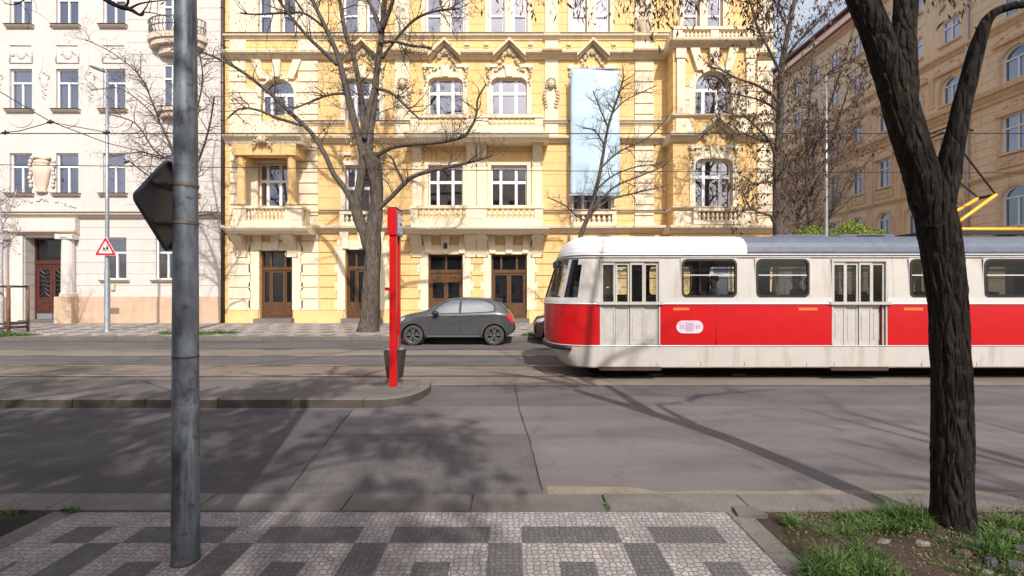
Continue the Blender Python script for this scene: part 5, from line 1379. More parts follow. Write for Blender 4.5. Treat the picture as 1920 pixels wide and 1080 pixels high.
for px, py, sx, sz, lb in ((1836,998,.05,.03,'slate chip nearest the right side of the trunk foot'),(1880,1024,.05,.04,'dark slate piece between the two grass tufts right of the trunk'),(1915,1036,.06,.05,'thick slate piece at the right picture edge above the corner slab'),(1868,1044,.045,.035,'slate chip just above the dark slab near the bottom right corner'),(1845,1034,.04,.03,'slate chip left of the dark slabs and right of the brown stone'),(1822,1066,.04,.025,'low slate chip below the brown broken stone'),(1780,1062,.03,.02,'tiny slate chip in the leaf litter below the trunk'),(1700,1040,.03,.02,'small chip half buried left of the trunk among the leaves')):
    stone(px, py, sx, sx*.6, sz, rs.uniform(-1,1), lb, slate)
b = MB(); b.prismz([(-.13,-.07),(.11,-.07),(.05,.07),(-.13,.07)], 0, .035)
o = b.build('paving_slab', Mt['kerbst'], loc=(P(1412,972,3.9).x, 3.93, .02)); tag(o, 'loose tilted paving slab at the corner of the mosaic pavement', 'paving slab'); o.rotation_euler = (.06, -.05, -.15)
b = MB(); ch = random.Random(44)                  # wood chips and dead leaves on the soil
for _ in range(5200):
    x, y = ch.uniform(2.15,4.9), ch.uniform(2.4,3.97); s = ch.uniform(.005,.02); a = ch.uniform(0,6.28); z = .075+ch.uniform(-.02,.03)
    b.quad((x,y,z),(x+s*math.cos(a),y+s*math.sin(a),z+ch.uniform(0,.012)),(x+s*math.cos(a)-s*.4*math.sin(a),y+s*math.sin(a)+s*.4*math.cos(a),z+.005),(x-s*.4*math.sin(a),y+s*.4*math.cos(a),z))
o = b.build('dead_leaves', plain('dead_leaf',(.20,.125,.085),.8,var=.7,scale=40)); tag(o, 'dead leaves and chips strewn on the soil by the near tree', 'leaf litter', None, 'stuff')
# ------------------------------------------------------------------ street furniture
def polebuild(name, label, cat, base, prof, mat, k=24, tilt=0):
    th = thing(name, label, cat, base); b = MB(); b.lathe(prof, 0, 0, 0, k); b.build('pole', mat, th, smooth=True); return th
m, nt, pb = mk('worn_galvanised_pole'); co = coords(nt, (1,1,.35)); co1 = coords(nt)
c = mixc(nt, ramp(nt, nz(nt, co, 5, 8, .65), [(.35,0.0),(.65,1.0)]), (.055,.066,.078), (.23,.26,.30))
c = mixc(nt, ramp(nt, nz(nt, coords(nt,(2,2,.12)), 6, 7, .7), [(.54,0.0),(.64,.75)]), c, (.30,.32,.34))
c = mixc(nt, ramp(nt, nz(nt, co1, 14, 6, .7), [(.56,0.0),(.66,.65)]), c, (.02,.022,.025))
sx = nd(nt, 'ShaderNodeSeparateXYZ'); nt.links.new(co1, sx.inputs[0])
c = mixc(nt, ramp(nt, sx.outputs[2], [(0,.55),(.25,.1),(.5,0.0)]), c, (.05,.045,.04))
nt.links.new(c, pb.inputs['Base Color']); pb.inputs['Metallic'].default_value = .3; pb.inputs['Roughness'].default_value = .5
bump(nt, pb, nz(nt, co1, 30, 5), .25, .004); POLE = m
np_ = polebuild('tram_mast', 'thick grey steel mast standing on the mosaic pavement in the left foreground', 'pole', (-2.345,3.27,.01),
    [(.096,0),(.090,.02),(.0875,.06),(.0865,.3),(.084,1.15),(.083,1.16),(.0815,1.19),(.080,1.85),(.0795,2.05),(.0785,2.06),(.077,2.4),(.076,2.9),(.067,4.1),(.060,8)], POLE, 40)
b = MB()
for z in (1.46, 1.13):
    b.mark(); b.lathe([(.084,0),(.084,.012)], 0, 0, z-.0, 32)
for z in (2.41, 2.68): b.mark(); b.lathe([(.079,0),(.079,.02)], 0, 0, z, 32)
b.build('strap', Mt['downpipe'], np_, smooth=False)
# back of the road sign on the mast
sg = thing('priority_sign', 'back of a dark diamond-shaped road sign clamped to the near steel mast', 'road sign', (-2.345,3.27,0))
def rdiamond(cx, cz, R_, rad, n=6):
    pts = []
    for k in range(4):
        a = math.pi/2*k; ccx, ccz = cx+(R_-rad*1.414)*math.cos(a), cz+(R_-rad*1.414)*math.sin(a)
        for i in range(n+1):
            t = a-math.pi/4+math.pi/2*i/n; pts.append((ccx+rad*math.cos(t), ccz+rad*math.sin(t)))
    return pts
czs = CAMZ+(HOR-386)*3.27/F; SR, PLOC, PROT = .345, (-.135,.0,czs), R(95)
b = MB(); b.prism(rdiamond(0, 0, SR, .05), 0, .004)
q = rdiamond(0,0,SR,.05); q2 = rdiamond(0,0,SR-.013,.045); n = len(q)
for i in range(n):
    j = (i+1) % n; b.quad((q[i][0],-.022,q[i][1]),(q[j][0],-.022,q[j][1]),(q[j][0],-.0001,q[j][1]),(q[i][0],-.0001,q[i][1])); b.quad((q[i][0],-.022,q[i][1]),(q2[i][0],-.022,q2[i][1]),(q2[j][0],-.022,q2[j][1]),(q[j][0],-.022,q[j][1]))
pl = b.build('sign_plate', plain('sign_back_grey',(.060,.064,.070),.42,.3,var=.3,scale=3), sg, loc=PLOC); pl.rotation_euler = (0,0,PROT)
b = MB(); b.prism(rdiamond(0,0,SR-.01,.045), .005, .007); fa = b.build('sign_face', plain('sign_yellow',(.75,.5,.03),.4), sg, loc=PLOC); fa.rotation_euler = (0,0,PROT)
b = MB()
for z in (.145, -.125):
    b.mark(); b.bbox(-.17, .17, -.035, -.003, z-.016, z+.016, .004); b.box(-.14,.14,-.045,-.035,z-.006,z+.006)
br = b.build('bracket', Mt['tin'], sg, loc=PLOC)
for o_ in sg.children:
    if o_.name.startswith('bracket'): o_.rotation_euler = (0,0,PROT)
b = MB()
for z in (.145,-.125): b.mark(); b.lathe([(.080,-.012),(.082,-.010),(.082,.010),(.080,.012)], 0, 0, czs+z, 28)
b.build('clamp', Mt['tin'], sg)
# lamp post with the children warning sign
lx, ly = P(201,624,20).x, 20.0
lp = thing('street_lamp', 'slim grey lamp post standing before the pinkish house', 'street lamp', (lx, ly, .14))
b = MB(); b.lathe([(.13,0),(.12,.02),(.115,.1),(.108,.12),(.104,2.7),(.082,2.8),(.074,5),(.055,11.4)], 0,0,0, 20); b.build('pole', Mt['metal'], lp, smooth=True)
b = MB(); b.tube([(0,0,11.3),(-.06,0,11.48),(-.2,0,11.58)], .035, 10); b.build('arm', Mt['metal'], lp, smooth=True)
def lamphead(x, z, s, par):
    b = MB(); pr = []
    for i, (t, w, h) in enumerate(((0,.05,.04),(.12,.10,.07),(.35,.14,.1),(.6,.13,.085),(.75,.07,.05),(.8,.02,.02))):
        pr.append((t, w, h))
    k = 12; n0 = 0
    for t, w, h in pr:
        for j in range(k):
            a = 2*math.pi*j/k; b.v.append((x+s*t*.92, w*math.cos(a), z + t*.34*1 + h*math.sin(a)*(1 if math.sin(a) > 0 else .45)))
    for i in range(len(pr)-1):
        for j in range(k):
            a0, b0 = i*k+j, i*k+(j+1) % k; b.f.append((a0,b0,b0+k,a0+k)); b.m.append(0)
    b.f.append(tuple(range(k))); b.m.append(0); b.f.append(tuple(range((len(pr)-1)*k, len(pr)*k))); b.m.append(0)
    return b.build('lamp_head', plain('lamp_head_grey',(.13,.14,.14),.5,.3), par, smooth=True)
lamphead(-.06, 11.40, -1, lp)
ws = thing('warning_sign', 'red and white triangular sign with two walking children on the lamp post', 'road sign', (lx, ly-.16, CAMZ+(HOR-467)*19.85/F))
def tri(R_, rad=.05):
    pts = []
    for k in range(3):
        a = math.pi/2+2*math.pi/3*k; c_ = ((R_-rad*2)*math.cos(a), (R_-rad*2)*math.sin(a))
        for i in range(5):
            t = a-math.pi/3+2*math.pi/3*i/4; pts.append((c_[0]+rad*math.cos(t), c_[1]+rad*math.sin(t)))
    return pts
xo = .07
def shiftp(q, dx=0, dz=0): return [(x+dx, z+dz) for x, z in q]
b = MB(); b.prism(shiftp(tri(.56,.05), xo), 0, .02); b.build('sign_plate', Mt['white'], ws)
b = MB(); b.prism(shiftp(tri(.54,.045), xo), -.004, -.001); b.build('red_border', plain('sign_red',(.55,.01,.02),.4), ws)
b = MB(); b.prism(shiftp(tri(.36,.02), xo), -.008, -.005); b.build('sign_face', plain('sign_white',(.75,.72,.70),.4), ws)
b = MB()
def kid(cx, s, mir):
    m_ = lambda q: [(cx+mir*x*s, z*s-.115) for x, z in q]
    b.prism(m_([(math.cos(a)*.035, .27+math.sin(a)*.035) for a in [i*math.pi/5 for i in range(10)]]), -.012, -.009)
    b.prism(m_([(-.04,.11),(.045,.10),(.04,.225),(-.02,.23)]), -.0121, -.0091)
    b.prism(m_([(-.04,.11),(0,.11),(-.05,-.0),(-.09,.01)]), -.0122, -.0092); b.prism(m_([(.0,.11),(.045,.10),(.09,.03),(.06,-.0),(.03,.05)]), -.0123, -.0093)
    b.prism(m_([(.03,.22),(.10,.15),(.085,.135),(.03,.17)]), -.0124, -.0094); b.prism(m_([(-.02,.22),(-.085,.16),(-.075,.14),(-.01,.18)]), -.0125, -.0095)
kid(xo-.065, .78, 1); kid(xo+.075, .95, 1)
b.build('children_figures', Mt['black'], ws)
# lamp post in the side street
lx2, ly2 = P(1549,445,22).x, 22.0
lp2 = thing('street_lamp', 'tall pale lamp post right of the dark leaning tree', 'street lamp', (lx2, ly2, .0))
b = MB(); b.lathe([(.13,0),(.11,.1),(.105,3),(.085,3.1),(.072,7),(.05,12.4)], 0,0,0, 16); b.build('pole', Mt['metal'], lp2, smooth=True); lamphead(-.02, 12.35, 1, lp2)
# red tram stop post on the island
RX0, RX1, RY0 = P(730,728,8.4).x, P(743,728,8.4).x, 8.40
sp_ = thing('tram_stop_post', 'tall bright red tram stop post on the tip of the raised island', 'tram stop post', ((RX0+RX1)/2, RY0, .15))
hw = (RX1-RX0)/2
b = MB(); b.mark(); b.bbox(-hw, hw, 0, .10, 0, 2.87, .012); b.mark(); b.bbox(-hw, hw, .25, .34, .75, 2.87, .012)
b.box(-hw*.5, hw*.5, .101, .249, 2.2*.62, 2.45); b.box(-hw*.5, hw*.5, .101, .249, .95, 1.05); 
b.build('upright', Mt['red'], sp_)
b = MB(); b.bbox(-hw-.03, hw+.01, -.03, .38, 2.83, 3.32, .012); b.build('sign_box', Mt['red'], sp_)
b = MB(); b.bbox(-hw-.02, hw+.012, .0, .40, 3.322, 3.345, .008); b.build('cap', Mt['black'], sp_)
b = MB(); b.box(hw+.011, hw+.022, .03, .40, 2.83, 3.27); o = b.build('side_panel', plain('panel_frame',(.16,.2,.3),.4), sp_)
b = MB(); b.box(hw+.023, hw+.026, .06, .37, 2.88, 3.23); b.build('panel_face', plain('panel_white',(.62,.66,.74),.4), sp_)
b = MB()
for z, y0, y1, h in ((3.05,.20,.32,.05),(2.97,.12,.40,.012),(3.15,.12,.36,.012),(2.93,.12,.34,.012)): b.box(hw+.0265, hw+.028, y0*.85, y1*.85, z-h/2, z+h/2)
b.build('panel_marks', Mt['downpipe'], sp_)
b = MB(); b.bbox(-hw-.085, -hw, .0, .10, 1.80, 1.86, .008); 
for z in (1.0,1.65,2.2,2.6): b.box(-hw-.012, -hw, .04, .07, z, z+.03)
b.build('lug', Mt['red'], sp_)
b = MB(); b.box(hw*.5+.002, hw+.01, .12, .27, .72, .95); b.build('notice_panel', plain('faded_red_panel',(.45,.06,.06),.5), sp_)
b = MB(); b.bbox(-hw-.07, hw+.06, -.05, .16, -.002, .02, .006); b.build('foot_plate', Mt['kerbst'], sp_)
# litter bin behind it
bi = thing('litter_bin', 'dark grey tapered litter bin fixed behind the red tram stop post', 'litter bin', (P(740,715,8.75).x, 8.78, .15))
b = MB(); mt_ = plain('bin_grey',(.045,.040,.037),.6,.2,var=.2)
def frus(w0, w1, z0, z1, t=.012):
    for (x0,y0,x1,y1) in ((-1,-1,1,-1),(1,-1,1,1),(1,1,-1,1),(-1,1,-1,-1)):
        b.quad((x0*w0,y0*w0,z0),(x1*w0,y1*w0,z0),(x1*w1,y1*w1,z1),(x0*w1,y0*w1,z1)); w0i, w1i = w0-t, w1-t
        b.quad((x0*w0i,y0*w0i,z0),(x0*w1i,y0*w1i,z1),(x1*w1i,y1*w1i,z1),(x1*w0i,y1*w0i,z0)); b.quad((x0*w1,y0*w1,z1),(x1*w1,y1*w1,z1),(x1*w1i,y1*w1i,z1),(x0*w1i,y0*w1i,z1))
    b.quad((-w0,-w0,z0),(-w0,w0,z0),(w0,w0,z0),(w0,-w0,z0))
frus(.125,.175,.12,.66); b.build('bin_body', mt_, bi)
b = MB(); b.lathe([(.15,0),(.14,.03),(.05,.05),(.05,.12)], 0,0,0, 14); b.build('bin_foot', Mt['tin'], bi)
b = MB(); b.lathe([(.155,.655),(.165,.67),(.155,.685)], 0,0,0, 20, 1.05, 1.05); b.build('rim', Mt['metal'], bi)
# tree guard at the left edge
tg = thing('tree_guard', 'brown wooden guard of stakes and rails round the young tree', 'tree guard', (P(18,620,19.6).x, 19.6, .13))
b = MB(); gw = .38; wood = plain('stake_wood',(.16,.085,.05),.85,var=.4,bmp=.3); gm = plain('guard_dark',(.05,.035,.03),.8)
st = [(-gw-.1,-gw),(gw,-gw),(gw,gw),(-gw-.1,gw)]
for x, y in st: q = MB(); q.tube([(x,y,-.05),(x,y,2.05)], .055, 9); q.build('stake', wood, tg, smooth=True)
for (x0,y0),(x1,y1) in zip(st, st[1:]+st[:1]):
    for z, nm in ((2.0,'top_rail'),(.42,'low_rail'),(.24,'low_rail')):
        q = MB(); q.tube([(x0,y0,z),(x1,y1,z)], .045, 8); q.build(nm, gm, tg, smooth=True)
# overhead wires
def wire(name, label, pts, r=.012, cat='wire', group='overhead wires'):
    b = MB(); b.tube(pts, r, 6); o = b.build(name, Mt['black'], smooth=True); return tag(o, label, cat, group)
wire('contact_wire', 'upper overhead tram wire crossing the whole view', [(-70,11.1,5.80),(0,11.1,5.78),(40,11.1,5.80)])
wire('contact_wire', 'lower overhead tram wire crossing the whole view', [(-70,14.3,6.1),(-20,14.3,5.95),(0,14.3,5.72),(12,14.3,5.66),(50,14.3,5.6)])
wire('span_wire', 'slanting wire from the top left down to the slim lamp post', [P(-60,140,11.1),P(0,172,11.1),P(60,208,11.1),P(95,228,11.1),P(200,268,12.5),P(330,300,14.3)])
wire('pull_off_wire', 'short kinked wire between two insulators at the left edge', [P(10,248,11.1),P(35,246,11.1),P(95,229,11.1),P(200,248,11.1)], .010)
for k, (px, py, lab) in enumerate(((10,248,'small clamp on the overhead wire at the far left'),(95,228,'clamp where the slanting wires meet'),(200,248,'clamp on the overhead wire beside the slim lamp post'),(237,303,'clamp on the lower overhead wire right of the slim lamp post'))):
    Yc = 11.1 if k < 3 else 14.3
    b = MB(); p = P(px, py, Yc); b.tube([p+Vector((-.07,0,-.02)),p+Vector((.07,0,-.01))], .03, 8); b.tube([p+Vector((0,0,-.06)),p+Vector((0,0,.05))], .018, 6)
    tag(b.build('wire_clamp', Mt['black']), lab, 'wire clamp', 'clamps on the overhead wires')

# ------------------------------------------------------------------ parked cars
def evalmesh(o):
    dg = bpy.context.evaluated_depsgraph_get(); me = bpy.data.meshes.new_from_object(o.evaluated_get(dg)); 
    for m in list(o.modifiers): o.modifiers.remove(m)
    o.data = me
def interp(tab, x):
    for (a, va), (c, vc) in zip(tab[:-1], tab[1:]):
        if a <= x <= c: t = (x-a)/(c-a); return va+(vc-va)*t
    return tab[0][1] if x < tab[0][0] else tab[-1][1]
def carpaint(name, c):
    m, nt, b = mk(name); b.inputs['Base Color'].default_value = (*c, 1); b.inputs['Metallic'].default_value = .35; b.inputs['Roughness'].default_value = .25
    b.inputs['Coat Weight'].default_value = 1.0; b.inputs['Coat Roughness'].default_value = .06
    co = coords(nt); n = nz(nt, co, 2.5, 6); cc = mixc(nt, ramp(nt, n, [(.5,0.0),(.9,.15)]), c, (.20,.18,.16)); nt.links.new(cc, b.inputs['Base Color']); return m
def make_car(label, paint, loc, group):
    th = thing('parked_car', label, 'car', loc, 0, group)
    top = [(0,.62),(.03,.74),(.12,.90),(.28,1.02),(.55,1.10),(.95,1.17),(1.15,1.22),(1.35,1.37),(1.6,1.52),(1.85,1.61),(2.15,1.655),(2.6,1.668),(3.05,1.655),(3.4,1.62),(3.62,1.58),(3.80,1.46),(3.98,1.24),(4.08,1.12),(4.17,.98),(4.22,.82),(4.25,.68)]
    bot = [(0,.45),(.05,.30),(.3,.24),(1,.22),(3.2,.22),(3.8,.26),(4.1,.36),(4.25,.52)]
    hwid = [(0,.50),(.05,.62),(.15,.72),(.35,.82),(.7,.875),(1.2,.895),(2.2,.895),(3.2,.90),(3.7,.885),(3.95,.83),(4.12,.74),(4.2,.64),(4.25,.52)]
    belt = [(0,.60),(.12,.78),(.3,.90),(.7,1.0),(1.2,1.055),(2.2,1.07),(3.0,1.10),(3.6,1.12),(4.0,1.06),(4.25,.66)]
    roofw = [(0,.42),(.3,.62),(.9,.72),(1.2,.70),(1.6,.62),(2.1,.585),(2.8,.58),(3.4,.56),(3.7,.55),(4.0,.60),(4.25,.44)]
    xs = [0,.03,.07,.14,.24,.38,.55,.75,.95,1.1,1.2,1.32,1.46,1.62,1.8,2.0,2.25,2.5,2.75,3.0,3.2,3.4,3.55,3.66,3.78,3.88,3.98,4.07,4.15,4.2,4.24,4.25]
    b = MB(); M_ = None
    for x in xs:
        zt, zb, w, zl, rw = interp(top,x), interp(bot,x), interp(hwid,x), interp(belt,x), interp(roofw,x)
        zl = min(zl, zt-.03); gh = zt-zl
        half = [(0,zb),(w*.6,zb),(w*.92,zb+.015),(w*.985,zb+.09),(w*1.0,zb+(zl-zb)*.30),(w*.985,zb+(zl-zb)*.55),(w*.995,zb+(zl-zb)*.80),(w*.975,zl-.03),(w*.945,zl+min(.015,gh*.2))]
        half += [(w*.945+(rw-w*.945)*.45, zl+gh*.42),(w*.945+(rw-w*.945)*.80, zl+gh*.74),(rw*.93, zl+gh*.90),(rw*.72, zl+gh*.975),(rw*.35, zt-.002),(0,zt)]
        ringp = [(x,-y,z) for y, z in half] + [(x,y,z) for y, z in reversed(half[1:-1])]
        M_ = len(ringp); b.v += ringp
    for i in range(len(xs)-1):
        for j in range(M_):
            k = (j+1) % M_; b.f.append((i*M_+j, (i+1)*M_+j, (i+1)*M_+k, i*M_+k)); b.m.append(0)
    b.f.append(tuple(range(M_))); b.m.append(0); b.f.append(tuple((len(xs)-1)*M_+j for j in range(M_-1,-1,-1))); b.m.append(0)
    body = b.build('body', paint, th, smooth=True); recalc(body)
    ss = body.modifiers.new('s','SUBSURF'); ss.levels = 2; ss.render_levels = 2; evalmesh(body)
    body.data.polygons.foreach_set('use_smooth', [True]*len(body.data.polygons))
    bm_ = bmesh.new(); bm_.from_mesh(body.data); bvh = BVHTree.FromBMesh(bm_); bm_.free()
    WX = (.71, 3.50); WR = .345
    cut = MB()
    for wx in WX:
        for s in (-1, 1): cut.cyl_y(wx, WR, .40, s*.62 if s < 0 else .62, s*1.2 if s > 0 else -1.2, 40)
    co_ = cut.build('cutter', paint, th); recalc(co_)
    bo_ = body.modifiers.new('b','BOOLEAN'); bo_.operation = 'DIFFERENCE'; bo_.object = co_; bo_.solver = 'EXACT'; bpy.context.view_layer.update(); evalmesh(body)
    bpy.data.objects.remove(co_)
    body.data.polygons.foreach_set('use_smooth', [True]*len(body.data.polygons))
    try: body.data.set_sharp_from_angle(angle=R(38))
    except Exception: pass
    arch = MB()
    for wx in WX:
        for s in (-1, 1):
            for i in range(24):
                a0, a1 = math.pi*(i/24*1.16-.08), math.pi*((i+1)/24*1.16-.08)
                p = lambda a, r, y: (wx+r*math.cos(a), y, WR+r*math.sin(a))
                arch.quad(p(a0,.405,s*.62),p(a1,.405,s*.62),p(a1,.405,s*.885),p(a0,.405,s*.885))
            arch.cyl_y(wx, WR, .40, min(s*.60,s*.62), max(s*.60,s*.62), 24)
    arch.build('wheel_arch', Mt['black'], th)
    # glass and trim panels projected on to the body
    def panel(pts, name, mat, axis='y', side=-1, off=.004, cuts=3, par=None):
        bm = bmesh.new(); vs = [bm.verts.new((p[0], 0, p[1]) if axis == 'y' else (p[0], p[1], 0)) for p in pts]
        bm.faces.new(vs); bmesh.ops.triangulate(bm, faces=bm.faces); bmesh.ops.subdivide_edges(bm, edges=bm.edges, cuts=cuts, use_grid_fill=True)
        for v in bm.verts:
            if axis == 'y': o_, d_ = Vector((v.co.x, side*3, v.co.z)), Vector((0,-side,0))
            else: o_, d_ = Vector((v.co.x, v.co.y, 4)), Vector((0,0,-1))
            h = bvh.ray_cast(o_, d_)
            if h[0]: v.co = h[0] + (h[1] if h[1].dot(d_) < 0 else -h[1])*off
            else:
                h = bvh.find_nearest(Vector((v.co.x, side*.85, v.co.z))); v.co = h[0]+h[1]*off
        bmesh.ops.recalc_face_normals(bm, faces=bm.faces)
        me = bpy.data.meshes.new(name); bm.to_mesh(me); bm.free(); me.materials.append(mat); me.polygons.foreach_set('use_smooth', [True]*len(me.polygons))
        o = bpy.data.objects.new(name, me); C.objects.link(o); o.parent = par or th; return o
    for s in (-1, 1):
        fw_ = [(1.36,1.10),(1.47,1.20),(1.62,1.34),(1.80,1.45),(2.0,1.525),(2.2,1.55),(2.30,1.55),(2.27,1.12)]
        rw_ = [(2.36,1.12),(2.38,1.55),(2.7,1.555),(3.05,1.53),(3.3,1.465),(3.45,1.38),(3.50,1.27),(3.48,1.18),(3.3,1.16),(2.9,1.14)]
        trim = [(1.28,1.075),(1.42,1.2),(1.6,1.37),(1.8,1.49),(2.0,1.555),(2.3,1.58),(2.7,1.582),(3.08,1.555),(3.36,1.48),(3.52,1.38),(3.575,1.26),(3.54,1.15),(3.3,1.13),(2.9,1.11),(2.3,1.09)]
        panel(trim, 'window_trim', Mt['black'], 'y', s, .003); 
        panel(fw_, 'side_window', CG, 'y', s, .007); panel(rw_, 'side_window', CG, 'y', s, .007)
        # door seams, handles, sill strip
        for q in ([(2.31,.34),(2.335,.34),(2.335,1.08),(2.31,1.08)],[(1.30,.48),(1.318,.48),(1.26,1.04),(1.242,1.04)],[(2.95,.36),(2.968,.36),(3.10,.72),(3.082,.73)],[(1.34,.33),(3.0,.33),(3.0,.342),(1.34,.342)]): panel(q, 'door_seam', Mt['black'], 'y', s, .0025, 5)
        for x in (2.03, 3.02): 
            q = panel([(x,.985),(x+.2,.985),(x+.21,1.0),(x+.2,1.02),(x,1.02),(x-.01,1.0)], 'door_handle', Mt['black'], 'y', s, .018, 2)
        panel([(1.2,.30),(3.0,.30),(3.0,.345),(1.2,.345)], 'sill_strip', plain('sill_light',(.35,.35,.36),.3,.6) , 'y', s, .010, 4)
        panel([(3.93,1.08),(4.03,1.10),(4.1,1.0),(4.17,.86),(4.20,.80),(4.1,.78),(4.02,.86),(3.95,.98)], 'tail_light', TL, 'y', s, .010)
        panel([(.10,.83),(.20,.90),(.40,.96),(.42,.91),(.3,.82),(.15,.78)], 'headlight', HLm, 'y', s, .010)
        panel([(1.20,.22),(1.2,.29),(3.02,.29),(3.02,.22)], 'sill', Mt['black'], 'y', s, .006, 4)
        mr = MB(); mr.blob((1.50, s*1.0, 1.115), (.12,.10,.085), 14, 8); mr.tube([(1.46,s*.86,1.07),(1.50,s*.95,1.09)], .025, 8); mr.build('side_mirror', Mt['black'], th, smooth=True)
    panel([(1.24,-.60),(1.24,.60),(1.80,.50),(1.80,-.50)], 'windscreen', CG, 'z', 0, .006, 5)
    panel([(3.70,-.44),(3.70,.44),(3.98,.50),(3.98,-.50)], 'rear_window', CG, 'z', 0, .006, 5)
    sp = MB(); sp.prismx([(0,0)], 0, 0) if False else None
    sp.v = []; sp.prism([(3.45,1.635),(3.74,1.60),(3.80,1.575),(3.74,1.56),(3.50,1.585)], -.50, .50); sp.build('spoiler', paint, th)
    an = MB(); an.tube([(3.30,0,1.64),(3.36,0,1.70),(3.46,0,1.86)], .006, 6); an.build('aerial', Mt['black'], th)
    # wheels
    th.scale = (1.035, 1, 1.035)
    for wx in WX:
        for s in (-1, 1):
            W = MB(); y0 = s*.885; 
            n = 40; prof = [(.235,-.0),(.30,.012),(.335,.0),(.345,-.03),(.345,-.17),(.33,-.20),(.235,-.20)]
            for r_, t_ in prof:
                for j in range(n): a = 2*math.pi*j/n; W.v.append((r_*math.cos(a), s*t_, r_*math.sin(a)))
            for i in range(len(prof)-1):
                for j in range(n): k = (j+1) % n; W.f.append((i*n+j,i*n+k,(i+1)*n+k,(i+1)*n+j)); W.m.append(0)
            w = W.build('wheel', plain('tyre_rubber',(.045,.043,.042),.85,var=.25), th, smooth=True, loc=(wx,y0,WR))
            rm = MB(); n = 40
            for r0, t0, r1, t1 in ((.238,.0,.225,-.01),(.225,-.01,.22,-.09)):
                for j in range(n):
                    a, c2 = 2*math.pi*j/n, 2*math.pi*(j+1)/n
                    rm.quad((r0*math.cos(a),s*t0,r0*math.sin(a)),(r0*math.cos(c2),s*t0,r0*math.sin(c2)),(r1*math.cos(c2),s*t1,r1*math.sin(c2)),(r1*math.cos(a),s*t1,r1*math.sin(a)))
            for k in range(5):
                for da in (-.16, .16):
                    a = 2*math.pi*k/5+.3; c0, s0 = math.cos(a), math.sin(a); a2 = a+da*1.5; c1, s1 = math.cos(a2), math.sin(a2)
                    for yy in (0,):
                        q = [(c0*.04-s0*.02*(1 if da<0 else -1), s0*.04+c0*.02*(1 if da<0 else -1))]
                    w0, w1 = .022, .019
                    p0, p1 = Vector((c0*.045, 0, s0*.045)), Vector((c1*.225, 0, s1*.225)); d = (p1-p0).normalized(); nn = Vector((-d.z,0,d.x))
                    pts = [p0+nn*w0, p0-nn*w0, p1-nn*w1, p1+nn*w1]
                    rm.prism([(p.x, p.z) for p in pts], min(s*-.005,s*-.04)-.0005*k, max(s*-.005,s*-.04)-.0005*k)
            rm.cyl_y(0, 0, .055, min(s*.003,-s*.05), max(s*.003,-s*.05), 16)
            rm.build('rim', plain('dark_alloy',(.19,.18,.17),.4,.6), w)
            dk = MB(); dk.cyl_y(0, 0, .222, min(-s*.09,-s*.1), max(-s*.09,-s*.1), 24); dk.build('brake_shade', Mt['black'], w)
    return th
CG = glass('car_glass', (.85,.9,.95), refl=.32, body=(.01,.012,.013), clear=.25)
TL = plain('tail_lamp_red', (.55,.02,.02), .15, coat=1, var=.05); HLm = plain('headlamp_lens', (.55,.62,.70), .1, .5, var=.15)
make_car('dark grey hatchback parked before the carved front door of the yellow house', carpaint('graphite_paint',(.080,.084,.090)), (P(735,650,16.15).x, 16.15+.90, 0), 'cars parked along the far kerb')
make_car('dark maroon car parked behind the front of the tram', carpaint('maroon_paint',(.045,.015,.017)), (P(1001,650,16.15).x, 16.15+.90, 0), 'cars parked along the far kerb')
# ------------------------------------------------------------------ tram
TY = 11.1; HWT = 1.25; TX0, TX1 = .80, 14.9
tr = thing('tram', 'red and cream tramcar with grey roof passing on the near track', 'tram', (TX0, TY, 0))
def tx(px): return (px-960)/86.6 - TX0
def tz(py): return CAMZ+(HOR-py)/86.6
LT = TX1-TX0
z_sk, z_rb, z_rt, z_wb, z_wt, z_gut = .30, .75, 1.66, 1.80, 2.64, 2.74
cream = plaster('tram_cream', (.50,.475,.445), dirt=(.26,.22,.18), dirtiness=.8, var=.07, bmp=.02, rough=.35); tred = plain('tram_red', (.46,.003,.006), .3, var=.07, coat=.2)
tgrey = plain('tram_roof_grey', (.115,.13,.175), .45, .1, var=.15); tbeige = plain('tram_pillar', (.44,.42,.39), .35, var=.08, coat=.2); silver = plain('tram_trim', (.70,.69,.69), .25, .4, var=.04)
tglass = glass('tram_glass', (.5,.55,.6), refl=.05, body=(.012,.014,.014), clear=.93); rub = Mt['black']
def plan(front_in, w):
    """half outline from the nose centre back along the side; returns list of (x, y, straight)"""
    pts = []; fl_ = 1.5
    for i in range(13):
        a = math.pi/2*i/12
        pts.append((front_in + fl_*(1-math.cos(a)**.85 if False else 1-math.cos(a)**1.0)*1.0, w*math.sin(a)**.62))
    return pts
def station(xs_side, z):
    # narrower at the skirt and the roof, nose leans back above and below the headlamp height
    lean = .0
    if z > 1.72: lean = .30*(z-1.72)/.95
    if z < .8: lean = .34*((.8-z)/.5)**1.3
    w = HWT - (.05*((z-1.6)/1.1)**2 if z > 1.6 else .05*((1.6-z)/1.3)**2)
    return lean, w
NL = 1.09
doors_t = [(tx(1125),tx(1238)),(tx(1560),tx(1664)),(tx(2070),tx(2174))]
wins = [(tx(1278),tx(1382)),(tx(1418),tx(1518)),(tx(1706),tx(1806)),(tx(1846),tx(1948)),(tx(1975),tx(2050)) if False else (tx(1975),tx(2055))]
xcut = sorted(set([NL, tx(1262)] + [v for w in wins+doors_t for v in w] + [LT-1.3]))
xside = []
for a, c in zip(xcut[:-1], xcut[1:]):
    n = max(1, int((c-a)/.5)); xside += [a+(c-a)*i/n for i in range(n)]
xside.append(xcut[-1])
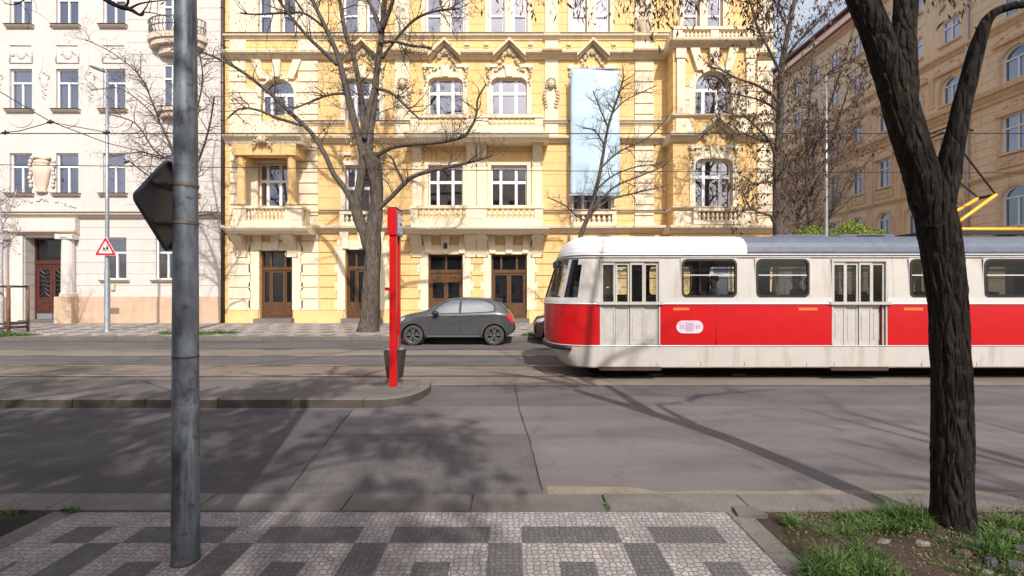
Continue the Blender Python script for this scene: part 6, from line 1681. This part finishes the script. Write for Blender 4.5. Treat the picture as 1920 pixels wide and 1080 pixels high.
def outline(z, side):
    lean, w = station(None, z); pts = []
    for i in range(15):
        a = math.pi/2*i/14; pts.append((lean+(NL-lean)*(1-math.cos(a)**.75), side*w*math.sin(a)**.70))
    for x in xside[1:]: pts.append((x, side*w))
    for i in range(1, 9):
        a = math.pi/2*i/8; pts.append((LT-1.3+ (1.3-lean*.6)*math.sin(a), side*w*math.cos(a)**.6 if i < 8 else 0))
    return pts
zs = [.30,.40,.52,.64,.75,.90,1.15,1.40,1.66,1.72,1.80,2.05,2.30,2.52,2.64,2.74]
def inr(x, ranges): return any(a-1e-4 <= x <= c+1e-4 for a, c in ranges)
parts = {}
def pk(name, side, xm):
    if xm < NL: k = (name, 0, 0)
    else: k = (name, side, sum(xm > d_[0] for d_ in doors_t) if side < 0 and name == 'red_band' else 1)
    return parts.setdefault(k, MB())
Wside = [{}, {}]
for side in (-1, 1):
    O = [outline(z, side) for z in zs]
    for i in range(len(zs)-1):
        for j in range(len(O[0])-1):
            q = [O[i][j], O[i][j+1], O[i+1][j+1], O[i+1][j]]; z0, z1 = zs[i], zs[i+1]
            xm = (q[0][0]+q[1][0])/2; zm = (z0+z1)/2; straight = NL <= xm <= LT-1.3
            P4 = [(q[0][0],q[0][1],z0),(q[1][0],q[1][1],z0),(q[2][0],q[2][1],z1),(q[3][0],q[3][1],z1)]
            if side > 0: P4 = P4[::-1]
            d_open = side < 0 and straight and inr(xm, doors_t) and z_rb < zm < z_wt
            w_open = straight and z_wb < zm < z_wt and (inr(xm, wins) or (side > 0 and inr(xm, doors_t)))
            fr_win = xm < NL and z_wb < zm < z_wt and not (.66 < xm < NL)
            if side > 0 and xm < NL and z_wb < zm < z_wt and .66 < xm < NL: pass
            if d_open or w_open: continue
            nm = 'front_window' if fr_win and j not in (7,) else 'body_panel'
            if not fr_win and z_rt < zm < z_wb: nm = 'belt_trim'
            elif not fr_win and z_rb < zm < z_rt: nm = 'red_band'
            k = pk(nm, side, xm)
            k.quad(*P4)
for (nm, sd_, sg_), mb_q in parts.items():
    mb_q.build({'front_window':'windscreen'}.get(nm, nm), {'body_panel':cream,'red_band':tred,'belt_trim':silver,'front_window':tglass}[nm], tr, smooth=nm in ('red_band','front_window'))
# solid inner skin so the body has thickness, floor, ceiling
b = MB(); b.box(1.2, LT-1.2, -HWT+.12, HWT-.12, .80, .86); b.build('floor', plain('tram_floor',(.05,.05,.05),.8), tr)
b = MB(); b.box(1.0, LT-1.0, -HWT+.10, HWT-.10, 2.68, 2.72); b.build('ceiling', plain('tram_ceiling',(.35,.33,.3),.7), tr)
b = MB()
for s in (-1,1):
    for (a, c), (a2, c2) in zip([(0,1.0)]+sorted(wins+doors_t), sorted(wins+doors_t)+[(LT-1.2,LT)]):
        if a2-c > .05: b.box(c+.02, a2-.02, s*(HWT-.09)-.012, s*(HWT-.09)+.012, 1.80, 2.68)
    segs = [(1.4,doors_t[0][0]),(doors_t[0][1],doors_t[1][0]),(doors_t[1][1],doors_t[2][0])] if s < 0 else [(1.4, LT-1.4)]
    for a, c in segs: b.box(a, c, s*(HWT-.09)-.012, s*(HWT-.09)+.012, .86, 1.79)
b.build('inner_lining', plain('tram_lining',(.22,.18,.14),.6), tr)
# roof : rounded, pale over the cab, grey behind
def roofpiece(x0, x1, mat, name, nose=False, tail=False, k_in=0.0):
    b = MB(); lev = [(2.74,1.0,0),(2.80,1.015,.02),(2.90,1.0,.08),(3.00,.955,.16),(3.08,.88,.28),(3.15,.74,.46),(3.20,.50,.66),(3.22,.0,.9)]
    nx = 14; rows = []
    for side in (-1, 1):
        rr = []
        for z, kw, inn in lev:
            lean, w = station(None, 2.74); base = []
            for i in range(15):
                a = math.pi/2*i/14; base.append((lean+(NL-lean)*(1-math.cos(a)**.75), side*w*math.sin(a)**.70))
            xs_ = [x for x in [NL+(LT-1.3-NL)*i/40 for i in range(1,41)]]
            base += [(x, side*w) for x in xs_]
            for i in range(1, 9):
                a = math.pi/2*i/8; base.append((LT-1.3+(1.3-lean*.6)*math.sin(a), side*w*(math.cos(a)**.6 if i < 8 else 0)))
            row = []
            for x, y in base:
                xx = x + (inn*.9 if x < NL else 0)*(1-x/NL if x < NL else 0) - (inn*.9*(x-(LT-1.3))/1.3 if x > LT-1.3 else 0)
                row.append((xx, y*kw, z - (.0)))
            rr.append(row)
        for i in range(len(lev)-1):
            for j in range(len(rr[0])-1):
                q = [rr[i][j], rr[i][j+1], rr[i+1][j+1], rr[i+1][j]]; xm = (q[0][0]+q[1][0])/2
                lim = x1 - (0 if z else 0)
                if not (x0 <= xm < x1): continue
                b.quad(*(q if side < 0 else q[::-1]))
    return b.build(name, mat, tr, smooth=True)
split = tx(1405)
roofpiece(-1, split, plain('tram_roof_white',(.74,.73,.71),.35,var=.06), 'cab_roof'); roofpiece(split, LT+1, tgrey, 'roof')
b = MB()
for side in (-1, 1):
    O = outline(2.72, side); 
    b.tube([(x, y*1.012, 2.735) for x, y in O], .017, 6)
    O = outline(.76, side); b.tube([(x, y*1.003, .755) for x, y in O], .012, 6); O = outline(1.66, side); b.tube([(x, y*1.004, 1.665) for x, y in O], .016, 6)
b.build('gutter', silver, tr, smooth=True)
b = MB()
for side in (-1, 1):
    for off, rr in ((1.005,.022),): 
        O = outline(2.66, side); b.tube([(x, y*1.003, 2.665) for x, y in O], .012, 5)
b.build('drip_rail', Mt['downpipe'], tr)
# windows: rubber frame with rounded corners, pane, sash rail
def rrect(x0, x1, z0, z1, r, n=5):
    pts = []
    for cx, cz, a0 in ((x1-r,z1-r,0),(x0+r,z1-r,90),(x0+r,z0+r,180),(x1-r,z0+r,270)):
        for i in range(n+1): a = R(a0+90*i/n); pts.append((cx+r*math.cos(a), cz+r*math.sin(a)))
    return pts
def twin(x0, x1, side):
    y = side*(HWT-.012); e = .012*side
    o1 = rrect(x0-.02,x1+.02,z_wb-.02,z_wt+.02,.015); o2 = rrect(x0+.0,x1-.0,z_wb,z_wt-.0,.13); o3 = rrect(x0+.045,x1-.045,z_wb+.045,z_wt-.045,.10)
    b = MB(); n = len(o1)
    def strip(A, B, ya, yb):
        for i in range(n):
            j = (i+1) % n; q = [(A[i][0],ya,A[i][1]),(A[j][0],ya,A[j][1]),(B[j][0],yb,B[j][1]),(B[i][0],yb,B[i][1])]; b.quad(*q)
    b.cm = 0; strip(o1, o2, y, y); b.cm = 1; strip(o2, o3, y+e, y+e); strip(o3, o3, y+e, y-side*.04)
    f = b.build('window', [cream if side < 0 else cream, rub], tr)
    g = MB(); g.quad(*[(x, y-side*.01, z) for x, z in o3]); g.build('pane', tglass, f)
    k = MB(); zz = z_wb+(z_wt-z_wb)*.58; k.box(x0+.05, x1-.05, y-side*.02-.014, y-side*.02+.014, zz-.012, zz+.012); k.build('sash_rail', silver, f)
    return f
for a, c in wins: twin(a, c, -1)
for a, c in wins+doors_t: twin(a, c, 1)
# folding doors
for di, (a, c) in enumerate(doors_t):
    y = -HWT+.05; w = (c-a)/4
    b = MB(); b.box(a, a+.03, y-.045, y+.05, z_rb, z_wt); b.box(c-.03, c, y-.045, y+.05, z_rb, z_wt); b.box(a+.03, c-.03, y-.045, y+.05, z_wt-.06, z_wt)
    b.box(a-.06, c+.06, y-.10, y-.055, z_rt-.01, z_rt+.05)
    d = b.build('door', tbeige, tr)
    for k in range(4):
        x0, x1 = a+.03+k*(c-a-.06)/4+.006, a+.03+(k+1)*(c-a-.06)/4-.006; q = MB(); yy = y+(.02 if k % 2 else 0)
        z0, z1 = z_rb+.01, z_wt-.07; st = .035
        q.box(x0,x0+st,yy-.02,yy+.02,z0,z1); q.box(x1-st,x1,yy-.02,yy+.02,z0,z1); q.box(x0+st,x1-st,yy-.018,yy+.018,z1-.06,z1); q.box(x0+st,x1-st,yy-.018,yy+.018,1.56,1.68); q.box(x0+st,x1-st,yy-.008,yy+.012,z0,1.56)
        q.bbox(x0+st+.02,x1-st-.02,yy-.016,yy-.008,z0+.12,1.46,.004)
        lf = q.build('door_leaf', tbeige, d)
        g = MB(); g.quad((x0+st,yy,1.68),(x1-st,yy,1.68),(x1-st,yy,z1-.06),(x0+st,yy,z1-.06)); g.build('pane', tglass, d)
    q = MB(); q.bbox(a-.02, c+.02, -HWT+.0, -HWT+.35, .22, .30, .01); q.build('step', Mt['downpipe'], tr)
# skirt edge, bumper, lamps, badge
b = MB()
for side in (-1,1):
    O = outline(.30, side); b.tube([(x, y*.985, .285) for x, y in O], .02, 6)
b.build('skirt_edge', Mt['tin'], tr)
for x in (2.35, 3.3, 4.25, 5.6, 6.2, 8.1, 9.3, 10.5):
    b = MB(); b.box(x, x+.008, -HWT-.002+.045, -HWT+.1, .31, .745); b.build('panel_seam', rub, tr)
for x in (3.62, 7.2, 9.05):
    b = MB(); b.box(x, x+.006, -HWT-.001, -HWT+.1, .77, 1.65); b.build('panel_seam', plain('seam_red',(.16,.004,.006),.5), tr)
b = MB(); O = [(.0+.02*1, 0)]; 
pts = [(p[0]-.03, p[1], .70) for p in reversed(outline(.72,-1)[:11])] + [(p[0]-.03, p[1], .70) for p in outline(.72,1)[1:11]]
b.tube(pts, .055, 8); b.build('bumper', rub, tr, smooth=True)
for s in (-1,1):
    b = MB(); n0 = Vector((.16, s*.62, 1.22)); b.blob(n0, (.06,.11,.11), 16, 8); b.build('headlight', HLm, tr, smooth=True)
b = MB(); b.box(.235, .36, -.45, .45, 2.52, 2.66); 
b.build('destination_box', rub, tr)
b = MB(); q = rrect(tx(1268), tx(1318), tz(625), tz(601), .135, 8); b.prism(q, -HWT-.012+.004, -HWT+.03); em = b.build('crest', plain('crest_pale',(.62,.50,.56),.4,var=.15,scale=14), tr)
b = MB(); b.prism(rrect(tx(1284),tx(1300),tz(621),tz(605),.05,5), -HWT-.012, -HWT-.0085); b.build('shield', plain('crest_shield',(.42,.34,.46),.4), em)
b = MB()
for a in (1274, 1279, 1304, 1309): b.box(tx(a), tx(a)+.035, -HWT-.0115, -HWT-.009, tz(617), tz(609))
b.build('crest_marks', plain('crest_mark',(.48,.30,.36),.4), em)
b = MB()
for a, c in ((1262,1292),(1497,1532),(1694,1730),(1950,1985)): b.box(tx(a), tx(c), -HWT-.006, -HWT+.02, tz(582)-.0, tz(577))
b.build('lettering_strip', plain('gold_strip',(.62,.16,.04),.4), tr)
# bogies and underfloor gear
b = MB(); b.box(1.2, LT-1.4, -.95, .95, .30, .72); 
for a, c in ((3.2,4.3),(5.0,6.2),(7.0,8.4),(9.0,9.8)): b.bbox(a, c, -1.0, 1.0, .30, .66, .03)
b.box(1.0, LT-1.2, -.80, .80, .07, .40); b.build('underframe', plain('underfloor_black',(.006,.006,.006),.95,spec=.1), tr)
for bx in (2.35+.1, LT-2.9):
    for dx in (0, 1.9):
        for s in (-1, 1):
            w = MB(); w.cyl_y(0, 0, .33, -.06, .06, 28); w.cyl_y(0, 0, .12, -.08, .08, 14); w.build('wheel', plain('wheel_steel',(.05,.048,.046),.6,.5), tr, loc=(bx+dx, s*.72, .34))
    w = MB(); w.mark(); w.bbox(bx-.3, bx+2.2, -.98, -.86, .28, .52, .03); w.mark(); w.bbox(bx-.3, bx+2.2, .86, .98, .28, .52, .03)
    for dx in (0,1.9): w.bbox(bx+dx-.16, bx+dx+.16, -1.03, -.98, .22, .46, .03)
    w.build('bogie_frame', rub, tr)
# seats and poles
sred = plain('seat_red', (.20,.03,.03), .5); 
for k in range(12):
    x = 2.9+k*.82
    for s in (-1, 1):
        if s < 0 and any(a-.3 < x < c+.1 for a, c in doors_t): continue
        q = MB(); yc = s*.82
        q.bbox(x, x+.42, yc-.22, yc+.22, 1.36, 1.42, .02); q.prism([(x+.40,1.40),(x+.45,1.40),(x+.52,1.92),(x+.47,1.93)], yc-.22, yc+.22); q.tube([(x+.2,yc,.86),(x+.2,yc,1.36)], .03, 8)
        q.build('seat', sred, tr)
b = MB()
for x in (1.9, 3.6, 5.4, 7.0, 8.6, 10.2, 12): b.tube([(x,-.45,.86),(x,-.45,2.68)], .018, 8)
for s in (-.45, .45): b.tube([(1.8,s,2.45),(LT-1.6,s,2.45)], .016, 8)
b.build('grab_rail', silver, tr, smooth=True)
b = MB(); b.box(1.45, 1.5, -HWT+.14, .3, .86, 2.66) if False else b.box(1.62, 1.66, .0, HWT-.14, .86, 2.6); b.build('cab_wall', tbeige, tr)
b = MB(); b.tube([(.55,-.9,2.02),(.9,-1.12,2.02),(1.3,-1.2,2.02)], .012, 6); b.build('yellow_rail', plain('yellow_rail_paint',(.75,.55,.05),.4), tr)
# roof gear and pantograph
b = MB(); 
for a, c, zz in ((5.4,6.6,3.27),(6.9,8.2,3.28)): b.mark(); b.bbox(a, c, -.40, .55, 3.12, zz, .04)
b.mark(); b.bbox(tx(1660), tx(1720), -.4, .4, 3.1, 3.25, .03); b.build('roof_box', tgrey, tr)
b = MB(); b.blob((tx(1152),-.1,3.21), (.28,.25,.07), 14, 6); b.build('roof_lamp', rub, tr, smooth=True)
pg = MB(); px0 = tx(1838)
for s in (-.45,.45): pg.bbox(px0-.6, px0+2.1, s-.04, s+.04, 3.26, 3.34, .01)
for x in (px0-.5, px0+1.9): pg.bbox(x-.04, x+.04, -.45, .45, 3.26, 3.33, .01)
for s in (-.45,.45):
    for x in (px0-.5, px0+1.9): pg.lathe([(.05,0),(.07,.02),(.045,.04),(.07,.06),(.045,.08),(.06,.12)], x, s, 3.15, 10)
po = pg.build('pantograph', rub, tr)
q = MB(); og = plain('pantograph_orange',(.78,.42,.03),.4,var=.05)
q.bbox(px0+.15, px0+2.0, -.50, -.42, 3.35, 3.42, .01)
for s in (-.40,.40): q.tube([(px0+.1,s,3.38),(px0+1.45,s*.5,4.25)], .04, 8)
q.build('lower_arm', og, po, smooth=True)
q = MB()
for s in (-.2,.2): q.tube([(px0+1.45,s,4.25),(px0+.10,s*2.2,5.62)], .022, 8)
q.tube([(px0+1.45,-.22,4.25),(px0+1.45,.22,4.25)], .035, 8); q.build('upper_arm', rub, po)
q = MB()
for dx in (-.14,.14):
    q.tube([(px0+.10+dx,-.85,5.55),(px0+.10+dx,-.6,5.74),(px0+.10+dx,.6,5.74),(px0+.10+dx,.85,5.55)], .022, 8)
q.tube([(px0-.06,-.42,5.66),(px0+.26,-.42,5.66)], .015, 6); q.tube([(px0-.06,.42,5.66),(px0+.26,.42,5.66)], .015, 6); q.build('contact_shoe', rub, po)

# ------------------------------------------------------------------ passengers
def person(loc, label, shirt, skin, hair, standing=False, turn=0):
    """seated figure facing -x; the body is one skinned surface"""
    th = thing('person', label, 'person', loc, turn, 'passengers in the tram')
    J = dict(pel=(0,0,.50,.14), wai=(.02,0,.66,.125), che=(.04,0,.86,.145), nk=(.02,0,1.02,.055), hd=(.0,0,1.10,.075), hd2=(-.005,0,1.19,.092), hd3=(.0,0,1.26,.070))
    V = [J[k] for k in ('pel','wai','che','nk','hd','hd2','hd3')]; E = [(0,1),(1,2),(2,3),(3,4),(4,5),(5,6)]
    for s in (-1, 1):
        n = len(V); V += [(.03,s*.17,.93,.062),(.03,s*.23,.70,.045),(-.16,s*.20,.60,.036),(-.24,s*.17,.58,.034)]; E += [(2,n),(n,n+1),(n+1,n+2),(n+2,n+3)]
        n = len(V); V += [(-.05,s*.10,.47,.088),(-.42,s*.12,.50,.066),(-.43,s*.12,.10,.046),(-.54,s*.12,.05,.04)]; E += [(0,n),(n,n+1),(n+1,n+2),(n+2,n+3)]
    me = bpy.data.meshes.new('body'); me.from_pydata([v[:3] for v in V], E, [])
    o = bpy.data.objects.new('body', me); C.objects.link(o); o.parent = th
    sk = o.modifiers.new('skin','SKIN')
    for i, v in enumerate(V): me.skin_vertices[0].data[i].radius = (v[3], v[3]); 
    me.skin_vertices[0].data[0].use_root = True
    su = o.modifiers.new('sub','SUBSURF'); su.levels = 2
    bpy.context.view_layer.update(); evalmesh(o)
    sm_, sh, tr_ = plain('skin',skin,.6,var=.05), plain('shirt',shirt,.8,var=.12), plain('trousers',(.03,.035,.05),.85)
    o.data.materials.clear(); [o.data.materials.append(m) for m in (sm_, sh, tr_)]
    for p in o.data.polygons:
        c = p.center; p.use_smooth = True
        p.material_index = 0 if c.z > 1.0 else (2 if (c.z < .54 and abs(c.y) < .22 and c.x < .12) or c.x < -.3 and c.z < .56 and abs(c.y) < .18 and False else 1)
        if c.x < -.17 and c.z > .54 and c.z < .66: p.material_index = 0
    h = MB(); h.blob((.025,0,1.225), (.105,.092,.095), 14, 8); h.build('hair', plain('hair',hair,.8), th, smooth=True)
    f = MB(); f.blob((-.098,0,1.165), (.018,.014,.024), 8, 6)
    for s in (-1,1): f.blob((-.082,s*.034,1.195), (.012,.016,.008), 8, 5); f.blob((.0,s*.09,1.175), (.022,.012,.03), 8, 5)
    f.blob((-.085,0,1.125), (.012,.028,.008), 8, 5); f.build('face', sm_, th, smooth=True)
    for s in (-1,1):
        g = MB(); g.blob((-.275,s*.165,.575), (.045,.036,.016), 10, 6)
        for k, ln in enumerate((.055,.066,.070,.062)[::-1]): g.tube([(-.30,s*.165+(k-1.5)*.017,.578),(-.33,s*.165+(k-1.5)*.019,.572),(-.31-ln*.8,s*.165+(k-1.5)*.02,.555)], [.0085,.008,.006], 7)
        g.tube([(-.26,s*.165-s*.03,.575),(-.285,s*.165-s*.055,.568),(-.305,s*.165-s*.058,.56)], [.010,.009,.007], 7); g.build('hand', sm_, th, smooth=True)
    return th
person((4.55,TY-.80,1.0), 'passenger in a pale blue shirt seated at the first side window of the tram', (.55,.60,.72), (.40,.22,.15), (.04,.025,.02))
person((6.42,TY-.80,1.0), 'passenger in dark clothes seated at the left of the second tram window', (.06,.07,.08), (.42,.24,.18), (.03,.02,.015))
person((7.75,TY+.80,1.0), 'passenger in a grey top on the far side behind the second tram window', (.12,.13,.14), (.42,.25,.18), (.12,.06,.03))
person((1.62,TY+.05,.98), 'tram driver in dark jacket sitting behind the windscreen', (.07,.07,.09), (.38,.24,.18), (.03,.02,.02))

# ------------------------------------------------------------------ the house across the park behind the viewer (mirrored in the windows)
oh = thing('opposite_house', 'long ochre house facing the street from behind the viewer', 'building', (0, -50, 0), math.pi)
hs_ = []
for i in range(-9, 10):
    for z0 in (1.2, 5.6, 10.2, 14.8, 19.4): hs_.append(dict(x0=i*3.4-.6, x1=i*3.4+.6, z0=z0, z1=z0+2.3))
b = MB(); wall(b, -36, 36, 0, 26, hs_, rev=.25); b.build('wall', Mt['tan'], oh)
b = MB(); b.box(-36, 36, .3, 12, 0, 25.9); b.build('inner_partition', Mt['dark'], oh)
b = MB(); b.prismx([(-.6,26),(12,26),(6,30)], -36.4, 36.4); b.build('roof', Mt['roofred'], oh)
b = MB(); b.mark(); cornice(b, -36, 36, 25.2, 25.99, .6); b.mark(); cornice(b, -36, 36, 4.6, 5.0, .3); b.build('cornice', Mt['tan_t'], oh)
for k, (x, y) in enumerate(((-16,-24),(-4,-21),(7,-26),(17,-22))):
    shade_tree(200+k, (x, y), 10.5, 4.0, 8, ('park tree behind the viewer, far left','park tree behind the viewer, left of the middle','park tree behind the viewer, right of the middle','park tree behind the viewer, far right')[k], .8, pod=(.09,.2), podn=3)
